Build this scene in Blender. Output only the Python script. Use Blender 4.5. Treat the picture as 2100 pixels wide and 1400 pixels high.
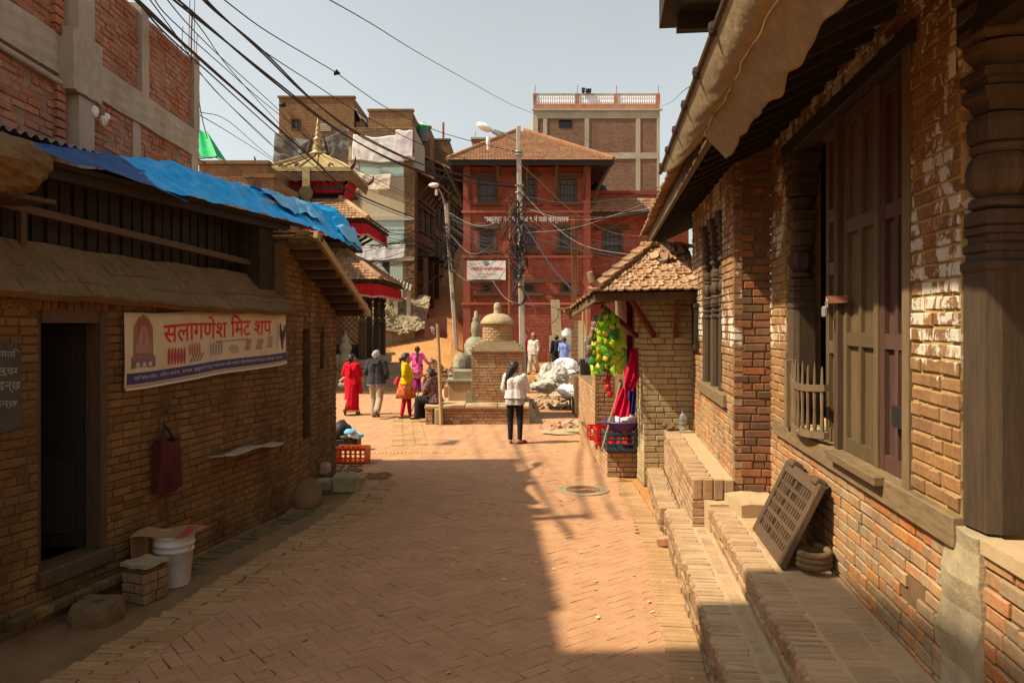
import bpy, bmesh, math, random
import numpy as np
from mathutils import Vector, Matrix, noise as mnoise
for _o in list(bpy.data.objects): bpy.data.objects.remove(_o)
SC = bpy.context.scene; COL = SC.collection
random.seed(7); RNG = np.random.default_rng(7)
PI = math.pi
# ---------------------------------------------------------------- camera
HC, F, HZ = 2.3, 1600.0, 662.0
cam = bpy.data.cameras.new('camera'); camo = bpy.data.objects.new('camera', cam); COL.objects.link(camo)
camo.location = (0, 0, HC); camo.rotation_euler = (math.radians(90), 0, 0)
cam.sensor_width = 36; cam.lens = F/2100*36; cam.shift_y = -38/2100; cam.clip_start = .05; cam.clip_end = 2000
SC.camera = camo
# ---------------------------------------------------------------- sky and sun
EL, AZ = math.radians(51), math.radians(14)
TO_SUN = Vector((-math.cos(EL)*math.cos(AZ), -math.cos(EL)*math.sin(AZ), math.sin(EL)))
W = bpy.data.worlds.new('World'); SC.world = W; W.use_nodes = True
nt = W.node_tree; nt.nodes.clear()
sky = nt.nodes.new('ShaderNodeTexSky'); sky.sky_type = 'NISHITA'; sky.sun_disc = False
sky.sun_elevation = EL; sky.sun_rotation = math.atan2(TO_SUN.x, TO_SUN.y)
sky.altitude = 1400; sky.air_density = 1.2; sky.dust_density = 8.0; sky.ozone_density = .8
hz = nt.nodes.new('ShaderNodeHueSaturation'); hz.inputs['Saturation'].default_value = .16
bg = nt.nodes.new('ShaderNodeBackground'); bg.inputs['Strength'].default_value = .115
wo = nt.nodes.new('ShaderNodeOutputWorld')
nt.links.new(sky.outputs[0], hz.inputs['Color']); tint = nt.nodes.new('ShaderNodeMix'); tint.data_type = 'RGBA'; tint.blend_type = 'MULTIPLY'; tint.inputs[0].default_value = 1; tint.inputs[7].default_value = (.95, 1.0, .99, 1)
nt.links.new(hz.outputs[0], tint.inputs[6]); tc = nt.nodes.new('ShaderNodeTexCoord'); hn = nt.nodes.new('ShaderNodeTexNoise'); hn.inputs['Scale'].default_value = 2.2; hn.inputs['Detail'].default_value = 5
hr = nt.nodes.new('ShaderNodeMapRange'); hr.inputs['To Min'].default_value = .90; hr.inputs['To Max'].default_value = 1.12
hm = nt.nodes.new('ShaderNodeMix'); hm.data_type = 'RGBA'; hm.blend_type = 'MULTIPLY'; hm.inputs[0].default_value = 1   # thin uneven haze all round
nt.links.new(tc.outputs['Generated'], hn.inputs['Vector']); nt.links.new(hn.outputs['Fac'], hr.inputs['Value']); nt.links.new(tint.outputs[2], hm.inputs[6]); nt.links.new(hr.outputs[0], hm.inputs[7]); nt.links.new(hm.outputs[2], bg.inputs[0]); nt.links.new(bg.outputs[0], wo.inputs[0])
sun = bpy.data.lights.new('sun', 'SUN'); sun.energy = 4.9; sun.angle = math.radians(.9); sun.color = (1, .87, .64)
suno = bpy.data.objects.new('sun', sun); COL.objects.link(suno); suno.location = TO_SUN*60
suno.rotation_euler = TO_SUN.to_track_quat('Z', 'Y').to_euler()
SC.view_settings.view_transform = 'Standard'; SC.view_settings.look = 'None'; SC.view_settings.gamma = 1
SC.view_settings.exposure = 0.66; SC.view_settings.use_curve_mapping = False
SC.cycles.max_bounces = 6; SC.cycles.diffuse_bounces = 4; SC.cycles.use_denoising = True
SC.cycles.caustics_reflective = False; SC.cycles.caustics_refractive = False

# ---------------------------------------------------------------- helpers
def at(px, py, d): return Vector(((px-1050)/F*d, d, HC+(HZ-py)/F*d))
def gd(py): return HC*F/(py-HZ)
def gp(px, py): d = gd(py); return Vector(((px-1050)/F*d, d, 0))
def ground_z(x, y):
    t = min(1, max(0, (-x-1.2)/2.2)); t = t*t*(3-2*t)
    a = max(0, y-34.2); a = a*a/4 if a < 2 else a-1
    return min(t*.36*a+(1-t)*.035*max(0, y-27), 9)

class MB:
    """collects geometry for ONE mesh"""
    def __init__(s): s.v = []; s.f = []; s.m = []; s.mi = 0
    def add(s, vs, fs):
        b = len(s.v); s.v += [tuple(p) for p in vs]
        for f in fs: s.f.append(tuple(i+b for i in f)); s.m.append(s.mi)
        return s
    def box(s, a, b):
        (x0, y0, z0), (x1, y1, z1) = a, b
        return s.add([(x0,y0,z0),(x1,y0,z0),(x1,y1,z0),(x0,y1,z0),(x0,y0,z1),(x1,y0,z1),(x1,y1,z1),(x0,y1,z1)],
            [(0,3,2,1),(4,5,6,7),(0,1,5,4),(1,2,6,5),(2,3,7,6),(3,0,4,7)])
    def obox(s, O, u, v, w, lu, lv, lw, bev=0.0):
        """box from corner O with unit axes u v w and lengths; bev chamfers"""
        O = Vector(O); u, v, w = Vector(u), Vector(v), Vector(w)
        if bev <= 0:
            P = [O+u*(a*lu)+v*(b*lv)+w*(c*lw) for c in (0,1) for a, b in ((0,0),(1,0),(1,1),(0,1))]
            return s.add(P, [(0,3,2,1),(4,5,6,7),(0,1,5,4),(1,2,6,5),(2,3,7,6),(3,0,4,7)])
        bev = min(bev, lu*.45, lv*.45, lw*.45)
        bm = bmesh.new(); bmesh.ops.create_cube(bm, size=1)
        for q in bm.verts: q.co = Vector(((q.co.x+.5)*lu, (q.co.y+.5)*lv, (q.co.z+.5)*lw))
        bmesh.ops.bevel(bm, geom=list(bm.edges), offset=bev, segments=1, affect='EDGES')
        bm.verts.index_update()
        vs = [O+u*q.co.x+v*q.co.y+w*q.co.z for q in bm.verts]; fs = [[q.index for q in f.verts] for f in bm.faces]
        bm.free(); return s.add(vs, fs)
    def beam(s, p, q, wd, ht, up=(0,0,1), bev=0.0):
        """rectangular bar from p to q"""
        p, q = Vector(p), Vector(q); d = (q-p); L = d.length; d.normalize()
        sd = d.cross(Vector(up)); 
        if sd.length < 1e-4: sd = Vector((1,0,0))
        sd.normalize(); u2 = sd.cross(d)
        return s.obox(p-sd*wd/2-u2*ht/2, sd, d, u2, wd, L, ht, bev)
    def tube(s, pts, r, n=6, cap=True):
        pts = [Vector(p) for p in pts]; rs = r if isinstance(r, (list, tuple)) else [r]*len(pts)
        ref = Vector((0,0,1)); V = []; Fc = []
        for i, p in enumerate(pts):
            t = (pts[min(i+1, len(pts)-1)]-pts[max(i-1, 0)]).normalized()
            a = t.cross(ref)
            if a.length < .05: a = t.cross(Vector((1,0,0)))
            a.normalize(); b = a.cross(t)
            for k in range(n):
                an = 2*PI*k/n; V.append(p+(a*math.cos(an)+b*math.sin(an))*rs[i])
        for i in range(len(pts)-1):
            for k in range(n):
                Fc.append((i*n+k, i*n+(k+1)%n, (i+1)*n+(k+1)%n, (i+1)*n+k))
        if cap: Fc.append(tuple(range(n))[::-1]); Fc.append(tuple((len(pts)-1)*n+k for k in range(n)))
        return s.add(V, Fc)
    def lathe(s, prof, c=(0,0,0), n=16, sq=0.0, ax=None, rot=0.0):
        """profile [(r,z)] about vertical axis; sq=1 square section"""
        c = Vector(c); V = []; Fc = []
        for r, z in prof:
            for k in range(n):
                an = 2*PI*k/n+rot; cx, sy = math.cos(an), math.sin(an)
                m = max(abs(cx), abs(sy)); e = (1-sq)+sq/m
                V.append(c+Vector((cx*r*e, sy*r*e, z)))
        for i in range(len(prof)-1):
            for k in range(n): Fc.append((i*n+k, i*n+(k+1)%n, (i+1)*n+(k+1)%n, (i+1)*n+k))
        if prof[0][0] > 1e-4: Fc.append(tuple(range(n))[::-1])
        if prof[-1][0] > 1e-4: Fc.append(tuple((len(prof)-1)*n+k for k in range(n)))
        return s.add(V, Fc)
    def grid(s, fn, nu, nv):
        V = [fn(i/nu, j/nv) for j in range(nv+1) for i in range(nu+1)]
        return s.add(V, [(j*(nu+1)+i, j*(nu+1)+i+1, (j+1)*(nu+1)+i+1, (j+1)*(nu+1)+i) for j in range(nv) for i in range(nu)])
    def slab(s, fn, nu, nv, th):
        """grid with thickness along its average normal"""
        P = [[Vector(fn(i/nu, j/nv)) for i in range(nu+1)] for j in range(nv+1)]
        nn = (P[0][nu]-P[0][0]).cross(P[nv][0]-P[0][0]).normalized()*th
        n1 = (nu+1)*(nv+1); V = [p for r in P for p in r]+[p-nn for r in P for p in r]
        q = lambda i, j: j*(nu+1)+i
        Fc = []
        for j in range(nv):
            for i in range(nu):
                a, b, c, d = q(i,j), q(i+1,j), q(i+1,j+1), q(i,j+1)
                Fc += [(a,b,c,d), (a+n1,d+n1,c+n1,b+n1)]
        for i in range(nu):
            Fc += [(q(i,0), q(i,0)+n1, q(i+1,0)+n1, q(i+1,0)), (q(i,nv), q(i+1,nv), q(i+1,nv)+n1, q(i,nv)+n1)]
        for j in range(nv):
            Fc += [(q(0,j), q(0,j+1), q(0,j+1)+n1, q(0,j)+n1), (q(nu,j), q(nu,j)+n1, q(nu,j+1)+n1, q(nu,j+1))]
        return s.add(V, Fc)
    def prism(s, poly, ext):
        """polygon (3d pts) extruded by vector ext"""
        ext = Vector(ext); n = len(poly); P = [Vector(p) for p in poly]
        fs = [tuple(range(n))[::-1], tuple(range(n, 2*n))]+[(i, (i+1)%n, (i+1)%n+n, i+n) for i in range(n)]
        return s.add(P+[p+ext for p in P], fs)
    def blob(s, c, rx, ry, rz, jit=.15, n=10, m=7, seed=0, flat=None, rot=0.0):
        rr = random.Random(seed); V = []; Fc = []; c = Vector(c)
        ph = [rr.uniform(0, 6.28) for _ in range(6)]
        cr, sr = math.cos(rot), math.sin(rot)
        for j in range(m+1):
            t = PI*j/m
            for i in range(n):
                a = 2*PI*i/n
                k = 1+jit*(math.sin(2*a+ph[0])*math.sin(t*2+ph[1])+.6*math.sin(3*a+ph[2]+t*3)+.5*rr.uniform(-1, 1)*math.sin(t))
                x, y, z = math.sin(t)*math.cos(a)*k*rx, math.sin(t)*math.sin(a)*k*ry, math.cos(t)*rz*(k if 0 < j < m else 1)
                if flat is not None: z = max(z, flat*rz)
                V.append(c+Vector((x*cr-y*sr, x*sr+y*cr, z)))
        for j in range(m):
            for i in range(n): Fc.append((j*n+i, (j+1)*n+i, (j+1)*n+(i+1)%n, j*n+(i+1)%n))
        return s.add(V, Fc)
    def mesh(s, name, mats, smooth=False):
        me = bpy.data.meshes.new(name); me.from_pydata(s.v, [], s.f)
        for m in (mats if isinstance(mats, (list, tuple)) else [mats]): me.materials.append(m)
        if any(s.m): me.polygons.foreach_set('material_index', s.m)
        if smooth: me.polygons.foreach_set('use_smooth', [True]*len(s.f))
        me.validate(); me.update(); return me
    def build(s, name, mats, parent=None, smooth=False):
        return link(name, s.mesh(name, mats, smooth), parent)
def fbm(p, sc, oct=4):
    return mnoise.fractal(Vector(p)*sc, 1.0, 2.0, oct)
def ridge(p, sc): return 1-abs(mnoise.noise(Vector(p)*sc))*2
def crumple(b, amt, sc, seed=0):
    """creased displacement of collected verts away from their centre"""
    c = Vector((0,0,0))
    for v in b.v: c += Vector(v)
    c /= len(b.v); o = Vector((seed*7.1, seed*3.3, seed))
    out = []
    for v in b.v:
        v = Vector(v); d = (v-c).normalized(); out.append(tuple(v+d*amt*(ridge(v+o, sc)*.6+ridge(v+o*2, sc*2.3)*.35+mnoise.noise(v*sc*5)*.15)))
    b.v = out; return b
def link(name, me, parent=None):
    o = bpy.data.objects.new(name, me); COL.objects.link(o)
    if parent is not None:
        o.parent = parent; o.matrix_parent_inverse = world_of(parent).inverted()
    return o
def world_of(o):
    m = Matrix.LocRotScale(o.location, o.rotation_euler, o.scale)
    if o.parent is not None: m = world_of(o.parent) @ o.matrix_parent_inverse @ m
    return m
def tag(o, label=None, cat=None, group=None, kind=None):
    if label: o['label'] = label
    if cat: o['category'] = cat
    if group: o['group'] = group
    if kind: o['kind'] = kind
    return o
def thing(name, label, cat, loc=(0,0,0), group=None):
    o = bpy.data.objects.new(name, None); COL.objects.link(o); o.location = loc; o.empty_display_size = .1
    return tag(o, label, cat, group)
def copy_tree(o, parent=None):
    c = o.copy(); COL.objects.link(c)
    if parent is not None: c.parent = parent
    for ch in list(o.children): copy_tree(ch, c)
    return c

# ---------------------------------------------------------------- materials
def lin(c):
    f = lambda x: x/12.92 if x <= .04045 else ((x+.055)/1.055)**2.4
    return tuple(f(x/255) for x in c)
def col(c):
    if len(c) == 4: return tuple(c)
    L = sum(c)/3; return tuple(max(0.0, L+(x-L)*1.08) for x in c)+(1.0,)
class NT:
    def __init__(s, name):
        s.m = bpy.data.materials.new(name); s.m.use_nodes = True; s.t = s.m.node_tree
        s.b = s.t.nodes['Principled BSDF']; s._pos = None; s._rand = None
    def n(s, typ, **kw):
        q = s.t.nodes.new(typ)
        for k, v in kw.items(): setattr(q, k, v)
        return q
    def l(s, a, b): s.t.links.new(a, b)
    def pos(s):
        if s._pos is None: s._pos = s.n('ShaderNodeNewGeometry')
        return s._pos.outputs['Position']
    def geo(s): s.pos(); return s._pos
    def noise(s, scale, detail=4, rough=.6, vec=None, stretch=None, dist=0.0):
        q = s.n('ShaderNodeTexNoise'); q.inputs['Scale'].default_value = scale
        q.inputs['Detail'].default_value = detail; q.inputs['Roughness'].default_value = rough; q.inputs['Distortion'].default_value = dist
        v = vec or s.pos()
        if stretch:
            mp = s.n('ShaderNodeMapping'); mp.inputs['Scale'].default_value = stretch; s.l(v, mp.inputs[0]); v = mp.outputs[0]
        s.l(v, q.inputs['Vector']); return q.outputs['Fac']
    def ramp(s, fac, stops):
        q = s.n('ShaderNodeValToRGB'); e = q.color_ramp.elements
        while len(e) > len(stops): e.remove(e[-1])
        while len(e) < len(stops): e.new(.5)
        for k, (p, c) in enumerate(stops):
            e[k].position = p; e[k].color = col(c) if not isinstance(c, (int, float)) else (c, c, c, 1)
        s.l(fac, q.inputs[0]); return q.outputs[0]
    def mix(s, fac, a, b, mode='MIX'):
        q = s.n('ShaderNodeMix', data_type='RGBA', blend_type=mode)
        for sock, x in ((q.inputs[0], fac), (q.inputs[6], a), (q.inputs[7], b)):
            if isinstance(x, (int, float)): sock.default_value = x
            elif isinstance(x, (tuple, list)): sock.default_value = col(x)
            else: s.l(x, sock)
        return q.outputs[2]
    def math(s, op, a, b=None, clamp=False):
        q = s.n('ShaderNodeMath', operation=op, use_clamp=clamp)
        for sock, x in zip(q.inputs, (a, b)):
            if x is None: continue
            if isinstance(x, (int, float)): sock.default_value = x
            else: s.l(x, sock)
        return q.outputs[0]
    def rand(s):
        if s._rand is None:
            oi = s.n('ShaderNodeObjectInfo')
            s._rand = s.math('FRACT', s.math('ADD', oi.outputs['Random'], s.geo().outputs['Random Per Island']))
        return s._rand
    def rand2(s): return s.math('FRACT', s.math('MULTIPLY', s.rand(), 17.31))
    def sep(s):
        q = s.n('ShaderNodeSeparateXYZ'); s.l(s.pos(), q.inputs[0]); return q.outputs
    def upness(s):
        q = s.n('ShaderNodeSeparateXYZ'); s.l(s.geo().outputs['True Normal'], q.inputs[0]); return q.outputs[2]
    def bump(s, h, strength=.3, dist=.01):
        q = s.n('ShaderNodeBump'); q.inputs['Strength'].default_value = strength; q.inputs['Distance'].default_value = dist
        s.l(h, q.inputs['Height']); s.l(q.outputs[0], s.b.inputs['Normal'])
    def done(s, color, rough=.85, spec=.25, metal=0.0):
        if isinstance(color, (tuple, list)): s.b.inputs['Base Color'].default_value = col(color)
        else: s.l(color, s.b.inputs['Base Color'])
        if isinstance(rough, (int, float)): s.b.inputs['Roughness'].default_value = rough
        else: s.l(rough, s.b.inputs['Roughness'])
        s.b.inputs['Specular IOR Level'].default_value = spec; s.b.inputs['Metallic'].default_value = metal
        return s.m
def plain(name, c1, c2=None, scale=6, rough=.85, spec=.25, var=.0, bump=.2, bscale=60, bdist=.004, metal=0.0, stretch=None, contrast=.25):
    """two-tone noisy surface with fine relief"""
    t = NT(name); c2 = c2 or tuple(x*.7 for x in c1)
    f = t.ramp(t.noise(scale, 5, .65, stretch=stretch), [(.5-contrast, 0.0), (.5+contrast, 1.0)])
    c = t.mix(f, c1, c2)
    if var:
        v = t.math('ADD', t.math('MULTIPLY', t.math('SUBTRACT', t.rand(), .5), 2*var), 1.0)
        c = t.mix(1.0, c, v, 'MULTIPLY')
    if bump: t.bump(t.noise(bscale, 4, .7, stretch=stretch), bump, bdist)
    return t.done(c, rough, spec, metal)
def brickmat(name, tones, dust=(.42,.30,.17), dust_amt=.35, soot=0.0, bumpd=.006, flakes=None, updust=.5, nscale=1.3, moss=None, stain=.2):
    """tones: list of colours picked per brick; dust film, soot, flaking limewash"""
    t = NT(name)
    st = [((i+.0)/len(tones), c) for i, c in enumerate(tones)]
    q = t.ramp(t.rand(), st); 
    t.t.nodes[-1].color_ramp.interpolation = 'LINEAR'
    c = q
    fine = t.noise(45, 5, .75)
    c = t.mix(1.0, c, t.ramp(fine, [(.25, .55), (.75, 1.3)]), 'MULTIPLY')
    big = t.noise(nscale, 4, .6)
    if soot:
        sm = t.math('MULTIPLY', t.ramp(t.noise(2.6, 5, .7), [(.48, 0.0), (.66, 1.0)]), t.ramp(t.rand2(), [(.25, .2), (.8, 1.0)]))
        c = t.mix(t.math('MULTIPLY', sm, soot), c, (.035,.028,.022))
    d = t.math('MULTIPLY', t.ramp(big, [(.35, 0.0), (.7, 1.0)]), t.ramp(t.noise(22, 4, .7), [(.3, .35), (.7, 1.0)]))
    d = t.math('MULTIPLY', d, dust_amt)
    d = t.math('MAXIMUM', d, t.math('MULTIPLY', t.ramp(t.upness(), [(.5, 0.0), (.9, 1.0)]), updust))
    c = t.mix(d, c, dust)
    if moss:
        z = t.sep()[2]; mm = t.math('MULTIPLY', t.ramp(z, [(0.0, 1.0), (.35, 0.0)]), t.ramp(t.noise(5, 5, .7), [(.4, 0.0), (.6, 1.0)]))
        c = t.mix(t.math('MULTIPLY', mm, .7), c, moss)
    if flakes:
        fc, z0, z1, thr, gy = flakes
        z = t.sep()[2]
        hm = t.math('MULTIPLY', t.ramp(t.math('DIVIDE', z, 6.0), [(z0/6, 0.0), ((z0+.35)/6, 1.0)]), t.ramp(t.math('DIVIDE', z, 6.0), [(z1/6, 1.0), ((z1+.4)/6, 0.0)]))
        n1 = t.noise(7.0, 8, .72, stretch=(1.0, 1.0, .62), dist=.6); n2 = t.noise(1.1, 3, .5)
        v = t.math('ADD', n1, t.math('MULTIPLY', t.math('SUBTRACT', n2, .5), .55))
        v = t.math('ADD', v, t.math('MULTIPLY', t.math('SUBTRACT', hm, 1.0), .35))
        fm = t.ramp(v, [(thr, 0.0), (thr+.018, 1.0)])
        c = t.mix(t.math('MULTIPLY', fm, .93), c, fc)
    if stain: c = t.mix(1.0, c, t.ramp(t.noise(1.7, 5, .65, stretch=(1.6, 1.6, .35)), [(.40, 1-stain), (.60, 1.0)]), 'MULTIPLY')
    if bumpd: t.bump(t.noise(70, 5, .75), .55, bumpd)
    return t.done(c, .92, .15)

MAT = {}
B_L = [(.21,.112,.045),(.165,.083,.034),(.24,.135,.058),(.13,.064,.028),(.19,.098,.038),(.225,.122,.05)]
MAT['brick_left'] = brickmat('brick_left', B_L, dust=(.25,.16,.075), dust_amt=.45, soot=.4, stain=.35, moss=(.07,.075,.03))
MAT['brick_raw'] = brickmat('brick_raw', [(.36,.12,.065),(.42,.155,.085),(.30,.095,.055),(.39,.14,.08),(.45,.20,.12)], dust=(.42,.33,.25), dust_amt=.75, nscale=1.8)
B_R = [(.40,.155,.05),(.27,.145,.07),(.33,.19,.10),(.46,.19,.055),(.20,.13,.08),(.36,.23,.13),(.43,.15,.05)]
MAT['brick_right_low'] = brickmat('brick_right_low', B_R, dust=(.50,.37,.22), dust_amt=.75, soot=.55)
MAT['brick_right_up'] = brickmat('brick_right_up', [(.25,.125,.06),(.31,.165,.08),(.21,.10,.055),(.36,.18,.075),(.28,.14,.065)], dust=(.42,.29,.15), dust_amt=.6, soot=.5, flakes=((.66,.60,.48), 1.8, 4.2, .525, 0))
MAT['brick_dark'] = brickmat('brick_dark', [(.12,.07,.045),(.20,.09,.05),(.09,.06,.045),(.34,.12,.05),(.15,.085,.055),(.24,.11,.06)], dust=(.30,.2,.12), dust_amt=.45, soot=.5)
MAT['brick_shop'] = brickmat('brick_shop', [(.50,.39,.22),(.46,.35,.19),(.54,.43,.26),(.43,.31,.16)], dust=(.45,.33,.2), dust_amt=.5, moss=(.12,.1,.05))
MAT['brick_red'] = brickmat('brick_red', [(.31,.085,.055),(.28,.075,.048),(.335,.10,.065)], dust=(.36,.16,.11), dust_amt=.4, bumpd=0)
MAT['brick_far'] = brickmat('brick_far', [(.25,.145,.08),(.20,.11,.06),(.28,.165,.09),(.22,.13,.075)], dust=(.30,.21,.12), dust_amt=.6, bumpd=0)
MAT['brick_farred'] = brickmat('brick_farred', [(.25,.125,.08),(.21,.105,.065),(.28,.145,.09)], dust=(.27,.18,.12), dust_amt=.5, bumpd=0)
MAT['brick_step'] = brickmat('brick_step', [(.37,.21,.115),(.33,.18,.095),(.41,.25,.14),(.29,.17,.10)], dust=(.46,.33,.20), dust_amt=.85, updust=.6, moss=(.12,.10,.05))
MAT['brick_rubble'] = brickmat('brick_rubble', [(.40,.16,.08),(.33,.15,.09),(.45,.24,.14),(.28,.12,.07)], dust=(.50,.37,.24), dust_amt=.7, updust=.6)
MAT['brick_stupa'] = brickmat('brick_stupa', [(.40,.24,.13),(.36,.19,.10),(.44,.28,.16),(.42,.18,.09)], dust=(.48,.36,.21), dust_amt=.7, soot=.2)
MAT['paver'] = brickmat('paver', [(.39,.19,.098),(.42,.21,.112),(.35,.165,.083),(.40,.205,.11)], dust=(.50,.30,.18), dust_amt=.95, updust=.45, nscale=.55, bumpd=.004, stain=.12)
MAT['paver_edge'] = brickmat('paver_edge', [(.40,.23,.11),(.44,.27,.14),(.36,.19,.085)], dust=(.47,.31,.17), dust_amt=.9, updust=.35, bumpd=.004)
def _ground():
    t = NT('earth_ground')
    n = t.noise(.9, 6, .65); c = t.mix(t.ramp(n, [(.35, 0.0), (.65, 1.0)]), (.40,.19,.075), (.46,.25,.11))
    # dry dust gathered in the gutter beside the left wall is darker, damp earth
    br = t.n('ShaderNodeTexBrick'); mp = t.n('ShaderNodeMapping'); mp.inputs['Rotation'].default_value = (0, 0, .5)
    t.l(t.pos(), mp.inputs[0]); t.l(mp.outputs[0], br.inputs[0]); br.inputs['Scale'].default_value = 1.0
    br.inputs['Brick Width'].default_value = .22; br.inputs['Row Height'].default_value = .11; br.inputs['Mortar Size'].default_value = .006
    br.inputs['Color1'].default_value = (1,1,1,1); br.inputs['Color2'].default_value = (.82,.82,.82,1); br.inputs['Mortar'].default_value = (.6,.55,.5,1)
    c = t.mix(.8, c, br.outputs[0], 'MULTIPLY')
    t.bump(t.noise(40, 5, .7), .4, .006)
    return t.done(c, .95, .1)
MAT['ground'] = _ground()
MAT['joint'] = plain('joint_earth', (.20,.09,.038), (.12,.055,.025), 9, .95, .1)
MAT['gutter'] = plain('gutter_earth', (.27,.16,.078), (.13,.083,.043), 2.6, .95, .15, bump=.5, bscale=30, bdist=.015)
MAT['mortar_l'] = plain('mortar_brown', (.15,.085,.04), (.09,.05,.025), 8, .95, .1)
MAT['mortar_r'] = plain('mortar_right', (.24,.15,.08), (.13,.075,.04), 8, .95, .1)
MAT['mortar_y'] = plain('mortar_yellow', (.48,.34,.13), (.28,.18,.08), 8, .95, .1)
MAT['mortar_g'] = plain('mortar_grey', (.26,.23,.19), (.17,.145,.12), 8, .95, .1)
MAT['mortar_red'] = plain('mortar_red', (.22,.055,.035), (.17,.045,.03), 8, .95, .1, bump=0)
MAT['mortar_d'] = plain('mortar_dark', (.06,.04,.025), (.03,.02,.014), 8, .95, .1)
MAT['conc'] = plain('concrete', (.44,.39,.32), (.30,.26,.21), 2.5, .92, .15, bump=.5, bscale=45, bdist=.01, stretch=(1,1,.5), contrast=.2)
MAT['conc_far'] = plain('concrete_far', (.46,.41,.31), (.30,.26,.19), .8, .92, .15, bump=0, stretch=(1,1,.35), contrast=.2)
MAT['plaster'] = plain('old_plaster', (.52,.46,.33), (.34,.29,.2), .7, .92, .15, bump=0, stretch=(1,1,.3))
MAT['aqua'] = plain('aqua_paint', (.34,.50,.47), (.42,.48,.42), 1.3, .85, .2, bump=0, stretch=(1,1,.5))
MAT['stone'] = plain('stone', (.30,.27,.19), (.19,.165,.115), 9, .9, .2, bump=.6, bscale=40, bdist=.01)
MAT['stone_warm'] = plain('stone_warm', (.40,.32,.20), (.25,.19,.115), 9, .9, .2, bump=.6, bscale=40, bdist=.012)
MAT['mud'] = plain('mud_plaster', (.20,.13,.068), (.12,.078,.042), 3, .95, .1, bump=.6, bscale=25, bdist=.015)
MAT['dust_top'] = plain('dusty_cement', (.45,.325,.195), (.36,.25,.145), 5, .95, .1, bump=.5, bscale=30, bdist=.008)
def woodmat(name, c1, c2, rough=.75, sc=3, st=(14,14,1.2)):
    t = NT(name); g = t.noise(sc, 6, .7, stretch=st, dist=.4); c = t.mix(t.ramp(g, [(.3, 0.0), (.7, 1.0)]), c1, c2)
    v = t.math('ADD', t.math('MULTIPLY', t.rand(), .4), .8); c = t.mix(1.0, c, v, 'MULTIPLY')
    t.bump(t.noise(sc*6, 4, .7, stretch=st), .5, .004); return t.done(c, rough, .3)
MAT['wood_dark'] = woodmat('wood_dark', (.030,.019,.012), (.015,.010,.007))
MAT['wood_brown'] = woodmat('wood_brown', (.105,.062,.033), (.056,.033,.018))
MAT['wood_grey'] = woodmat('wood_weathered', (.19,.125,.066), (.10,.064,.034))
MAT['wood_horiz'] = woodmat('wood_beam', (.24,.16,.085), (.12,.078,.04), st=(2.0,2.0,16))
MAT['wood_olive'] = woodmat('wood_olive', (.125,.083,.038), (.075,.048,.023))
MAT['wood_maroon'] = woodmat('wood_maroon', (.095,.045,.03), (.06,.028,.02))
MAT['wood_carved'] = woodmat('wood_carved', (.085,.053,.029), (.042,.027,.016))
MAT['wood_pale'] = woodmat('wood_pale', (.40,.27,.13), (.28,.18,.08))
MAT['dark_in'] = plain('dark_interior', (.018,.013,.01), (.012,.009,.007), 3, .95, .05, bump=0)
MAT['black'] = plain('black_rubber', (.018,.017,.017), (.012,.011,.011), 10, .6, .3, bump=0)
MAT['metal_grey'] = plain('grey_metal', (.34,.34,.32), (.25,.24,.22), 12, .5, .4, bump=.1, metal=.4)
MAT['rust'] = plain('rusty_steel', (.20,.085,.04), (.12,.05,.025), 14, .85, .2)
MAT['white'] = plain('white_paint', (.78,.76,.72), (.66,.63,.58), 4, .7, .3, bump=0)
MAT['white_far'] = plain('white_rail_paint', (.80,.80,.80), (.7,.7,.7), 4, .6, .3, bump=0)
MAT['tile'] = brickmat('roof_tile', [(.33,.16,.085),(.40,.21,.115),(.28,.14,.08),(.36,.20,.12),(.43,.27,.16),(.24,.13,.08)], dust=(.46,.34,.2), dust_amt=.6, soot=.25, updust=.15)
MAT['tile_far'] = brickmat('roof_tile_far', [(.26,.115,.065),(.30,.15,.085),(.22,.10,.06),(.28,.16,.09)], dust=(.27,.18,.10), dust_amt=.4, updust=.0, bumpd=0)
MAT['gold'] = plain('gilt_copper', (.40,.30,.14), (.26,.185,.075), 3, .42, .5, bump=.15, bscale=20, metal=.35)
MAT['red_cloth'] = plain('red_valance', (.42,.03,.035), (.30,.02,.03), 12, .9, .1, bump=0)
def clothm(name, c, c2=None, rough=.85, trans=.0):
    t = NT(name); c2 = c2 or tuple(x*.75 for x in c)
    cc = t.mix(t.ramp(t.noise(9, 5, .7), [(.35, 0.0), (.65, 1.0)]), c, c2)
    t.bump(t.noise(14, 3, .5), .4, .02)
    m = t.done(cc, rough, .2)
    if trans: t.b.inputs['Transmission Weight'].default_value = 0
    return m
MAT['tarp_blue_sunlit'] = clothm('tarp_blue_sunlit', (.03,.40,.80), (.02,.30,.68), .5)  # far part of the tarp, sunlight put into a brighter colour
MAT['tarp_blue_shaded'] = clothm('tarp_blue_shaded', (.012,.07,.22), (.008,.045,.15), .6)  # same tarp, shade put into a darker colour
MAT['tarp_pale'] = clothm('tarp_pale_blue', (.20,.45,.62), (.10,.36,.62), .5)
MAT['tarp_tan'] = clothm('tarp_tan', (.31,.225,.125), (.22,.16,.085), .7)
MAT['sheet_white'] = clothm('sheet_white', (.72,.70,.68), (.58,.56,.55), .8)
MAT['sack'] = clothm('sack_white', (.50,.46,.40), (.34,.30,.25), .8)
MAT['sheet_cream'] = clothm('sheet_cream', (.66,.58,.46), (.56,.48,.36), .8)
MAT['sheet_grey'] = clothm('sheet_grey', (.14,.13,.12), (.09,.085,.08), .8)
MAT['green'] = clothm('green_awning', (.01,.36,.12), (.008,.28,.09), .6)
MAT['iron'] = plain('corrugated_iron', (.34,.33,.31), (.20,.16,.13), 3, .55, .4, bump=.1, metal=.4)
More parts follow.
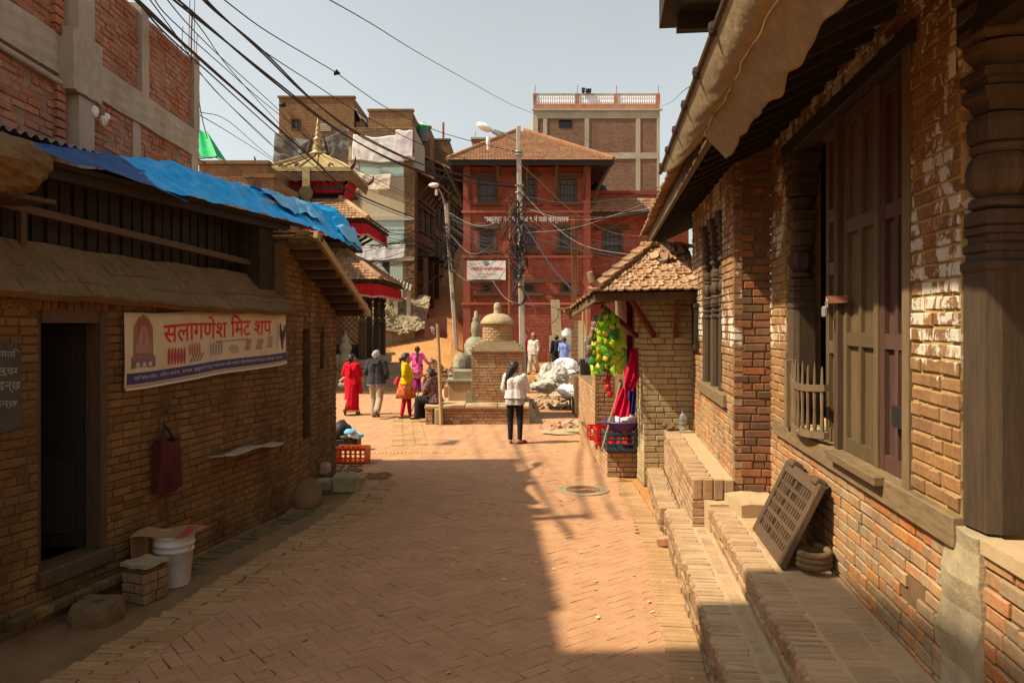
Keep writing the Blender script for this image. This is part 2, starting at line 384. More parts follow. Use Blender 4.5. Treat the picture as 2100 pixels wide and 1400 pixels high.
MAT['plast_orange'] = plain('plastic_orange', (.62,.10,.02), (.52,.08,.018), 8, .45, .4, bump=0)
MAT['plast_blue'] = plain('plastic_blue', (.035,.07,.10), (.025,.05,.08), 8, .45, .4, bump=0)
MAT['plast_red'] = plain('plastic_red', (.50,.025,.02), (.42,.02,.018), 8, .45, .4, bump=0)
MAT['plast_purple'] = plain('plastic_purple', (.10,.05,.17), (.08,.04,.14), 8, .4, .4, bump=0)
MAT['plast_grey'] = plain('plastic_grey', (.12,.13,.135), (.09,.10,.105), 8, .5, .4, bump=0)
MAT['plast_white'] = plain('plastic_white', (.60,.56,.50), (.50,.45,.38), 6, .45, .4, bump=0)
MAT['card'] = plain('cardboard', (.36,.22,.11), (.28,.16,.08), 6, .9, .1)
def glassmat():
    t = NT('bottle_plastic'); t.b.inputs['Transmission Weight'].default_value = .85; t.b.inputs['IOR'].default_value = 1.2
    return t.done((.85,.92,.95), .08, .5)
MAT['bottle'] = glassmat()
MAT['window_glass'] = plain('dusty_glass', (.03,.03,.032), (.05,.047,.042), 5, .25, .5, bump=0)
MAT['red_paint'] = plain('red_wood_paint', (.16,.03,.02), (.10,.022,.016), 9, .7, .3)

# ---------------------------------------------------------------- brick pieces
def brick_mesh(name, L, H, D, seed, mat=None, c=.006):
    """front face at y=0, goes back to y=D; chamfered, slightly chipped"""
    r = random.Random(seed); j = lambda a: r.uniform(-a, a)
    x, z = L/2, H/2
    V = [(-x+j(.003), c*1.3, -z+j(.003)), (x+j(.003), c*1.3, -z+j(.003)), (x+j(.003), c*1.3, z+j(.003)), (-x+j(.003), c*1.3, z+j(.003))]
    V += [(-x+c+abs(j(c*1.3)), j(c*.3), -z+c+abs(j(c*.7))), (x-c-abs(j(c*1.3)), j(c*.3), -z+c+abs(j(c*.7))), (x-c-abs(j(c*1.3)), j(c*.3), z-c-abs(j(c*.7))), (-x+c+abs(j(c*1.3)), j(c*.3), z-c-abs(j(c*.7)))]
    V += [(-x, D, -z), (x, D, -z), (x, D, z), (-x, D, z)]
    Fc = [(4,5,6,7)]+[(i, (i+1)%4, (i+1)%4+4, i+4) for i in range(4)]+[(i+8, (i+1)%4+8, (i+1)%4, i) for i in range(4)]
    return np.array(V, float), Fc
class Bricks:
    """gathers brick placements for one thing; the nearest become objects, the rest one mesh"""
    def __init__(s, mat, L=.205, H=.062, D=.06, nvar=5, c=.0045):
        s.mat = mat; s.items = []; s.base = {}
        for kind, LL in (('s', L), ('h', L*.49), ('q', L*.72)):
            for k in range(nvar): s.base[(kind, k)] = brick_mesh('b', LL, H, D, hash((kind == 's', k, 3)) % 1000+k, c=c)
        s.L, s.H, s.nvar = L, H, nvar; s.len = {'s': L, 'h': L*.49, 'q': L*.72}
    def put(s, c, u, n, w, ln, ht=None):
        """brick centred at c on the face plane; u along, n outward, w up"""
        kind = 'h' if ln < s.L*.6 else ('q' if ln < s.L*.86 else 's')
        sx = ln/s.len[kind]; sz = (ht or s.H)/s.H
        if ht is None:
            u, w = Vector(u), Vector(w); a = random.gauss(0, .012); u, w = u+w*a, w-u*a; sz *= random.uniform(.90, 1.03)
        s.items.append((Vector(c), Vector(u)*sx, -Vector(n), Vector(w)*sz, (kind, random.randrange(s.nvar))))
    def wall(s, O, u, n, rects, joint=.012, jit=.003, top=None, skip=None, header=.35, miss=0.0, w=None, wave=.0):
        O, u, n = Vector(O), Vector(u), Vector(n); w = Vector(w) if w is not None else Vector((0,0,1))
        ch = s.H+joint
        for (u0, u1, z0, z1) in rects:
            k0 = math.floor(z0/ch+.3); k1 = math.floor(z1/ch+.3)
            for k in range(k0, k1):
                z = (k+.5)*ch
                if z-ch*.75 < z0-ch*.6 or z+ch*.4 > z1+ch*.4: continue
                x = u0+random.uniform(-.5, 0)*s.L*.6
                while x < u1-.02:
                    ln = s.L*.49 if random.random() < header else s.L*random.uniform(.93, 1.06)
                    a, b = max(x, u0), min(x+ln, u1)
                    if u1-b < .05: b = u1
                    if b-a > .03:
                        m = (a+b)/2
                        ok = (top is None or z+ch*.3 < top(m)) and not (skip and skip(m, z)) and random.random() >= miss
                        if ok:
                            zz = z+wave*math.sin(m*1.7+z*.6)
                            s.put(O+u*m+w*zz+n*random.uniform(-jit, jit), u, n, w, b-a)
                    x = b+joint*random.uniform(.6, 1.3)
        return s
    def finish(s, parent, nobj=300, name='brick', minpx=9):
        def px(it):
            c = it[0]; d = max(.5, c.y)
            if c.y < .5: return 0
            x = 1050+c.x/d*F; y = HZ-(c.z-HC)/d*F
            if not (-30 < x < 2130 and -30 < y < 1430): return 0
            return s.H*F/d
        order = sorted(range(len(s.items)), key=lambda i: -px(s.items[i]))
        ind = [i for i in order[:nobj] if px(s.items[i]) >= minpx]; chosen = set(ind); meshes = {}
        pinv = world_of(parent).inverted() if parent is not None else Matrix()
        for i in ind:
            c, a, b, w, key = s.items[i]
            if key not in meshes:
                V, Fc = s.base[key]; me = bpy.data.meshes.new(name); me.from_pydata(V.tolist(), [], Fc); me.materials.append(s.mat); meshes[key] = me
            o = bpy.data.objects.new(name, meshes[key]); COL.objects.link(o)
            o.parent = parent
            o.matrix_parent_inverse = pinv
            o.matrix_basis = Matrix(((a.x, b.x, w.x, c.x), (a.y, b.y, w.y, c.y), (a.z, b.z, w.z, c.z), (0,0,0,1)))
        rest = [it for i, it in enumerate(s.items) if i not in chosen]
        if rest:
            VV = []; FF = []; off = 0
            for c, a, b, w, key in rest:
                V, Fc = s.base[key]; R = np.array([[a.x, b.x, w.x], [a.y, b.y, w.y], [a.z, b.z, w.z]])
                VV.append(V @ R.T+np.array(c)); FF += [tuple(q+off for q in f) for f in Fc]; off += len(V)
            me = bpy.data.meshes.new(name+'_courses'); me.from_pydata(np.concatenate(VV).tolist(), [], FF); me.materials.append(s.mat)
            tag(link(name+'_courses', me, parent), kind='stuff')
class Pieces:
    """same idea for any prototype mesh (tiles, stones)"""
    def __init__(s, mat, protos, size=.1): s.mat = mat; s.p = protos; s.items = []; s.size = size
    def put(s, c, X, Y, Z, k=None): s.items.append((Vector(c), Vector(X), Vector(Y), Vector(Z), random.randrange(len(s.p)) if k is None else k))
    def finish(s, parent, nobj=300, name='tile', minpx=9, joined='tile_courses'):
        b = Bricks.__new__(Bricks); b.mat = s.mat; b.items = s.items; b.H = s.size; b.base = {k: (np.array(v, float), f) for k, (v, f) in enumerate(s.p)}
        # reuse the brick finisher
        n0 = set(COL.objects.keys()) if False else None
        Bricks.finish(b, parent, nobj, name, minpx)
def tile_proto(L=.2, Wd=.11, th=.018, seed=0):
    """small interlocking clay tile: one lip, tapering, slight curl"""
    r = random.Random(seed); j = lambda a: r.uniform(-a, a)
    xs = [-.5*Wd, -.28*Wd, .2*Wd, .5*Wd]; zs = [.014, .0, .0, .018]
    V = []
    for y, lift in ((-L*.5, .004), (L*.5, -.004)):
        for x, z in zip(xs, zs): V.append((x+j(.002), y+j(.004), z+lift+th))
        for x, z in zip(xs, zs): V.append((x+j(.002), y+j(.004), z+lift))
    Fc = []
    for k in range(3): Fc += [(k, k+1, k+9, k+8), (k+4, k+12, k+13, k+5), (k, k+4, k+5, k+1), (k+8, k+9, k+13, k+12)]
    Fc += [(0, 8, 12, 4), (3, 7, 15, 11)]
    return V, Fc
TILES = [tile_proto(seed=i) for i in range(5)]
def tile_slope(P, e0, e1, r0, r1, course=.13, wd=.105, scale=1.0, jit=.01, miss=0.0, lift=.02):
    """fills the quad eave e0-e1, ridge r0-r1 with rows of tiles"""
    e0, e1, r0, r1 = map(Vector, (e0, e1, r0, r1))
    up = ((r0+r1)-(e0+e1)); Ls = up.length/2; up.normalize(); nrm = (e1-e0).cross(up).normalized()
    if nrm.z < 0: nrm = -nrm
    up = nrm.cross((e1-e0).normalized()); 
    if up.z < 0: up = -up
    rows = max(2, int(Ls/course))
    for i in range(rows):
        t = (i+.3)/rows; a = e0.lerp(r0, t); b = e1.lerp(r1, t); L = (b-a).length; u = (b-a).normalized(); n = max(1, int(L/wd))
        for k in range(n):
            if random.random() < miss: continue
            c = a+u*((k+.5)*L/n+random.uniform(-jit, jit)*.6)+nrm*(lift+random.uniform(0, jit))+up*random.uniform(-jit, jit)
            ti = random.gauss(0, .05*min(1, jit*80)); uu = (u+up*ti).normalized()
            yy = (nrm.cross(uu)); yy = yy if yy.dot(up) > 0 else -yy
            yy = (yy+nrm*-.10).normalized()
            P.put(c, uu*scale*(L/n)/(wd*scale) if False else uu*scale, yy*scale, nrm*scale)
# ================================================================ GROUND
def build_ground():
    xs = sorted(set([-250,-120,-60,-30,-20,-14,-10]+[x*.5 for x in range(-16, 17)]+[10,14,20,30,60,120,250]))
    ys = sorted(set([-60,-20,-5,0,2,4,8,12,16,20,24,26]+[27+k*.6 for k in range(0, 50)]+[60,70,80,120,250,500]))
    b = MB(); b.v = [(x, y, ground_z(x, y)-.012) for y in ys for x in xs]; n = len(xs)
    b.f = [(j*n+i, j*n+i+1, (j+1)*n+i+1, (j+1)*n+i) for j in range(len(ys)-1) for i in range(n-1)]; b.m = [0]*len(b.f)
    return tag(b.build('ground', MAT['ground']), kind='structure')
GROUND = build_ground()
# street line helpers ------------------------------------------------
def LX(d): return -4.99+.243*d                 # front wall of the meat shop
def RX(d): return 1.6+.117*d                   # near wall of the right house
def FX(d): return 1.256+.117*d                 # its far, proud section
def S1(d): return .708+.11*d                   # street edge of the lower step
def S2(d): return .995+.117*d                  # riser of the upper step
LU = Vector((.243, 1, 0)).normalized(); LN = Vector((1, -.243, 0)).normalized()
RU = Vector((.117, 1, 0)).normalized(); RN = Vector((-1, .117, 0)).normalized()
UP = Vector((0, 0, 1))
def strip_l(d): return -2.61+.19*(d-7.12) if d < 9.6 else -2.14+.0*(d-9.6)
def build_paving():
    # joint bed a few mm under the paver tops
    bed = MB(); rows = [(d, (strip_l(d) if d < 11.5 else (-2.2 if d < 13 else -7.5)), (S1(d)+.02 if d < 8.6 else (S1(8.6)+.02+.03*(d-8.6)) if d < 11.6 else 1.45 if d < 15.2 else 2.2)) for d in [2.5,4,5,6,7,8,9,10,11.4,11.6,12.9,13.1,15,15.4,18,22,26.8]]
    for (d, a, c) in rows: bed.v += [(a, d, -.0065), (c, d, -.0065)]
    bed.f = [(2*i, 2*i+1, 2*i+3, 2*i+2) for i in range(len(rows)-1)]; bed.m = [0]*len(bed.f)
    street = tag(bed.build('street', MAT['joint']), kind='structure')
    def lim(d):
        for (d0, a0, c0), (d1, a1, c1) in zip(rows, rows[1:]):
            if d0 <= d <= d1: t = (d-d0)/(d1-d0); return a0+(a1-a0)*t, c0+(c1-c0)*t
        return 0, 0
    L, Wd = .205, .1
    B = Bricks(MAT['paver'], L=L, H=Wd, D=.03, c=.0022)
    ang = math.radians(38); ca, sa = math.cos(ang), math.sin(ang)
    ux, uy = Vector((ca, sa, 0)), Vector((-sa, ca, 0))
    P = Wd+.0045   # module; brick = 2P x P
    N = 190
    def field(c):
        a, b_ = lim(c.y)
        left = a+.46 if c.y < 12 else a; right = b_-.33 if c.y < 11.5 else b_
        if not (left-.12 < c.x < right+.13 and 3.2 < c.y < 26.5): return False
        # platform and brick kerbs are paved by their own pieces
        if -1.72 < c.x < .35 and 17.8 < c.y < 22: return False
        return True
    for i in range(-N, N):
        for j in range(-N, N):
            q = (i-j) % 4
            if q == 0: c = ux*((i+1)*P)+uy*((j+.5)*P); u, w = ux, uy
            elif q == 3: c = ux*((i+.5)*P)+uy*((j+1)*P); u, w = uy, -ux
            else: continue
            c = c+Vector((0, 14, 0))
            if not field(c): continue
            wear = mnoise.noise(Vector((c.x*.9, c.y*.9, 3.3)))+.6*mnoise.noise(Vector((c.x*2.7, c.y*2.7, 8.1)))
            gap = .013 if wear > .58 and random.random() < .5 else (.009 if random.random() < .03 else .0)
            z = random.gauss(0, .0011)-(.003 if gap > .01 and random.random() < .3 else 0)
            B.put((c.x+random.gauss(0, .001), c.y+random.gauss(0, .001), z), u, UP, w, (2*P-.0015-gap), (P-.0012-gap*.7))
    B.finish(street, 300, 'paver', 8)
    # edging strips of bricks laid side by side
    E = Bricks(MAT['paver_edge'], L=.22, H=.062, D=.03, c=.003)
    d = 3.6
    while d < 11.4:
        for side in (0, 1):
            a, b_ = lim(d)
            if side == 0:
                for k in (0, 1): E.put((a+.115+k*.225+random.gauss(0, .012), d+random.gauss(0, .004), .0085+random.gauss(0, .0022)), (1, -.05, 0), UP, (.05, 1, 0), .215, .06)
            elif d < 11.3:
                E.put((b_-.13+random.gauss(0, .004), d, .0085+random.gauss(0, .0016)), (1, -.1, 0), UP, (.1, 1, 0), .25, .06)
        d += .0665
    d = 13.2   # pale line of edging across the square
    for k in range(60): E.put((-3.2+k*.068, 13.75+.004*k+random.gauss(0, .004), .006), (0, 1, 0), UP, (1, 0, 0), .2, .06)
    # pale paved band leading to the platform corner
    for k in range(70):
        t = k/70; d = 14.6+t*5.2; x0 = (832-1050)/F*d-.15-.05*t
        for m in (0, 1, 2): E.put((x0+m*.225+random.gauss(0, .005), d, .006+random.gauss(0, .002)), (1, 0, 0), UP, (0, 1, 0), .215, .066)
    E.finish(street, 300, 'edging_brick', 6)
    # damp gutter along the left wall
    g = MB(); pts = [3.4,4.5,5.5,6.5,7.5,8.5,9.6,10.6,11.6]
    V = []
    for d in pts:
        a = LX(d)-.1 if d < 9.4 else -2.8; c = strip_l(d)+.02
        for k in range(5):
            t = k/4; V.append((a+(c-a)*t, d, -.0035+.004*math.sin(d*7+k*3)*math.sin(PI*t)+(.05 if k == 0 else 0)))
    g.add(V, [(i*5+k, i*5+k+1, (i+1)*5+k+1, (i+1)*5+k) for i in range(len(pts)-1) for k in range(4)])
    tag(g.build('gutter', MAT['gutter']), kind='structure')
    K = Bricks(brickmat('mossy_brick', [(.20,.13,.06),(.16,.11,.05),(.24,.15,.07)], dust=(.22,.17,.09), dust_amt=.6, updust=.3, moss=(.06,.065,.025)), L=.22, H=.062, D=.03)
    d = 6.9
    while d < 11.2:
        x = (LX(d) if d < 9.36 else -2.70)+.15
        if random.random() < .93: K.put((x+random.gauss(0, .008), d, .012+random.gauss(0, .004)), (1, -.2, 0), UP, (.2, 1, 0), .24, .062)
        d += .067
    K.finish(street, 300, 'kerb_brick', 6)
    return street
STREET = build_paving()
# litter of pale leaves, chips and paper scraps
def build_litter():
    b = MB(); r = random.Random(5)
    for k in range(190):
        d = r.uniform(4.6, 13.5); x = r.uniform(strip_l(d)+.1, S1(d)-.05); s = r.uniform(.004, .024); a = r.uniform(0, 6.28); z = .006+r.uniform(0, .004)
        P = [(x+s*1.6*math.cos(a+q)*(1 if i % 2 else .55), d+s*1.6*math.sin(a+q)*(1 if i % 2 else .55), z+r.uniform(0, .006)) for i, q in enumerate((0, 1.5, 3.1, 4.5))]
        b.add(P, [(0,1,2,3)])
    return tag(b.build('ground_litter', plain('dry_scraps', (.55,.40,.24), (.42,.28,.14), 30, .9, .1, var=.5, bump=0)), 'pale scraps and dry leaf bits strewn over the brick street', 'litter', kind='stuff')
build_litter()

# manhole cover
def manhole():
    c = gp(1195, 1005); t = thing('manhole_cover', 'round worn metal manhole cover set in the brick street', 'manhole cover', (c.x, c.y, 0))
    b = MB(); b.lathe([(.0, .012), (.26, .012), (.27, .009), (.30, .009), (.305, .012), (.36, .012), (.365, -.02)], c, 40); b.build('rim', plain('worn_cement', (.34,.26,.17), (.24,.18,.11), 12), t)
    for k in range(6):
        b = MB(); r = .05+.033*k; b.lathe([(r, .011), (r+.003, .017), (r+.015, .017), (r+.018, .011)], c, 30); b.build('ring', MAT['rust'], t)
manhole()

# ================================================================ LEFT: MEAT SHOP
def LP(d, z, off=0.0): return Vector((LX(d), d, z))+LN*off
SHOP = thing('brick_shop', 'low brown brick meat shop with dark doorway and blue tarp roof', 'shop', (-3.4, 7, 0))
D0 = 4.6; k_l = math.sqrt(1+.243**2); ul = lambda d: (d-D0)*k_l
def meat_shop():
    O = Vector((LX(D0), D0, 0)); top = 2.62; U1 = ul(9.36); da, db = ul(5.867), ul(6.54)
    core = MB()
    for (a, b_, z0, z1) in ((0, da, -.1, top), (db, U1, -.1, top), (da, db, -.1, .30), (da, db, 2.40, top)):
        core.obox(O+LU*a-LN*.26+UP*z0, LU, LN, UP, b_-a, .248, z1-z0)
    core.build('wall_core', MAT['mortar_l'], SHOP)
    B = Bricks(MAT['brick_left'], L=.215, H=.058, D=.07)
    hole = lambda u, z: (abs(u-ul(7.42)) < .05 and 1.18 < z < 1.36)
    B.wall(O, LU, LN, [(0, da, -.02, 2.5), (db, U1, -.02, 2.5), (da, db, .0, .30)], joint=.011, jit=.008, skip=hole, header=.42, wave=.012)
    # soldier course over door and banner
    for k in range(int((U1)/.075)):
        u = .04+k*.075
        if u < db+.9: B.put(O+LU*u+UP*2.47+LN*random.uniform(.0, .01), UP, LN, LU, .15, .062)
    # projecting step course below the door
    for k in range(8): B.put(O+LU*(da-.25+k*.19)+UP*.16+LN*.13, LU, LN, UP, .18, .06)
    # second wall face with slits
    P2 = Vector((-2.72, 9.34, 0)); u2 = Vector((.0264, 1, 0)).normalized(); n2 = Vector((1, -.0264, 0)).normalized(); U2 = 2.46
    tp = lambda u: 3.25-.321*u
    s1, s2 = (.73, 1.09), (1.56, 1.80)
    inS = lambda u, z: (s1[0] < u < s1[1] and .78 < z < 2.27) or (s2[0] < u < s2[1] and 1.65 < z < 2.28)
    B2 = [(0, s1[0], 0, 3.3), (s1[0], s1[1], 0, .78), (s1[0], s1[1], 2.27, 3.1), (s1[1], s2[0], 0, 3.0), (s2[0], s2[1], 0, 1.65), (s2[0], s2[1], 2.28, 2.8), (s2[1], U2, 0, 2.7)]
    B.wall(P2, u2, n2, B2, joint=.012, jit=.007, top=tp, header=.4, wave=.008)
    c2 = MB()
    for (a, b_, z0, z1) in B2:
        za, zb = min(z1, tp(a)), min(z1, tp(b_))
        if za <= z0: continue
        pl = [P2+u2*a+UP*(z0-.05), P2+u2*b_+UP*(z0-.05), P2+u2*b_+UP*zb, P2+u2*a+UP*za]
        c2.prism([p-n2*.012 for p in pl], -n2*.22)
    c2.build('wall_core', MAT['mortar_l'], SHOP)
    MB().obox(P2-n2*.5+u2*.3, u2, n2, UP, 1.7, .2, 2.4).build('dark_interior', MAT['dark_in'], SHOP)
    # end wall facing the square
    e = MB(); e.prism([P2+u2*2.45+n2*-.24, P2+u2*2.45-n2*1.9, P2+u2*2.45-n2*1.9+UP*2.4, P2+u2*2.45-n2*.24+UP*2.4], u2*-.2); e.build('end_wall', MAT['mud'], SHOP)
    B.finish(SHOP, 300)
    # door frame, leaf, threshold
    fr = MB(); w = .075
    fr.obox(O+LU*da-LN*.12+UP*.30, LU, LN, UP, .045, .1, 2.1); fr.obox(O+LU*(db-w)-LN*.14+UP*.30, LU, LN, UP, w, .15, 2.1); fr.obox(O+LU*(da+.045)-LN*.13+UP*2.3, LU, LN, UP, db-da-.045-w, .13, .1)
    door = fr.build('door_frame', MAT['wood_brown'], SHOP)
    MB().obox(O+LU*(da-.02)-LN*.2+UP*.302, LU, LN, UP, db-da+.04, .26, .13, .012).build('threshold', MAT['wood_brown'], SHOP)
    # half-open leaf swung inwards
    hp = O+LU*(db-w-.005)-LN*.15; lv = (-LN*.96-LU*.28).normalized(); ln = lv.cross(UP)
    leaf = MB(); leaf.obox(hp+UP*.44, lv, ln, UP, .5, .04, 1.84); leaf = leaf.build('door_leaf', MAT['wood_dark'], SHOP)
    for z0, z1 in ((.55, 1.15), (1.25, 2.2)):
        for s in (-1,):
            MB().obox(hp+lv*.08+UP*z0-ln*.012, lv, ln, UP, .34, .014, z1-z0, .006).build('panel', MAT['wood_dark'], leaf)
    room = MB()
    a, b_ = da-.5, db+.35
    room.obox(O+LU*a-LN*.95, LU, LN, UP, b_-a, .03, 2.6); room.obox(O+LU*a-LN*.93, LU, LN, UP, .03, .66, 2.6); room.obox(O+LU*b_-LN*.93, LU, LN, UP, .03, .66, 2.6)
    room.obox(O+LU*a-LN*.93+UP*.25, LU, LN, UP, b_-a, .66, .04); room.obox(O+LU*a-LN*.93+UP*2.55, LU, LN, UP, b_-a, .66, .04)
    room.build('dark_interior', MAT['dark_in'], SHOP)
    # sloping mud-and-tile apron above the wall
    def ap(u, v):
        d = D0+u*(9.36-D0); z = 2.98-.44*v-.12*u+.006*math.sin(u*40)+.008*math.sin(u*9+v*5)
        return LP(d, z, -.30+.44*v+.004*math.sin(u*31))
    MB().slab(ap, 70, 6, -.06).build('roof_apron', MAT['mud'], SHOP)
    T = Bricks(MAT['mud'], L=.2, H=.11, D=.02)
    for k in range(46):
        for v in (.12, .38, .63, .88):
            u = (k+.5)/46; p = Vector(ap(u, v)); q = Vector(ap(u, v+.05)); dn = (q-p).normalized(); nn = LU.cross(dn).normalized(); nn = nn if nn.z > 0 else -nn
            T.put(p+nn*random.uniform(.004, .014), dn, nn, LU, .13, .1)
    T.finish(SHOP, 300, 'apron_tile')
    # dark slatted loft between apron and roof
    lb = MB().obox(LP(4.6, 2.9, -.42), LU, LN, UP, 4.85, .02, .72); lb.build('loft_wall', MAT['wood_dark'], SHOP)
    for k in range(34):
        MB().obox(LP(4.65+k*.139, 2.86-.003*k, -.395), LU, LN, UP, .105, .016+.01*(k % 3 == 0), .74).build('board', MAT['wood_dark'], SHOP)
    MB().beam(LP(4.6, 3.27, -.26), LP(9.3, 2.98, -.26), .05, .06).build('rail', MAT['wood_brown'], SHOP)
    for d in (5.6, 5.95): MB().obox(LP(d, 2.8, -.29), LU, LN, UP, .05, .05, .42).build('rail_post', MAT['wood_brown'], SHOP)
    MB().obox(LP(4.9, 3.185, -.40), LU, LN, UP, 1.0, .56, .03).build('ledge_plank', MAT['wood_brown'], SHOP)
    # roof of the loft
    def rf(u, v):
        d = 4.4+u*(9.9-4.4); return LP(d, 3.56-.03*u+.62*v*.35, -.02-1.0*v)
    MB().slab(rf, 12, 3, .04).build('roof', MAT['wood_dark'], SHOP)
    MB().beam(LP(4.4, 3.49, -.12), LP(9.6, 3.46, -.12), .08, .1).build('eave_beam', MAT['wood_dark'], SHOP)
    # loft end: dark brick cheek at the corner
    MB().obox(LP(9.0, 2.6, -.42), LU, LN, UP, .42, .3, .9).build('loft_cheek', MAT['mortar_d'], SHOP)
    # lean-to roof over the slit wall: purlins, verge, tiles
    e_hi, e_lo = Vector((-2.70, 9.30, 3.33)), Vector((-2.62, 12.25, 2.42))
    sl = (e_lo-e_hi).normalized()
    for k in range(9):
        t = (k+.3)/9; p = e_hi.lerp(e_lo, t); q = p+Vector((.34, 0, 0)); MB().beam(p+Vector((-.15, 0, -.05)), q+Vector((0, 0, -.05)), .09, .075).build('purlin', MAT['wood_brown'], SHOP)
    deck = MB(); deck.slab(lambda u, v: e_hi.lerp(e_lo, u)+Vector((.36-1.9*v, 0, .0)), 8, 4, -.025); deck.build('roof_deck', MAT['wood_pale'], SHOP)
    MB().beam(e_hi+Vector((.37, -.05, .02)), e_lo+Vector((.37, .05, .02)), .05, .09).build('verge_board', MAT['wood_pale'], SHOP)
    Tl = Pieces(MAT['tile'], TILES, .11)
    tile_slope(Tl, e_lo+Vector((.38, .08, .03)), e_lo+Vector((-1.5, .08, .03)), e_hi+Vector((.38, 0, .03)), e_hi+Vector((-1.5, 0, .03)), jit=.012)
    Tl.finish(SHOP, 300, 'roof_tile')
    MB().blob(e_hi+Vector((.2, .1, .0)), .2, .12, .09, .2, seed=3).build('mud_lump', MAT['mud'], SHOP)
meat_shop()

# ---- blue tarp, laid over the roof
def tarp():
    t = thing('blue_tarp', 'crumpled bright blue plastic tarp draped over the shop roof', 'tarp', (-3.5, 8, 3.6))
    rr = random.Random(2)
    def fn(u, v):
        d = 5.85+u*(12.15-5.85); base = LP(min(d, 9.4), 0, 0); x = base.x if d < 9.4 else -2.71+.11*(d-9.4)
        q = Vector((u*7, v*1.1, 0)); far = min(1, max(0, (d-7.3)/1.0))
        cr = ridge(q, 1.5)*.075+ridge(q+Vector((3,1,0)), 3.7)*.045+mnoise.noise(q*9)*.02
        z = 3.575-.075*u+(.10+.42*min(1, u*2.2))*v+cr*(.35+.75*far)*(1-.55*max(0, v-.7)/.3)*(.35+.65*min(1, v*2+.25))-.05*(1-v)**4
        if d > 10.3: z -= .05*(1-v)*(d-10.3)/1.8
        return Vector((x+.05+.05*mnoise.noise(Vector((u*11, 2, 0)))*(1-v)-(.55+.45*min(1, u*2))*v*(1 if d < 10.2 else max(.35, 1-(d-10.2)*.38)), d+.05*mnoise.noise(q*2.1), z))
    b = MB(); b.slab(lambda u, v: fn(.19+.81*u, v), 170, 24, .003); b.build('sheet', MAT['tarp_blue_sunlit'], t)
    MB().slab(lambda u, v: fn(.26*u, v)+Vector((.02, 0, .035-.10*(1-v)*u**3)), 50, 20, .003).build('shaded_sheet', MAT['tarp_blue_shaded'], t)  # near part of the same tarp, its shade painted in as navy
    def pale(u, v):
        p = fn(.66+.16*u, .25+.55*v); return p+Vector((.02, 0, .03+.03*ridge(p, 6)))
    MB().slab(pale, 26, 12, .003).build('pale_sheet', MAT['tarp_pale'], t)
    def pale2(u, v):
        p = fn(.90+.10*u, .02+.4*v); return p+Vector((.02, .05*u, .02+.015*math.sin(u*19+v*9)))
    MB().slab(pale2, 10, 6, .004).build('pale_flap', MAT['tarp_pale'], t, smooth=True)
tarp()
def corrugated(name, label, P0, du, dv, lu, lv, nw, amp, mat, cat='metal sheet', th=.006):
    du, dv = Vector(du).normalized(), Vector(dv).normalized(); nn = du.cross(dv).normalized(); P0 = Vector(P0)
    b = MB(); b.slab(lambda u, v: P0+du*(u*lu)+dv*(v*lv)+nn*(amp*math.sin(u*nw*2*PI)), nw*6, 2, th)
    return tag(b.build(name, mat, smooth=False), label, cat)
corrugated('corrugated_sheet', 'rusty corrugated iron sheet lying on the roof above the blue tarp', LP(5.75, 3.86, -.55), LU, -LN+UP*.15, 2.3, .7, 22, .02, MAT['iron'])
corrugated('corrugated_sheet', 'dark corrugated sheet end poking out beyond the first rusty one', LP(7.3, 3.74, -.62), LU, -LN+UP*.1, 1.35, .5, 12, .02, MAT['rust'])
tag(crumple(MB().blob(at(-6, 340, 5.45), .26, .36, .16, .10, 30, 20, seed=4, rot=.2), .09, 4).build('roof_block', MAT['mud']), 'lumpy grey brown block weighing down the near roof edge', 'block')
tag(MB().obox(LP(9.0, 3.80, -.75), LU, LN, UP, 1.25, .3, .05).build('roof_plank', MAT['metal_grey']), 'flat grey metal strip lying at the back of the blue tarp', 'metal strip')

# ---- text helper
TS = bpy.data.scenes.new('workbench')
def bake(o):
    """evaluated mesh of a helper object, made in a throw-away scene"""
    TS.collection.objects.link(o)
    with bpy.context.temp_override(scene=TS, view_layer=TS.view_layers[0]):
        dg = bpy.context.evaluated_depsgraph_get(); dg.update(); return bpy.data.meshes.new_from_object(o.evaluated_get(dg))
def text_mesh(txt, size, thick=.0):
    cu = bpy.data.curves.new('text', 'FONT'); cu.body = txt; cu.size = size; cu.resolution_u = 2; cu.offset = thick
    o = bpy.data.objects.new('text', cu); me = bake(o)
    bpy.data.objects.remove(o); bpy.data.curves.remove(cu)
    V = np.empty(len(me.vertices)*3); me.vertices.foreach_get('co', V); V = V.reshape(-1, 3)
    Fc = [tuple(p.vertices) for p in me.polygons]; bpy.data.meshes.remove(me)
    return V, Fc
def put_text(name, txt, mat, parent, fn, size, width=None, height=None, thick=0.0):
    """lays text flat through fn(x,y)->point; scaled to width x height"""
    V, Fc = text_mesh(txt, size, thick)
    if len(V) == 0: return None
    V[:, :2] -= V[:, :2].min(0); w, h = V[:, 0].max(), V[:, 1].max()
    sx = (width/w) if width else 1; sy = (height/h) if height else sx
    b = MB(); b.add([fn(x*sx, y*sy) for x, y, z in V], Fc)
    return b.build(name, mat, parent)

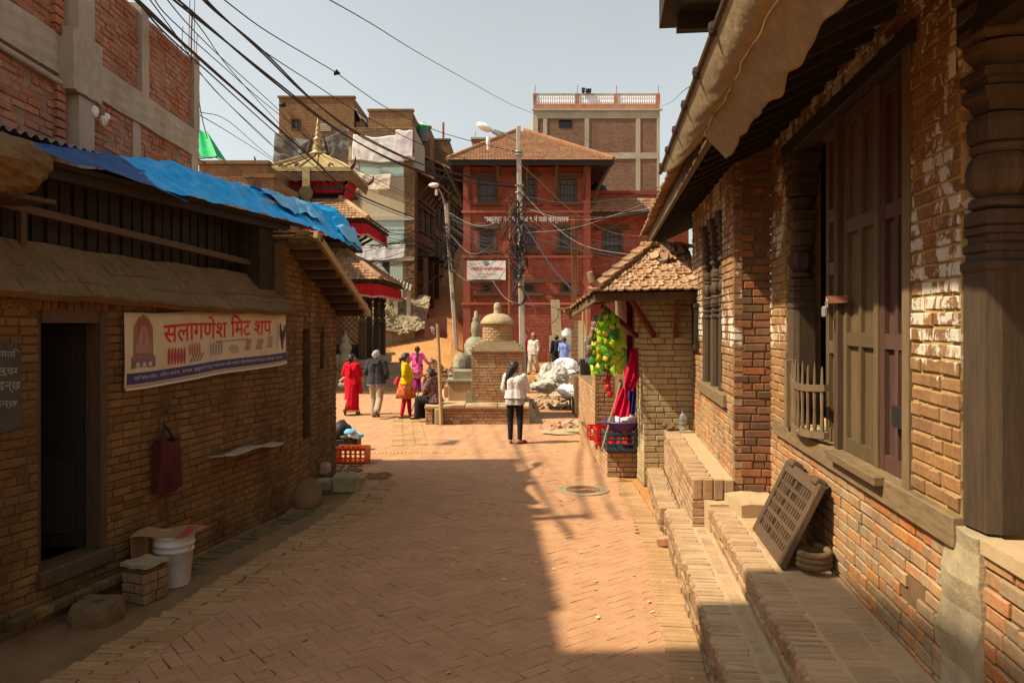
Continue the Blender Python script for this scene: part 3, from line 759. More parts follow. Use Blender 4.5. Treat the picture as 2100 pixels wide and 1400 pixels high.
# ---- banner
def banner():
    t = thing('shop_banner', 'long cream meat shop banner with red lettering on the brick wall', 'banner', LP(8, 2.1, .03))
    d0, d1 = 6.70, 9.30; w = (d1-d0)*k_l
    def P(x, y, off=.0):      # x 0..w , y 0..1 (bottom..top)
        t_ = x/w; d = d0+t_*(d1-d0); zt = 2.39+.067*t_-.012*math.sin(t_*PI*3)**2; zb = 1.735+.10*t_-.008*math.sin(t_*9)
        return LP(d, zb+(zt-zb)*y, .035+off+.012*math.sin(t_*21+y*3)*(1-y))
    b = MB(); b.slab(lambda u, v: P(u*w, v), 60, 10, -.003); b.build('cloth', plain('banner_cream', (.60,.50,.34), (.50,.40,.26), 4, .8, .2, bump=0), t, smooth=True)
    b = MB(); b.grid(lambda u, v: P(.02+u*(w-.02), .045+.15*v, .004), 60, 2); b.build('blue_stripe', plain('banner_blue', (.06,.055,.16), (.05,.045,.13), 4, .7, .2, bump=0), t)
    red = plain('banner_red', (.52,.045,.03), (.45,.035,.025), 5, .7, .2, bump=0); blk = plain('banner_black', (.05,.035,.03), (.04,.03,.025), 5, .8, .1, bump=0)
    put_text('title_lettering', 'सलागणेश िमट शप', red, t, lambda x, y: P(.50+x, .56+y/.66, .005), .3, 1.85, .245, .004)
    put_text('phone_lettering', 'सम्पर्कः ९८४१८२९०७८ ९८०८३४९७०९', blk, t, lambda x, y: P(1.30+x, .475+y/.66, .005), .1, .56, .032)
    put_text('stripe_lettering', 'यहाँ बफ ससेज, चिकेन ससेज, अण्डा, कुखुराको मासु लगायतका सबै पार्टी पिकनिकको लागि अर्डर लिइन्छ पाइन्छ', plain('banner_white', (.6,.52,.4), None, 4, .8, .1, bump=0), t, lambda x, y: P(.10+x, .085+y/.66, .008), .1, w-.2, .05)
    def shape(name, pts, c, off=.005):
        m = MB(); m.add([P(x, y, off) for x, y in pts], [tuple(range(len(pts)))]); return m.build(name, plain('ink_'+name, c, tuple(q*.7 for q in c), 25, .8, .1, bump=0), t)
    ell = lambda cx, cy, rx, ry, n=14, a0=0: [(cx+rx*math.cos(2*PI*k/n+a0), cy+ry*math.sin(2*PI*k/n+a0)) for k in range(n)]
    # seated figure under an arch
    shape('printed_throne', [(.07,.25),(.40,.25),(.40,.40),(.37,.42),(.36,.80),(.30,.93),(.235,.98),(.17,.93),(.11,.80),(.10,.42),(.07,.40)], (.30,.17,.12), .005)
    shape('printed_halo', ell(.235, .78, .09, .16), (.36,.12,.09), .007)
    shape('printed_figure', [(.12,.45),(.35,.45),(.33,.58),(.30,.62),(.29,.72),(.27,.80),(.235,.83),(.20,.80),(.18,.72),(.17,.62),(.14,.58)], (.42,.24,.17), .009)
    shape('printed_trunk', [(.225,.76),(.245,.76),(.25,.62),(.235,.56),(.22,.58),(.23,.64)], (.35,.16,.12), .011)
    shape('printed_base', [(.09,.27),(.38,.27),(.37,.36),(.10,.36)], (.22,.16,.20), .009)
    for k in range(3): shape('printed_lamp', ell(.15+.085*k, .30, .03, .035), (.5,.42,.36), .011)
    # rows of food pictures
    r = random.Random(8)
    for k in range(6): shape('printed_sausage', ell(.58+.042*k, .37-.004*k, .019, .13, 10), (.40+.05*(k % 2),.09,.08))
    for k in range(5): shape('printed_skewer', ell(.87+.04*k, .42+.01*(k % 2), .018, .10, 8), (.45,.20,.16))
    for k in range(4): shape('printed_skewer', [(.86+.05*k,.24),(.88+.05*k,.24),(.95+.05*k,.36),(.93+.05*k,.36)], (.22,.12,.09), .007)
    for k in range(5): shape('printed_bottle', ell(1.22+.045*k, .40, .016, .12, 10), (.33,.30,.25))
    shape('printed_chicken', [(1.50,.40),(1.53,.33),(1.60,.28),(1.68,.29),(1.70,.36),(1.66,.42),(1.58,.43)], (.45,.36,.27))
    for k in range(4): shape('printed_meat', ell(1.85+.045*(k % 2)+.02*(k//2), .36+.10*(k//2), .04, .05, 9), (.38,.22,.17))
    for k in range(4): shape('printed_meat', ell(2.08+.05*(k % 2)+.02*(k//2), .36+.10*(k//2), .04, .055, 9), (.42,.25,.19))
    for k in range(4): shape('printed_meat', ell(2.29+.04*(k % 2)+.01*(k//2), .38+.11*(k//2), .04, .06, 9), (.45,.27,.2))
    shape('printed_hen', [(2.44,.30),(2.47,.30),(2.48,.42),(2.52,.50),(2.52,.62),(2.50,.66),(2.50,.76),(2.47,.80),(2.46,.70),(2.45,.55)], (.45,.38,.30))
    shape('printed_rooster', [(2.57,.26),(2.60,.26),(2.61,.40),(2.66,.50),(2.67,.68),(2.64,.72),(2.62,.60),(2.58,.62),(2.56,.76),(2.53,.72),(2.53,.55),(2.55,.42)], (.09,.05,.045))
    b = MB(); b.tube([P(.02+w*k/20-.02*0, .0, .0)+Vector((0,0,-.012)) for k in range(20)]+[P(w, 0)], .012, 6); b.build('hem_rod', MAT['plast_white'], t)
banner()
# ---- chalk board
def chalkboard():
    t = thing('chalk_slate', 'dark slate panel with chalk writing beside the shop doorway', 'chalkboard', LP(5.5, 1.8, .02))
    def P(x, y, off=0): return LP(5.18+x/k_l, 1.52+y, .02+off)
    pts = [(0,.02),(.40,.0),(.52,.03),(.545,.12),(.54,.60),(.5,.63),(0,.64)]
    m = MB(); m.prism([P(x, y) for x, y in pts], LN*-.03); m.build('slate', plain('slate', (.085,.075,.06), (.055,.048,.04), 4, .9, .15), t)
    ch = plain('chalk', (.42,.38,.31), (.25,.22,.17), 30, .95, .05, bump=0)
    for k, s in enumerate(('कृपया सू पाति', 'ा ाजी बुझ', 'मास पाइन्छ', 'ड दे पाइन्छ', 'ल')):
        put_text('chalk_writing', s, ch, t, lambda x, y, k=k: P(.06+.0*k+x, .52-.118*k+y+.01*math.sin(x*9), .004), .1, (.46, .45, .47, .44, .1)[k], .075)
chalkboard()
# ---- hanging bag
def red_bag():
    p = LP(7.2, 0, .1); t = thing('hanging_bag', 'dark red cloth carrier bag hanging from the shop wall', 'bag', (p.x, p.y, 1.27))
    def fn(s):
        def g(u, v):
            w = .135+.03*v; x = (u-.5)*2*w; bul = .055*(math.sin(PI*u)**.6)*(.35+.65*math.sin(PI*min(1, v*.9+.05)))+.006*math.sin(u*23+v*6)
            return LP(7.2, 1.22-.46*v+.012*math.sin(u*9), .03+(.075 if s > 0 else .0)+s*bul*(.9 if s > 0 else .2))+LU*x
        return g
    b = MB(); b.grid(fn(1), 16, 14); b.grid(fn(-1), 16, 14)
    g1, g2 = fn(1), fn(-1)
    for e in (0, 1): b.grid(lambda u, v, e=e: g1(e, v).lerp(g2(e, v), u), 2, 14)
    b.grid(lambda u, v: g1(u, 1).lerp(g2(u, 1), v), 16, 2)
    b.build('bag_body', clothm('bag_cloth', (.085,.018,.016), (.055,.012,.012)), t, smooth=True)
    b = MB(); b.tube([LP(7.2, 1.2, .08)+LU*-.09, LP(7.2, 1.3, .06)+LU*-.04, LP(7.2, 1.36, .04), LP(7.2, 1.3, .06)+LU*.04, LP(7.2, 1.2, .08)+LU*.09], .013, 6); b.build('handle', MAT['black'], t)
    b = MB(); b.tube([LP(7.2, 1.34, .045), LP(7.2, 1.58, .01)], .004, 4); b.build('string', MAT['black'], t)
red_bag()
tag(MB().slab(lambda u, v: LP(7.9+1.13*u, .93-.02*u+.03*v*(1-u)-.015*math.sin(u*9), .0+.2*v-.03*u*v), 12, 2, .022).build('stone_shelf', plain('slab_grey', (.40,.34,.27), (.28,.23,.18), 6)), 'thin grey slab shelf jutting from the wall below the banner', 'shelf')
# ---- bucket with cardboard
def bucket():
    c = gp(357, 1197); t = thing('plastic_bucket', 'dirty white plastic bucket with wire handle by the shop wall', 'bucket', (c.x, c.y, 0))
    prof = [(.128, .0), (.132, .01), (.158, .30), (.168, .305), (.168, .322), (.160, .327), (.163, .355), (.174, .36), (.174, .378), (.165, .382), (.170, .43), (.178, .435), (.178, .447), (.166, .447), (.160, .40), (.13, .03), (.0, .03)]
    b = MB(); b.lathe(prof, c, 32); b.build('pail', MAT['plast_white'], t, smooth=True)
    for s in (-1,):
        b = MB(); b.tube([c+Vector((-.17*math.cos(a)*.98, -.17*math.cos(a)*0-.172*math.sin(a), .37-.15*math.sin(a))) for a in [k*PI/14 for k in range(15)]], .004, 5); b.build('handle', MAT['metal_grey'], t)
    cb = thing('cardboard_flap', 'torn brown cardboard with a red print covering the bucket', 'cardboard', (c.x, c.y, .45))
    MB().slab(lambda u, v: c+Vector((-.30+.52*u, -.19+.36*v+.03*u, .452+.05*u*0+.016*math.sin(u*7+v*3)+.03*(u-.5)**2)), 10, 6, -.006).build('sheet', MAT['card'], cb)
    MB().slab(lambda u, v: c+Vector((-.30+.0*u+.012*v, -.17+.3*u, .447-.30*v)), 6, 6, .006).build('side_flap', MAT['card'], cb)
    MB().slab(lambda u, v: c+Vector((.08+.1*u, -.17+.3*v, .462+.016*math.sin((u*.2+.7)*7+v*2.6)+.03*(u*.2+.2)**2)), 3, 5, -.002).build('red_print', plain('card_red', (.42,.07,.06), (.36,.08,.06), 14, .9, .1), cb)
bucket()
# ---- brick block, stone block
def brick_block():
    c = gp(272, 1238); t = thing('brick_block', 'squat stack of old bricks capped with mortar beside the bucket', 'brick stack', (c.x, c.y, 0))
    u = Vector((.93, -.37, 0)).normalized(); v = Vector((.37, .93, 0)).normalized(); O = c-u*.12+v*.0
    MB().obox(O+u*.012+v*.012+UP*-.02, u, v, UP, .216, .226, .30).build('core', MAT['mortar_l'], t)
    B = Bricks(brickmat('brick_block_mat', [(.26,.14,.08),(.30,.17,.1),(.22,.11,.06)], dust=(.36,.26,.16), dust_amt=.6), L=.15, H=.072, D=.06)
    B.wall(O, u, -v, [(0, .24, 0, .31)], joint=.012, header=.2, jit=.006); B.wall(O+u*.24, v, u, [(0, .25, 0, .31)], joint=.012, header=.2, jit=.006); B.wall(O, v, -u, [(0, .25, 0, .31)], joint=.012, header=.2, jit=.006)
    B.finish(t)
    MB().slab(lambda a, b_: O+u*(-.01+.26*a)+v*(-.01+.27*b_)+UP*(.325+.006*math.sin(a*9+b_*7)), 5, 5, .03).build('mortar_cap', MAT['stone_warm'], t)
brick_block()
def stone_block():
    c = gp(200, 1272); t = thing('holed_stone', 'rough stone block with a round socket hole by the shop step', 'stone', (c.x, c.y, 0))
    b = MB(); n = 26; rr = random.Random(3)
    rings = [(1.0, -.02), (1.04, .06), (1.0, .13), (.93, .165), (.88, .175), (.40, .178), (.34, .17), (.30, .10), (.0, .09)]
    V = []; 
    for j, (k, z) in enumerate(rings):
        for i in range(n):
            a = 2*PI*i/n; cx, sy = math.cos(a), math.sin(a); m = max(abs(cx), abs(sy)); e = 1/m**.75 if k > .6 else 1.0
            q = 1+(.07*math.sin(3*a+1)+.05*math.sin(5*a+j)+rr.uniform(-.03, .03))*(k > .6)
            V.append(c+Vector((cx*.16*k*e*q, .15*sy*k*e*q, z*.9+(rr.uniform(-.008, .008) if k > .6 else 0))))
    b.add(V, [(j*n+i, j*n+(i+1)%n, (j+1)*n+(i+1)%n, (j+1)*n+i) for j in range(len(rings)-1) for i in range(n)]); b.build('block', MAT['mud'], t)
stone_block()
# ---- stones at the far corner of the shop
def corner_stones():
    spec = [('flat slab', (650, 968), 1012, .30, .2, .14, .15, 'flat stone slab resting on top of the corner stone pile'), ]
    data = [((660, 1008), .27, .22, .165, 0, 'squarish stone under the flat slab at the wall corner', 10),
            ((707, 1011), .36, .26, .25, 0, 'largest squared stone block at the shop wall corner', 11),
            ((650, 1000), .30, .24, .15, .175, 'flat stone slab topping the stones at the wall corner', 12),
            ((634, 1000), .2, .2, .16, 0, 'small dark stone wedged against the wall at the corner', 13)]
    for (px, py), w, dd, h, z0, lab, sd in data:
        c = gp(px, py); b = MB(); rr = random.Random(sd)
        a = rr.uniform(-.15, .25); u = Vector((math.cos(a), math.sin(a), 0)); v = Vector((-math.sin(a), math.cos(a), 0))
        b.obox(c-u*w/2+UP*(z0-.01*(z0 == 0)), u, v, UP, w, dd, h, .028)
        b.v = [tuple(Vector(p)+Vector((rr.uniform(-1, 1), rr.uniform(-1, 1), rr.uniform(-.5, .5)))*.012) for p in b.v]
        tag(b.build('corner_stone', MAT['stone_warm']), lab, 'stone', 'stones at the shop corner')
    c = gp(622, 1040); tag(MB().blob(c+Vector((-.05, .25, .0)), .24, .36, .30, .10, 20, 12, seed=5, flat=-.05).build('cement_mound', MAT['mud'], smooth=True), 'smooth mound of cement against the foot of the shop wall', 'mound')
corner_stones()
# ================================================================ RIGHT: OLD BRICK HOUSE
def RP(d, z, off=0.0): return Vector((RX(d), d, z))+RN*off
def FP(d, z, off=0.0): return Vector((FX(d), d, z))+RN*off
HOUSE = thing('old_brick_house', 'old brick house with carved wooden door, windows and steps on the right', 'house', (2.3, 7, 0))
kr = math.sqrt(1+.117**2)
def chamfer_proto(a, b, c, bev, seed):
    m = MB().obox((-a/2, -b/2, -c/2), (1,0,0), (0,1,0), (0,0,1), a, b, c, bev); r = random.Random(seed)
    return [tuple(q+r.uniform(-1, 1)*.0035 for q in v) for v in m.v], m.f
def carved_column(O, z0, z1, w, parent, mat=None, shaft=None, u=RU, n=RN, label=None):
    """square lower shaft, then turned and moulded upper part; O on ground line centre"""
    mat = mat or MAT['wood_carved']; O = Vector(O); h = w/2; rot = math.atan2(u.y, u.x)
    zs = z0+(z1-z0)*.46 if shaft is None else shaft
    b = MB(); b.lathe([(h, z0), (h, zs)], O, 16, 1.0, rot=rot); c = b.build('column_shaft', mat, parent)
    H = z1-zs; f = lambda t: zs+H*t
    seg = [('moulding', 1, [(1.02,0),(1.10,.01),(1.10,.03),(.92,.04),(.92,.06),(1.02,.065),(1.02,.085),(.86,.095),(.86,.115),(1.0,.12),(1.0,.14)]),
           ('scallop', 1, [(.9,.142),(1.0,.15),(.96,.19),(.80,.195)]),
           ('ring', 0, [(.80,.197),(1.0,.205),(1.04,.22),(.95,.232),(.75,.235)]),
           ('melon', 0, [(.70,.237),(.92,.26),(1.05,.29),(1.08,.315),(1.0,.35),(.85,.37)]),
           ('ring', 0, [(.85,.372),(1.0,.38),(1.0,.395),(.88,.405)]),
           ('drum', .4, [(.88,.407),(1.0,.42),(1.02,.47),(.95,.49),(.7,.50)]),
           ('moulding', 1, [(.70,.502),(.8,.53),(1.05,.55),(1.05,.57),(.9,.58),(.9,.60),(1.1,.605),(1.1,.63),(.8,.64)]),
           ('lotus', 0, [(.75,.642),(.85,.66),(1.15,.69),(1.2,.71),(.9,.72)]),
           ('moulding', 1, [(.95,.722),(1.15,.74),(1.15,.77),(1.0,.775),(1.0,.80),(1.2,.805),(1.2,.84),(1.05,.845),(1.05,.87),(1.3,.88),(1.3,.93),(1.45,.94),(1.45,1.0)])]
    for name, sq, pr in seg:
        n_ = 16 if sq else 24
        b = MB(); b.lathe([(h*r, f(t)) for r, t in pr], O, n_, sq, rot=rot)
        if name == 'melon':    # ribs
            V = []
            for i, v in enumerate(b.v):
                k = i % n_; q = Vector(v)-O; s = 1.06 if k % 3 == 1 else .95; V.append((O.x+q.x*s, O.y+q.y*s, v[2]))
            b.v = V
        b.build(name, mat, c)
    return c
def panel_door(O, u, n, w, z0, z1, rows, mat, parent, name='door', stile=.075, cols=2, th=.045):
    """leaf with raised frame and recessed panels; O at base of hinge edge on its front plane"""
    O = Vector(O); b = MB(); mid = .05
    b.obox(O+UP*z0-n*th, u, n, UP, stile, th, z1-z0); b.obox(O+u*(w-stile)+UP*z0-n*th, u, n, UP, stile, th, z1-z0)
    cw = (w-2*stile-mid*(cols-1))/cols
    zs = [z0]+[z0+(z1-z0)*r for r in rows]+[z1]
    rl = .09
    edges = []
    for i, z in enumerate(zs):
        a = z if i == 0 else (z-rl if i == len(zs)-1 else z-rl/2); b.obox(O+u*stile+UP*a-n*(th-.001), u, n, UP, w-2*stile, th-.003, rl); edges.append((a, a+rl))
    for c in range(cols-1):
        for (p, q), (r, s) in zip(edges, edges[1:]): b.obox(O+u*(stile+cw*(c+1)+mid*c)+UP*q-n*(th-.001), u, n, UP, mid, th-.004, r-q)
    d = b.build(name, mat, parent)
    for c in range(cols):
        for (p, q), (r, s) in zip(edges, edges[1:]):
            m = MB().obox(O+u*(stile+(cw+mid)*c)+UP*q-n*(th+.004), u, n, UP, cw, .02, r-q); m.build('panel', mat, d)
    return d
def right_house():
    W1 = 4.25
    O = Vector((RX(2.0), 2.0, 0)); ur = lambda d: (d-2.0)*kr
    # -- lower wall under the beam
    low = Bricks(MAT['brick_right_low'], L=.205, H=.064, D=.08)
    hole = lambda u, z: (abs(u-ur(4.05)) < .16 and .86 < z < 1.0) or (abs(u-ur(5.75)) < .1 and .45 < z < .5)
    low.wall(O, RU, RN, [(ur(3.62), ur(7.46), .55, 1.27), (ur(2.0), ur(3.28), .3, 1.36)], joint=.011, jit=.007, header=.4, skip=hole)
    up = Bricks(MAT['brick_right_up'], L=.21, H=.064, D=.08)
    up.wall(O, RU, RN, [(ur(3.52), ur(4.06), 1.43, W1), (ur(6.86), ur(7.46), 1.27, W1), (ur(4.06), ur(6.86), 3.84, W1)], joint=.012, jit=.006, header=.4)
    core = MB()
    core.obox(O+RU*ur(3.3)-RN*.3+UP*.2, RU, RN, UP, ur(7.46)-ur(3.3), .286, 1.09); core.obox(O-RN*.3, RU, RN, UP, ur(3.3), .286, 1.38)
    core.build('wall_core', MAT['mortar_r'], HOUSE)
    c2 = MB()
    for a, b_ in ((3.52, 4.06), (6.86, 7.46)): c2.obox(O+RU*ur(a)-RN*.3+UP*1.29, RU, RN, UP, ur(b_)-ur(a), .287, W1-1.29)
    c2.obox(O+RU*ur(4.06)-RN*.3+UP*3.84, RU, RN, UP, ur(6.86)-ur(4.06), .28, W1-3.84)
    c2.build('wall_core', MAT['mortar_y'], HOUSE)
    # -- sill beam
    MB().obox(RP(3.5, 1.285, -.1), RU, RN, UP, (7.2-3.5)*kr, .135, .145, .008).build('sill_beam', MAT['wood_horiz'], HOUSE)
    MB().obox(RP(4.35, 1.385, .03), RU, RN, UP, .95*kr, .06, .055, .006).build('door_sill', MAT['wood_horiz'], HOUSE)
    MB().obox(RP(4.0, 3.74, -.12), RU, RN, UP, 2.95*kr, .14, .12, .008).build('lintel', MAT['wood_dark'], HOUSE)
    # -- big door: two leaves between posts
    MB().obox(RP(5.36, 1.432, -.14), RU, RN, UP, .085, .13, 2.31).build('door_post', MAT['wood_brown'], HOUSE)
    MB().obox(RP(4.07, 1.432, -.14), RU, RN, UP, .10, .145, 2.31).build('door_post', MAT['wood_grey'], HOUSE)
    d1 = panel_door(RP(4.68, 0, -.045), RU, RN, (5.36-4.68)*kr-.004, 1.435, 3.73, (.33, .66), MAT['wood_olive'], HOUSE)
    d2 = panel_door(RP(4.17, 0, -.055), RU, RN, (4.68-4.17)*kr-.006, 1.435, 3.73, (.33, .66), MAT['wood_maroon'], HOUSE)
    MB().obox(RP(4.24, 1.72, -.04), RU, RN, UP, .15, .02, .12, .004).build('lock_plate', MAT['black'], d2)
    b = MB(); b.beam(RP(5.18, 2.46, -.03), RP(5.44, 2.46, .04), .02, .05); b.build('hasp', MAT['rust'], d1)
    b = MB(); q = RP(5.42, 2.34, .045); b.obox(q-RU*.03, RU, RN, UP, .06, .03, .075, .008); b.tube([q+RU*-.02+UP*.07, q+RU*-.02+UP*.11, q+UP*.125, q+RU*.02+UP*.11, q+RU*.02+UP*.07], .006, 6); b.build('padlock', MAT['metal_grey'], d1)
    # -- window bay beside the door: column, recessed board, railing
    panel_door(RP(5.46, 0, -.075), RU, RN, .42, 1.435, 3.73, (.3, .55, .72), MAT['wood_olive'], HOUSE, 'shutter')
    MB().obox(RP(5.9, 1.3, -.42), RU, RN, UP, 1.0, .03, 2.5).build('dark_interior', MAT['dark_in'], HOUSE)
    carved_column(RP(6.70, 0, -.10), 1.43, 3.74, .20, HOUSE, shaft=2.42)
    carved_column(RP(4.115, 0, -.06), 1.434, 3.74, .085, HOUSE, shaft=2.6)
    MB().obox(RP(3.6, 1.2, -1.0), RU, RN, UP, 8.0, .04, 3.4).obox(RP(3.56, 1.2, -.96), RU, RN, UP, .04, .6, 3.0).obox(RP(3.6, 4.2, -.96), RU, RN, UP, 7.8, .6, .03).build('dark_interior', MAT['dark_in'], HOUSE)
    # little curved balustrade
    bal = MB()
    def arc(t, z): return RP(5.52+(6.52-5.52)*t, z, .02+.07*math.sin(PI*t))
    for z, hh in ((1.50, .05), (1.84, .05)):
        P = [arc(k/10, z-.03*math.sin(PI*k/10)) for k in range(11)]
        for p, q in zip(P, P[1:]): bal.beam(p, q+(q-p)*.06, .035, hh)
    bal = bal.build('window_railing', MAT['wood_grey'], HOUSE)
    for k in range(9):
        t = .06+k*.11; p = arc(t, 1.46); MB().lathe([(.013, 0), (.016, .1), (.012, .2), (.016, .3), (.012, .42), (.009, .5), (.002, .53+.03*(k % 2))], p, 8).build('baluster', MAT['wood_grey'], bal)
    MB().obox(RP(6.5, 1.43, -.02), RU, RN, UP, .09, .09, .56).build('railing_post', MAT['wood_grey'], bal)
    MB().blob(RP(6.0, 1.47, -.02), .13, .2, .045, .05, seed=2, n=14).build('sill_stone', MAT['stone_warm'], HOUSE, smooth=True)
    # -- big carved column at the open bay nearest the camera
    carved_column(Vector((2.135, 3.41, 0)), 1.405, 3.9, .24, HOUSE, mat=MAT['wood_carved'], shaft=2.52)
    # open bay: floor, back wall, side
    bay = MB(); bay.obox(RP(1.6, 1.335, -1.1), RU, RN, UP, 1.68, 1.12, .06); bay.build('bay_floor', MAT['dust_top'], HOUSE)
    MB().obox(RP(1.6, 1.38, -1.12), RU, RN, UP, 2.2, .03, 2.6).build('bay_back', MAT['mud'], HOUSE)
    MB().obox(RP(3.50, 1.29, -1.1), RU, RN, UP, .03, .8, 2.8).build('bay_side', MAT['mud'], HOUSE)
    MB().obox(RP(1.6, 3.9, -1.1), RU, RN, UP, 2.2, 1.1, .06).build('bay_ceiling', MAT['wood_dark'], HOUSE)
    # cement pier under the column
    pier = MB(); pier.slab(lambda u, v: RP(3.28+.36*u, .55+.84*v, .025+.014*math.sin(u*5+v*7)+.01*math.sin(v*19)), 8, 12, -.12); pier.build('cement_pier', MAT['stone_warm'], HOUSE)
    # -- far, proud section: camera-facing pillar and its wall
    FO = Vector((FX(7.5), 7.5, 0)); fw = .36; fu = -RN; fn = -RU
    pl = Bricks(MAT['brick_dark'], L=.205, H=.064, D=.07)
    pl.wall(FO, fu, fn, [(0, fw, .2, W1)], joint=.011, jit=.005, header=.4); 
    uf = lambda d: (d-7.5)*kr
    up.wall(FO, RU, RN, [(0, uf(8.28), 1.6, W1), (uf(9.9), uf(11.02), 1.9, W1), (uf(8.28), uf(9.9), 3.5, W1)], joint=.012, jit=.006, header=.4)
    low.wall(FO, RU, RN, [(0, uf(11.02), .2, 1.5), (0, uf(8.28), 1.45, 1.6), (uf(9.9), uf(11.02), 1.5, 1.9)], joint=.011, jit=.006, header=.4)
    c3 = MB()
    for (a, b_, z0, z1) in ((7.515, 8.28, 0, W1), (8.28, 9.9, 0, 1.5), (8.28, 9.9, 3.5, W1), (9.9, 11.05, 0, W1)): c3.obox(FP(a, z0, -.34), RU, RN, UP, (b_-a)*kr, .326, z1-z0)
    c3.build('wall_core', MAT['mortar_r'], HOUSE)
    low.finish(HOUSE, 300); up.finish(HOUSE, 300); pl.finish(HOUSE, 300)
    MB().obox(FP(7.9, 1.44, -.08), RU, RN, UP, 2.2, .13, .13, .008).build('sill_beam', MAT['wood_horiz'], HOUSE)
    MB().obox(FP(8.28, 1.5, -.33), RU, RN, UP, 1.62*kr, .02, 2.0).build('dark_interior', MAT['dark_in'], HOUSE)
    for d in (8.42, 9.05, 9.75): carved_column(FP(d, 0, -.08), 1.57, 3.5, .17, HOUSE, shaft=2.35)
    for d in (8.55, 9.2): MB().obox(FP(d, 1.57, -.17), RU, RN, UP, .42, .03, .72).build('window_board', MAT['wood_dark'], HOUSE)
    w = MB(); w.obox(FP(10.2, 1.95, .0), RU, RN, UP, .55, .05, .06); w.obox(FP(10.2, 2.5, .0), RU, RN, UP, .55, .05, .06); w = w.build('window_frame', MAT['wood_dark'], HOUSE)
    for k in range(6): MB().obox(FP(10.22+k*.095, 2.01, .01), RU, RN, UP, .03, .03, .49).build('window_bar', MAT['wood_dark'], w)
    # -- steps, bench
    row = [chamfer_proto(.0715, .215, .12, .016+.004*(i % 3), i) for i in range(9)]
    def rowlocks(P, line, da, db, ztop, step=.0725, inn=.1):
        d = da
        while d < db:
            p = Vector((line(d)+inn, d, ztop-.060+random.gauss(0, .004))); tl = random.gauss(0, .015); P.put(p+RN*random.gauss(0, .004), -RU*random.uniform(.92, 1.06)+RN*tl, RN+RU*tl, UP+RN*random.gauss(0, .03)); d += step
    st = thing('brick_steps', 'two long dusty brick steps running below the carved door', 'steps', (1.8, 5, 0))
    def prism(name, l0, l1, da, db, z0, z1, mat, parent):
        m = MB(); m.prism([(l0(da), da, z0), (l1(da), da, z0), (l1(db), db, z0), (l0(db), db, z0)], (0, 0, z1-z0)); return m.build(name, mat, parent)
    prism('step_core', lambda d: S1(d)+.02, lambda d: S2(d)+.03, 2.6, 8.25, -.05, .3395, MAT['dust_top'], st)
    prism('step_core', lambda d: S2(d)+.02, lambda d: RX(d)-.0, 2.6, 7.35, -.05, .5725, MAT['dust_top'], st)
    R = Pieces(MAT['brick_step'], row, .066); rowlocks(R, S1, 2.8, 8.2, .345); rowlocks(R, S2, 2.8, 7.3, .580); R.finish(st, 300, 'edge_brick', 6)
    Rb = Bricks(MAT['brick_step'], L=.205, H=.062, D=.05)
    u1 = Vector((.11, 1, 0)).normalized(); n1 = Vector((-1, .11, 0)).normalized()
    Rb.wall(Vector((S1(2.7), 2.7, 0)), u1, n1, [(0, 5.6, 0, .225)], joint=.012, jit=.012, header=.6)
    Rb.wall(Vector((S2(2.7), 2.7, 0)), RU, RN, [(0, 4.6, .34, .46)], joint=.012, jit=.006)
    Rb.wall(Vector((S1(8.25), 8.25, 0)), -RN, -RU, [(0, .45, 0, .3)], joint=.012, jit=.006)
    # dusty pavers on the treads
    Tb = Bricks(MAT['brick_step'], L=.215, H=.07, D=.03, c=.003)
    for line, end, z, da, db in ((S1, S2, .341, 2.8, 8.1), (S2, RX, .574, 2.8, 7.2)):
        d = da
        while d < db:
            x = line(d)+.225; e = end(d)-.02; 
            while x < e:
                l = min(.215, e-x)
                if l > .05: Tb.put((x+l/2, d, z+random.gauss(0, .0015)), (1, -.117, 0), UP, (.117, 1, 0), l-.006, .066)
                x += l+.004
            d += .0725
    Tb.finish(st, 300, 'tread_brick', 6)
    Rb.finish(st, 300, 'riser_brick', 6)
    # block by the pillar
    m = MB(); m.slab(lambda u, v: Vector((2.03+.42*u+.0*v, 6.9+.56*v+.04*u, .685+.008*math.sin(u*7+v*5))), 5, 5, .16); m.build('cement_block', MAT['dust_top'], st)
    m = MB(); m.slab(lambda u, v: Vector((S2(7.3)+.0+.5*u, 7.3+.35*v, .60+.008*math.sin(u*9+v*5))), 4, 4, .6); m.build('step_end', MAT['dust_top'], st)
    be = thing('brick_bench', 'raised dusty brick bench along the far house wall', 'bench', (1.95, 9, 0))
    F2 = lambda d: FX(d)-.40
    prism('bench_core', lambda d: F2(d)+.02, lambda d: FX(d)-.0, 7.52, 11.0, -.02, .79, MAT['dust_top'], be)
    Q = Pieces(MAT['brick_step'], row, .066); rowlocks(Q, F2, 7.56, 10.98, .805)
    Q2 = [chamfer_proto(.10, .10, .20, .012, i+9) for i in range(4)]
    Q.finish(be, 300, 'edge_brick', 6)
    Bb = Bricks(MAT['brick_step'], L=.205, H=.062, D=.05)
    Bb.wall(Vector((F2(7.52), 7.52, 0)), RU, RN, [(0, 3.5, 0, .69)], joint=.012, jit=.006)
    Bb.wall(Vector((F2(7.52), 7.52, 0)), -RN, -RU, [(0, .42, 0, .60)], joint=.012, jit=.008)
    for k in range(4): Bb.put(Vector((F2(7.52), 7.515, .70))-RN*(.05+.1*k), UP, -RU, -RN, .19, .09)
    Bb.finish(be, 300)
    lo = thing('low_brick_step', 'low crumbling brick step in front of the raised bench', 'step', (1.8, 9.6, 0))
    G1 = lambda d: F2(d)-.235
    prism('step_core', lambda d: G1(d)+.015, lambda d: F2(d)-.02, 8.62, 11.0, -.02, .255, MAT['dust_top'], lo)
    Q = Pieces(MAT['brick_step'], row, .066); rowlocks(Q, G1, 8.66, 10.95, .27); Q.finish(lo, 300, 'edge_brick', 6)
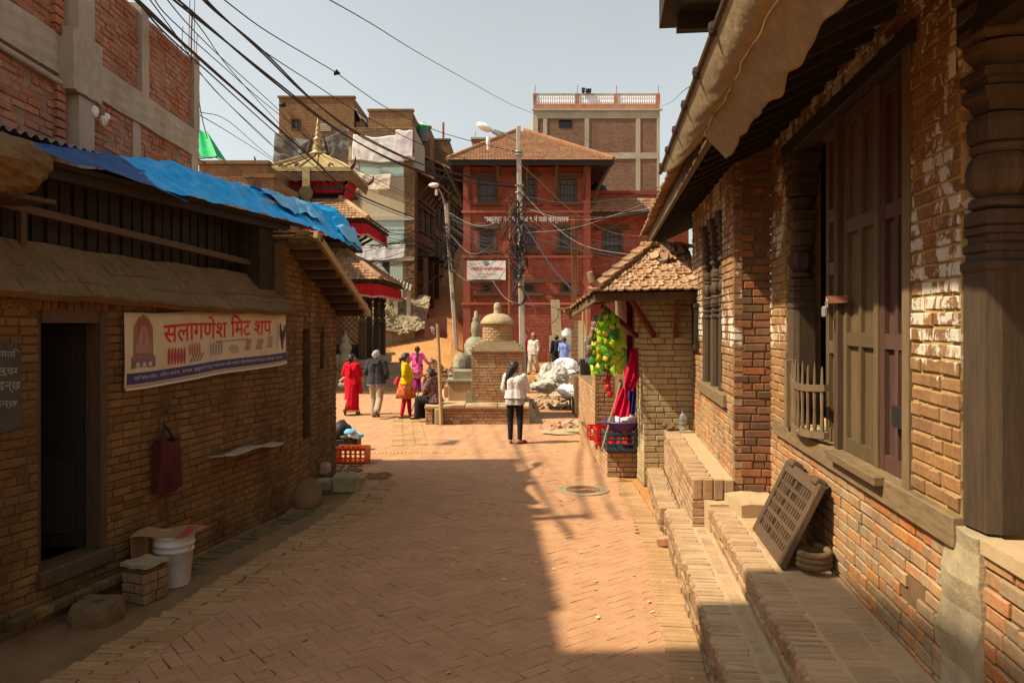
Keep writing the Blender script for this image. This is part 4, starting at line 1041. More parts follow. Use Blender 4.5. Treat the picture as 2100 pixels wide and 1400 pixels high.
    Bl = Bricks(MAT['brick_step'], L=.205, H=.062, D=.05); Bl.wall(Vector((G1(8.62), 8.62, 0)), RU, RN, [(0, 2.3, 0, .15)], joint=.012, jit=.008); Bl.wall(Vector((G1(8.62), 8.62, 0)), -RN, -RU, [(0, .22, 0, .23)], joint=.014, jit=.01); Bl.finish(lo, 300)
    # -- eave: tiled roof edge with rafters and fascia
    eo = .80
    def E(d, off, z): return Vector((RX(d), d, z))+RN*off
    da, db = 1.2, 13.9
    MB().slab(lambda u, v: E(da+(db-da)*u, eo-1.5*v, 3.72+.52*v*1.2), 24, 3, .03).build('roof_deck', MAT['wood_dark'], HOUSE)
    MB().beam(E(da, eo, 3.70), E(db, eo, 3.74), .04, .15).build('fascia_board', MAT['wood_grey'], HOUSE)
    for k in range(36):
        d = 1.5+k*.35; MB().beam(E(d, eo-.03, 3.68), E(d, -.25, 4.15), .06, .09).build('rafter', MAT['wood_dark'], HOUSE)
    T = Pieces(MAT['tile'], TILES, .11)
    tile_slope(T, E(da, eo+.06, 3.80), E(db, eo+.06, 3.82), E(da, -.6, 4.50), E(db, -.6, 4.52), jit=.012, course=.14); T.finish(HOUSE, 300, 'roof_tile', 5)
    # upper storey behind the eave and its jettied boards
    MB().obox(RP(1.2, W1, -.9), RU, RN, UP, 9.8, .6, 2.2).build('upper_wall', MAT['mud'], HOUSE)
    ub = MB(); ub.obox(RP(2.2, 4.36, .55), RU, RN, UP, 3.15, .65, .07); ub.obox(RP(2.2, 4.43, 1.12), RU, RN, UP, 3.15, .08, .16); ub.obox(RP(5.27, 4.43, .55), RU, RN, UP, .08, .57, .14); ub.build('upper_eave', MAT['wood_dark'], HOUSE)
    for k in range(6): MB().beam(RP(2.6+k*.5, 4.30, 1.1), RP(2.6+k*.5, 4.30, -.4), .08, .1).build('upper_bracket', MAT['wood_dark'], HOUSE)
    MB().obox(RP(1.2, 3.55, -.12), RU, RN, UP, 2.35, .12, .35).build('bay_lintel', MAT['wood_dark'], HOUSE)
    # door-side old paper and nails
    MB().obox(RP(3.53, 3.42, .006), RU, RN, UP, .06, .003, .11).build('paper_scrap', MAT['white'], HOUSE)
right_house()
# ---- tan awning sheet hung under the eave
def awning():
    t = thing('tan_awning', 'tan canvas awning sheet tied along the eave of the right house', 'awning', (1.6, 5, 3.7))
    A = lambda d, off, z: Vector((RX(d), d, z))+RN*off
    def fn(u, v):       # u far->near, v outer->inner
        d_out = 8.0-5.6*u; d_in = 5.55-3.4*u; q = Vector((u*6, v*1.4, 4)); w = ridge(q, 1.2)*.02+mnoise.noise(q*3)*.012
        if v < .55:
            s = v/.55; d = d_out+(d_in-d_out)*s; off = 1.0-.15*s; z = 3.86-.21*s-.07*math.sin(PI*s)+w*s
        else:
            s = (v-.55)/.45; d = d_in-.12*s; off = .85-.14*s+w*1.2; z = 3.65-.20*s+w*.8+.03*mnoise.noise(Vector((u*9, 0, 7)))*s
        return A(d, off, z)
    b = MB(); b.slab(fn, 90, 30, .004); b.build('sheet', MAT['tarp_tan'], t, smooth=True)
    b = MB(); b.tube([fn(k/20, 0)+Vector((0, 0, .0)) for k in range(21)], .022, 8); b.build('pole', MAT['wood_brown'], t)
    for k in range(7): MB().lathe([(.034, -.03), (.04, 0), (.034, .03)], fn(.06+k*.13, 0), 8).build('knot', MAT['wood_dark'], t)
    b = MB(); b.tube([fn(k/30, .55)+Vector((0, 0, -.006)) for k in range(31)], .006, 5); b.build('seam', MAT['sheet_cream'], t)
awning()
# ---- lattice shutter leaning on the wall
def shutter():
    t = thing('lattice_shutter', 'old carved wooden lattice shutter leaning against the house wall', 'shutter', (2.0, 5.9, .57))
    bl, br = Vector((2.02, 6.42, .585)), Vector((1.90, 5.42, .585)); tl = Vector((RX(6.75)-.07, 6.72, 1.13)); tr = tl+(br-bl)
    u = (br-bl); Wd = u.length; u.normalize(); v = (tl-bl); Hh = v.length; v.normalize(); v = (v-u*v.dot(u)).normalized(); Hh = .64; n = u.cross(v).normalized()
    n = n if n.x < 0 else -n
    b = MB(); f = .085
    b.obox(bl, u, n, v, f, .05, Hh, .006); b.obox(bl+u*(Wd-f), u, n, v, f, .05, Hh, .006); b.obox(bl+u*f, u, n, v, Wd-2*f, .047, f, .006); b.obox(bl+u*f+v*(Hh-f), u, n, v, Wd-2*f, .047, f, .006); b.build('frame', MAT['wood_brown'], t)
    MB().obox(bl+u*f+v*f, u, n, v, Wd-2*f, .012, Hh-2*f).build('backing', MAT['wood_dark'], t)
    r = random.Random(3)
    for k in range(13):
        if k in (4,): continue
        MB().obox(bl+u*(f+.012+k*(Wd-2*f)/13)+v*f+n*.012, u, n, v, .036, .018, (Hh-2*f)*(1 if r.random() > .2 else .7)).build('slat', MAT['wood_brown'], t)
    for k in range(5): MB().obox(bl+u*f+v*(f+.05+k*(Hh-2*f-.06)/5)+n*.024, u, n, v, Wd-2*f, .014, .03).build('cross_slat', MAT['wood_brown'], t)
    MB().obox(bl+u*.1+v*(Hh-.02)-n*.02, u, n, v, .16, .09, .05, .01).build('pivot_block', MAT['wood_brown'], t)
    MB().obox(bl+u*(Wd-.2)+v*(Hh-.02)-n*.02, u, n, v, .14, .09, .05, .01).build('pivot_block', MAT['wood_brown'], t)
shutter()
def rope_coil():
    c = Vector((RX(5.45)-.14, 5.43, .585)); b = MB()
    P = []
    for k in range(90): a = k/90*2*PI*3.2; P.append(c+Vector((.10*math.cos(a)*(1-.05*k/90), .13*math.sin(a), .022+.12*k/90)))
    b.tube(P, .026, 7); tag(b.build('rope_coil', MAT['mud'], smooth=True), 'thick coiled head-ring rope lying behind the leaning shutter', 'rope')
rope_coil()
def loose_brick():
    c = gp(1366, 1122); m = MB().obox(c+Vector((-.09, 0, .0)), Vector((.8, -.55, .22)).normalized(), Vector((.55, .83, 0)).normalized(), Vector((-.2, .1, .97)).normalized(), .17, .1, .09, .012)
    tag(m.build('loose_brick', MAT['brick_rubble']), 'single loose reddish brick lying at the foot of the steps', 'brick')
loose_brick()
# ================================================================ SMALL SHOP with hipped tile roof
def small_shop():
    t = thing('corner_kiosk', 'small pale brick kiosk with sagging clay tile roof beyond the bench', 'kiosk', (2.2, 11.4, 0))
    B = Bricks(MAT['brick_shop'], L=.225, H=.07, D=.05)
    xa, xb, d0 = 1.856, 2.56, 11.0
    B.wall((xa, d0, 0), (1,0,0), (0,-1,0), [(0, xb-xa, 0, 2.75)], joint=.01, jit=.003, header=.1)
    B.wall((xa, d0, 0), (0,1,0), (-1,0,0), [(0, .8, 0, 2.75)], joint=.01, jit=.003, header=.1)
    c = MB(); c.box((xa+.01, d0+.01, -.02), (xb, d0+.8, 2.75)); c.build('wall_core', MAT['mortar_r'], t); B.finish(t, 300)
    # red doorway behind, on the street side
    fr = MB(); fr.box((xa+.02, d0+.8, 0), (xa+.1, d0+.9, 2.6)); fr.box((xa+.02, d0+1.75, 0), (xa+.1, d0+1.85, 2.6)); fr.box((xa+.021, d0+.9, 2.1), (xa+.1, d0+1.75, 2.2)); dr = fr.build('door_frame', MAT['red_paint'], t)
    MB().box((xa+.11, d0+.8, 0), (xa+.15, d0+1.85, 2.7)).build('door', MAT['red_paint'], t)
    m = MB(); m.box((xa+.02, d0+1.85, 0), (xb, d0+3.2, 2.7)); m.build('back_wall', MAT['mortar_r'], t)
    # low pier and counter wall in front of the doorway
    P = Bricks(MAT['brick_stupa'], L=.2, H=.062, D=.05); x0, x1, dd = 1.40, 1.72, 13.2
    P.wall((x0, dd, 0), (1,0,0), (0,-1,0), [(0, x1-x0, 0, 1.52)]); P.wall((x0, dd, 0), (0,1,0), (-1,0,0), [(0, 3.2, 0, 1.2), (0, .4, 1.2, 1.52)])
    MB().box((x0+.01, dd+.01, 0), (x1, dd+.4, 1.52)).box((x0+.011, dd+.4, 0), (x0+.3, dd+3.2, 1.2)).build('pier_core', MAT['mortar_r'], t)
    # counter ledge
    n0, f0 = Vector((1.42, 11.65, 0)), Vector((1.32, 15.1, 0)); u = (f0-n0).normalized(); n = Vector((-u.y, u.x, 0)); n = n if n.x < 0 else -n
    P.wall(n0, u, n, [(0, 3.4, 0, .385)], joint=.011); P.wall(n0, (1,0,0), (0,-1,0), [(0, .5, 0, .385)], joint=.011); P.finish(t, 300)
    m = MB(); m.prism([n0+Vector((.012, .012, 0)), n0+Vector((.5, .012, 0)), f0+Vector((.4, 0, 0)), f0+Vector((.012, 0, 0))], (0, 0, .395)); m.build('counter_ledge', MAT['mud'], t)
    # roof -------------------------------------------------------
    C = Vector((1.16, 10.55, 2.70)); Rr = Vector((2.62, 10.55, 2.72)); Lf = Vector((.95, 12.6, 2.47)); ap = Vector((2.12, 12.1, 3.42)); ap2 = Vector((2.70, 12.1, 3.42))
    deck = MB(); deck.add([C, Rr, ap2, ap, Lf, Vector((2.0, 14.3, 3.0))], [(0,1,2,3), (0,3,5,4)]); q = [Vector(v)+Vector((0,0,-.04)) for v in deck.v]; deck.add(q, [(3,2,1,0), (4,5,3,0)]); deck.add([C, Rr, Rr+Vector((0,0,-.04)), C+Vector((0,0,-.04)), Lf, Lf+Vector((0,0,-.04))], [(0,1,2,3), (0,3,5,4)])
    deck.build('roof_deck', MAT['wood_dark'], t)
    MB().beam(C+Vector((-.03,-.02,-.05)), Rr+Vector((0,-.02,-.05)), .035, .11).build('fascia_board', MAT['wood_brown'], t); MB().beam(C+Vector((-.03,0,-.06)), Lf+Vector((-.03,0,-.06)), .035, .11).build('fascia_board', MAT['wood_grey'], t)
    T = Pieces(MAT['tile'], [tile_proto(.2, .115, .022, i) for i in range(6)], .11)
    tile_slope(T, C+Vector((0,-.05,.0)), Rr+Vector((0,-.05,.0)), ap, ap2, course=.115, wd=.108, jit=.022, lift=.03, miss=.02); 
    tile_slope(T, Lf, C, Vector((2.0, 14.3, 3.0)), ap, course=.12, wd=.112, jit=.02, lift=.03)
    # heavy hip tiles
    for k in range(17):
        s = k/16; p = C.lerp(ap, s); T.put(p+Vector((0,0,.06+.03*math.sin(k*2.1))), Vector((.75, -.55, 0)).normalized()*1.7, Vector((.5, .75, .35)).normalized()*1.1, Vector((-.2, -.2, .9))*1.5)
    for k in range(9): T.put(ap.lerp(ap2, k/8)+Vector((0, random.uniform(-.04, .1), .06)), Vector((0, 1, 0))*1.6, Vector((1, 0, random.uniform(-.2, .2)))*1.1, Vector((0, -.2, 1))*1.4)
    for k in range(7): T.put(C.lerp(Rr, random.uniform(.25, .9)).lerp(ap.lerp(ap2, random.random()), random.uniform(.55, .95))+Vector((0, -.05, .09)), Vector((.8, random.uniform(-.5, .5), .2))*1.5, Vector((.3, .8, .4))*1.2, Vector((-.2, -.5, .8))*1.3)
    T.finish(t, 300, 'roof_tile', 5)
    b = MB(); b.tube([C+Vector((.12,.05,.06)), C+Vector((.0,0,.08)), C+Vector((-.07,-.02,.16)), C+Vector((-.11,-.03,.28)), C+Vector((-.08,-.03,.33))], [.06, .07, .06, .045, .02], 8); b.build('corner_finial', MAT['tile'], t)
    for (a, b_) in (((1.62, 10.62, 2.62), (2.0, 10.98, 2.12)), ((2.26, 10.62, 2.62), (2.30, 10.98, 2.08)), ((1.3, 11.3, 2.55), (1.85, 11.5, 2.1))): MB().beam(a, b_, .055, .06).build('roof_strut', MAT['red_paint'], t)
    for x in (1.96, 2.28): MB().box((x, 10.93, 2.02), (x+.14, 11.0, 2.09)).build('strut_corbel', MAT['brick_shop'], t)
    MB().beam(Lf+Vector((-.2,-.2,.04)), Lf+Vector((.6,-.5,.16)), .28, .03).build('loose_board', MAT['wood_grey'], t)
small_shop()
# ---- goods in front of the kiosk
def crate(name, label, c, rz, w, dp, h, mat, rows=3, cols=5, group=None):
    """open plastic crate with slotted sides"""
    t = thing(name, label, 'crate', c, group); t.rotation_euler = (0, 0, rz)
    M4 = world_of(t)
    def bx(nm, a, b_):
        m = MB().box(a, b_); m.v = [tuple(M4 @ Vector(v)) for v in m.v]; return m.build(nm, mat, t)
    bx('base', (-w/2, -dp/2, 0), (w/2, dp/2, .012))
    th = .014
    for s in (-1, 1):
        for ax in (0, 1):
            L, off = (w, dp/2) if ax == 0 else (dp, w/2)
            m = MB(); L2 = L-(0 if ax == 0 else 2*th)
            def q(a0, a1, z0, z1, pr=0.0):
                lo, hi = (off-th)*s, (off+pr)*s; lo, hi = min(lo, hi), max(lo, hi)
                if ax == 0: m.box((a0, lo, z0), (a1, hi, z1))
                else: m.box((lo, a0, z0), (hi, a1, z1))
            q(-L2/2, L2/2, h-.035, h, .008); q(-L2/2, L2/2, .0, .03)
            for r in range(1, rows): q(-L2/2, L2/2, .03+(h-.065)*r/rows-.009, .03+(h-.065)*r/rows+.009)
            for k in range(cols+1):
                a = -L2/2+L2*k/cols; q(max(-L2/2, a-.014), min(L2/2, a+.014), .03, h-.035, .002)
            m.v = [tuple(M4 @ Vector(v)) for v in m.v]; m.build('side', mat, t)
    return t
crate('plastic_crate', 'dark blue plastic crate on the kiosk counter under the purple basin', (1.70, 11.75, .40), .06, .62, .42, .28, MAT['plast_blue'], 3, 3)
crate('plastic_crate', 'dull red plastic crate behind the dark blue one on the counter', (1.56, 12.3, .40), .06, .5, .36, .26, MAT['plast_red'], 2, 4)
crate('plastic_crate', 'small red bottle crate with cement bag on the far counter end', (1.42, 13.05-.25, .40), .1, .34, .3, .22, MAT['plast_red'], 1, 2)
crate('plastic_crate', 'bright orange plastic crate beside the shop wall corner', tuple(gp(724, 946)), -.06, .5, .36, .25, MAT['plast_orange'], 3, 6)
def basin():
    c = Vector((1.64, 11.72, .685)); t = thing('purple_basin', 'purple plastic basin of wrapped goods on the dark blue crate', 'basin', c)
    b = MB(); b.lathe([(.0,.0),(.17,.0),(.2,.02),(.275,.13),(.29,.135),(.29,.15),(.265,.15),(.19,.035),(.0,.03)], c, 28); b.build('bowl', MAT['plast_purple'], t, smooth=True)
    g = thing('goods_bag', 'white and red printed sack of goods heaped in the purple basin', 'sack', c+Vector((0, 0, .1)))
    crumple(MB().blob(c+Vector((.07, 0, .17)), .16, .12, .09, .12, 26, 16, seed=6), .04, 9).build('sack', MAT['sheet_white'], g)
    for k, (x, y, z) in enumerate(((.02, -.09, .235), (.12, -.10, .22), (.16, -.06, .25))): MB().blob(c+Vector((x, y, z-.01)), .05, .03, .022, .1, seed=k).build('red_print', MAT['plast_red'], g, smooth=True)
    j = MB(); j.lathe([(.0, 0), (.06, 0), (.062, .1), (.045, .12), (.045, .15), (.0, .15)], c+Vector((-.15, .0, .05)), 14); tag(j.build('plastic_jar', MAT['bottle'], smooth=True), 'clear plastic jar standing in the purple basin', 'jar')
basin()
def snack_packets():
    strings = thing('snack_packets', 'hanging bunch of green and yellow snack packets under the kiosk eave', 'snack packets', (1.42, 11.0, 2.6))
    gm = [plain('packet_green', (.16,.42,.03), (.10,.32,.02), 20, .3, .5, bump=.3, bscale=30), plain('packet_lime', (.36,.52,.04), (.25,.42,.03), 20, .3, .5, bump=.3, bscale=30), plain('packet_dark_green', (.045,.19,.02), (.035,.14,.015), 20, .3, .5, bump=.3, bscale=30)]
    yel = plain('packet_label', (.62,.50,.06), (.50,.34,.05), 16, .35, .5, bump=0)
    protos = []
    for i in range(4):
        r = random.Random(i); m = MB()
        def pf(s):
            def f(u, v):
                x = (u-.5)*.13; z = (v-.5)*.16; b_ = .020*math.sin(PI*u)**.5*math.sin(PI*v)**.6+.006*ridge((u*3+i, v*4, i), 1.5)
                return Vector((x*(1-.06*math.sin(PI*v)), -s*b_, z))
            return f
        m.grid(pf(1), 8, 8); m.grid(pf(-1), 8, 8); protos.append(m)
    meshes = {}
    rr = random.Random(11)
    cols = [(-.19, .05, 5, 2.18), (-.12, -.04, 6, 2.34), (-.04, -.08, 7, 2.45), (.04, -.07, 7, 2.42), (.12, -.03, 6, 2.34), (.18, .05, 5, 2.18), (-.08, .08, 6, 2.38), (.06, .08, 6, 2.38)]
    for (ox, oy, n, zt) in cols:
        b = MB(); b.tube([(1.36+ox*.2, 11.0, 2.62), (1.36+ox, 11.0+oy, zt), (1.36+ox, 11.0+oy, zt-.118*n)], .003, 4); b.build('string', MAT['plast_white'], strings)
        for k in range(n):
            i = rr.randrange(4); g = rr.randrange(3)
            if (i, g) not in meshes: meshes[(i, g)] = protos[i].mesh('packet', gm[g], True)
            o = bpy.data.objects.new('packet', meshes[(i, g)]); COL.objects.link(o); o.parent = strings; o.matrix_parent_inverse = world_of(strings).inverted()
            o.location = (1.36+ox+rr.uniform(-.015, .015), 11.0+oy, zt-.06-.118*k); o.rotation_euler = (rr.uniform(-.45, .45), rr.uniform(-.45, .45), rr.uniform(-1.0, 1.0))
            if rr.random() < .6:
                if 'lab' not in meshes:
                    meshes['lab'] = MB().slab(lambda u, v: Vector(((.15+.6*u-.5)*.13, -.008-.020*math.sin(PI*(.12+.76*u))**.5*math.sin(PI*(.28+.42*v))**.6, (.28+.42*v-.5)*.15)), 6, 4, .002).mesh('printed_label', yel, True)
                l = bpy.data.objects.new('printed_label', meshes['lab']); COL.objects.link(l); l.parent = o
    for k in range(5):
        m = MB(); m.blob((1.36+.02*math.sin(k*2), 10.98, 1.66-.09*k), .045, .02, .055, .15, seed=k); m.build('red_packet', MAT['plast_red'], strings, smooth=True)
    s2 = thing('snack_strip', 'strip of brown sachets hanging left of the green packets', 'sachets', (1.1, 11.4, 2.5))
    sm = protos[1].mesh('sachet', plain('sachet', (.26,.11,.08), (.40,.30,.24), 25, .4, .4, bump=0), True)
    for k in range(7):
        o = bpy.data.objects.new('sachet', sm); COL.objects.link(o); o.parent = s2; o.matrix_parent_inverse = world_of(s2).inverted(); o.location = (1.20-.016*k, 11.25, 2.36-.085*k); o.rotation_euler = (.2, rr.uniform(-.3, .3), rr.uniform(-.5, .5)); o.scale = (.7, .7, .62)
snack_packets()
def hung_cloth(name, label, pts, w, mat, cat='cloth'):
    pts = [Vector(p) for p in pts]
    def fn(u, v):
        k = min(len(pts)-2, int(v*(len(pts)-1))); s = v*(len(pts)-1)-k; p = pts[k].lerp(pts[k+1], s); ww = w[k]+(w[k+1]-w[k])*s
        return p+Vector(((u-.5)*ww, .03*math.sin(u*14+v*5), .01*math.sin(u*9)))
    return tag(MB().slab(fn, 14, 20, .004).build(name, mat, smooth=True), label, cat)
hung_cloth('red_cloth', 'bright pink red cloth hanging in the kiosk doorway', [(1.80, 11.5, 1.92), (1.76, 11.45, 1.5), (1.70, 11.4, 1.3)], [.1, .22, .12], clothm('pink_red_cloth', (.60,.02,.07), (.45,.015,.05)))
hung_cloth('red_cloth', 'lower bright red rag hanging beside the leaning stick', [(1.62, 11.35, 1.36), (1.60, 11.33, 1.15), (1.58, 11.3, .94)], [.07, .2, .24], clothm('red_rag', (.62,.02,.06), (.5,.02,.05)))
hung_cloth('blue_cloth', 'dark blue cloth hanging behind the red rag', [(1.80, 11.6, 1.6), (1.78, 11.58, 1.2), (1.77, 11.56, .95)], [.1, .12, .12], clothm('blue_rag', (.03,.03,.18), (.02,.02,.12)))
tag(MB().tube([(1.33, 11.55, .42), (1.62, 11.6, 1.42)], .016, 7).build('wooden_stick', MAT['wood_pale']), 'pale wooden stick leaning beside the snack packets', 'stick')
def bottle():
    c = Vector((FX(10.75)-.16, 10.75, .815)); t = thing('water_bottle', 'clear plastic water bottle with blue cap on the brick bench', 'bottle', c)
    b = MB(); b.lathe([(.0,0),(.045,0),(.05,.01),(.05,.06),(.046,.065),(.05,.07),(.05,.12),(.046,.125),(.05,.13),(.05,.19),(.035,.225),(.016,.245),(.016,.265)], c, 18); b.build('body', MAT['bottle'], t, smooth=True)
    MB().lathe([(.019,.262),(.019,.288),(.0,.288)], c, 14).build('cap', plain('cap_blue', (.03,.12,.45), None, 9, .4, .4, bump=0), t)
    tag(MB().blob(c+Vector((-.17, .06, .05)), .09, .07, .055, .25, seed=8).build('brown_lump', MAT['mud']), 'small brown stone lump beside the water bottle', 'stone')
bottle()
# ================================================================ LEFT: UNFINISHED BUILDING
def unfinished():
    t = thing('unfinished_building', 'unfinished red brick and concrete building behind the meat shop', 'building', (-4.7, 10, 0))
    X = lambda d: -4.25-.05*d
    u = Vector((-.05, 1, 0)).normalized(); n = Vector((1, .05, 0)).normalized(); O = Vector((X(5.0), 5.0, 0)); L = 7.0
    PT = lambda a, z, off=0.0: O+u*a+n*off+UP*z
    near = MB().obox(PT(-4.5, 0, -3.3), u, n, UP, 4.5, 3.2, 6.28); near.obox(PT(-4.5, 6.28, -3.3), u, n, UP, 3.3, 3.2, 2.9); near.build('unseen_shadow_block', MAT['brick_raw'], t)  # unseen block, extended and raised to cast shadow over the near street and steps
    bt, bb, top = 5.22, 4.82, 6.28
    core = MB(); core.obox(PT(0, 0, -.3), u, n, UP, L, .29, bb+.1); core.obox(PT(0, bb+.1, -.3), u, n, UP, L, .289, top-bb-.1-.05); core.build('wall_core', MAT['mortar_g'], t)
    side = MB(); side.obox(PT(L-.25, 0, -3.5), u, n, UP, .25, 3.19, top); side.obox(PT(0, 0, -3.5), u, n, UP, L-.3, .2, top); side.build('rear_walls', MAT['brick_raw'], t)
    B = Bricks(MAT['brick_raw'], L=.22, H=.06, D=.06)
    # columns along the wall: position, width
    colsA = [(3.18, .34, .12), (4.72, .22, .02), (6.72, .28, .03)]
    colsU = [(3.12, .36, .14), (4.9, .22, .05), (6.76, .24, .05)]
    def runs(cs): 
        e = []; a = 0.0
        for p, w, _ in cs: e.append((a, p)); a = p+w
        e.append((a, L)); return [(x, y) for x, y in e if y-x > .06]
    for a, b_ in runs(colsA): B.wall(O, u, n, [(a, b_, 2.6, bb)], joint=.013, jit=.01, header=.3, wave=.006)
    for a, b_ in runs(colsU): B.wall(O, u, n, [(a, b_, bt, top+.0)], joint=.013, jit=.01, header=.3, wave=.006)
    # short stacked-brick pier left of the column
    for k in range(20): B.put(PT(2.98, 2.95+k*.092, .05), u, n, UP, .17, .075); B.put(PT(2.95, 5.28+k*.092, .05), u, n, UP, .17, .075)
    B.finish(t, 300)
    def slabr(name, a, b_, z0, z1, off, rough=.012, nu=16, nv=6):
        sd = random.uniform(0, 9)
        return MB().slab(lambda s, v: PT(a+(b_-a)*s, z0+(z1-z0)*v, off+rough*math.sin(s*17+v*9+sd)*math.sin(v*11+sd)), nu, nv, .3).build(name, MAT['conc'], t)
    slabr('ring_beam', -.1, 2.98, bb+.02, bt+.02, .03); slabr('ring_beam', 3.62, L, bb, bt, .045, .015, 30)
    slabr('ring_beam', 2.98, 3.62, bb-.12, bt+.12, .16, .012)
    for p, w, off in colsA: slabr('column', p, p+w, 0, bb+.05 if off < .1 else bb-.13, off, .006, 4, 10)
    for i, (p, w, off) in enumerate(colsU): slabr('column', p, p+w, bt if off < .1 else bt+.13, (top+.05, top+.08, top+.04)[i], off, .006, 4, 10)
    # starter bars above the far column
    for k, (a, o, h) in enumerate(((6.76, 0, .75), (6.82, -.05, .95), (6.9, 0, 1.35), (6.96, -.06, .8), (6.99, 0, .45), (6.8, -.15, .5))): MB().tube([PT(a, top, o), PT(a+.01, top+h*.5, o), PT(a+.02, top+h, o+.01)], .006, 5).build('starter_bar', MAT['rust'], t)
    # conduit below the beam
    MB().tube([PT(-.1, 4.79, .05), PT(2.95, 4.74, .05)], .03, 8).build('conduit', MAT['conc'], t)
    for k, (a, z, s) in enumerate(((3.5, 4.6, .06), (3.72, 4.56, .05), (3.8, 4.62, .04))): MB().blob(PT(a, z, .12), s*.7, s, s*1.1, .2, seed=k).build('mortar_splash', MAT['white'], t)
unfinished()
def green_awning():
    t = thing('green_awning', 'small bright green cloth awning beyond the unfinished building', 'awning', at(425, 300, 14))
    P = [at(404, 268, 14.2), at(424, 270, 14.2), at(445, 322, 13.7), at(404, 326, 13.7)]
    m = MB(); m.slab(lambda u, v: P[0].lerp(P[1], u).lerp(P[3].lerp(P[2], u), v)+Vector((0, 0, .02*math.sin(u*7))), 8, 8, .01); m.prism([P[1], P[2], P[2]+Vector((0, .5, 0)), ], Vector((.005, 0, 0))); m.build('cloth', MAT['green'], t)
    b = MB()
    for p, q in ((P[3], P[2]), (P[2], P[1]), (P[3]+Vector((0,.4,0)), P[3])): b.tube([p, q], .012, 6)
    b.build('frame', MAT['black'], t)
    b = MB(); b.tube([P[0], P[0]+Vector((-.6, .1, -.1))], .02, 6); b.tube([P[3], P[3]+Vector((-.6, .1, .0))], .02, 6); b.build('bracket', MAT['rust'], t)
green_awning()
# ================================================================ FAR BUILDINGS
def facade(parent, P0, ux, w, z0, z1, depth, wins, mat, core_mat, L=.22, H=.06, joint=.014, jit=.004, bricks=True, header=.3, nobj=0):
    """camera-facing brick front: P0 left base corner; wins [(x0,x1,z0,z1)] openings (relative x, absolute z)"""
    ux = Vector(ux).normalized(); n = Vector((ux.y, -ux.x, 0)); n = n if n.y < 0 else -n; P0 = Vector(P0)
    xs = sorted(set([0, w]+[q for a in wins for q in a[:2]])); rects = []
    for a, b_ in zip(xs, xs[1:]):
        m = (a+b_)/2; zz = z0
        for (p, q, r, s) in sorted([v for v in wins if v[0] <= m <= v[1]], key=lambda v: v[2]):
            if r > zz: rects.append((a, b_, zz, r))
            zz = s
        if zz < z1: rects.append((a, b_, zz, z1))
    # merge columns without openings
    c = MB()
    for (a, b_, r, s) in rects: c.obox(P0+ux*a+UP*r-n*.25, ux, n, UP, b_-a, .24, s-r)
    c.obox(P0+UP*z0-n*depth, ux, n, UP, w, .2, z1-z0)
    for a in (0, w-.2): c.obox(P0+ux*a+UP*z0-n*(depth-.2), ux, n, UP, .2, depth-.46, z1-z0)
    c.obox(P0+ux*.2+UP*(z1-.15)-n*(depth-.2), ux, n, UP, w-.4, depth-.46, .14)
    c.build('wall', core_mat, parent)
    if bricks:
        B = Bricks(mat, L=L, H=H, D=.03, nvar=3); 
        merged = []
        rows = sorted(set([z for r in rects for z in r[2:]]))
        for za, zb in zip(rows, rows[1:]):
            segs = sorted([(a, b_) for (a, b_, r, s) in rects if r <= za and s >= zb]); cur = None
            for a, b_ in segs:
                if cur and abs(cur[1]-a) < 1e-6: cur[1] = b_
                else:
                    if cur: merged.append((cur[0], cur[1], za, zb))
                    cur = [a, b_]
            if cur: merged.append((cur[0], cur[1], za, zb))
        B.wall(P0, ux, n, merged, joint=joint, jit=jit, header=header); B.finish(parent, nobj, 'brick', 9)
    return ux, n
def window(parent, P, ux, n, w, h, mat, glass=True, bars=0, sill=.08, wide=0.0, lattice=0, frame=.09):
    """framed window in an opening, P = bottom-left of opening on face plane"""
    P = Vector(P); b = MB(); f = frame
    b.obox(P-n*.12, ux, n, UP, f, .15, h); b.obox(P+ux*(w-f)-n*.12, ux, n, UP, f, .15, h); b.obox(P+ux*f-n*.12+UP*(h-f), ux, n, UP, w-2*f, .15, f); b.obox(P+ux*f-n*.12, ux, n, UP, w-2*f, .15, f*.8)
    o = b.build('window', mat, parent)
    MB().obox(P+ux*f-n*.14+UP*f*.8, ux, n, UP, w-2*f, .02, h-1.8*f).build('pane', MAT['window_glass'], o)
    if wide:
        MB().obox(P-ux*wide-n*.05+UP*(h), ux, n, UP, w+2*wide, .17, .16).build('lintel', mat, o); MB().obox(P-ux*wide-n*.05-UP*.13, ux, n, UP, w+2*wide, .19, .13).build('sill', mat, o)
    for k in range(bars): MB().obox(P+ux*(f+(w-2*f)*(k+.5)/bars-.02)-n*.08+UP*f*.8, ux, n, UP, .035, .035, h-1.8*f).build('bar', mat, o)
    for k in range(lattice): MB().obox(P+ux*f-n*.075+UP*(f+(h-2*f)*(k+.5)/lattice-.015), ux, n, UP, w-2*f, .03, .03).build('cross_bar', mat, o)
    return o
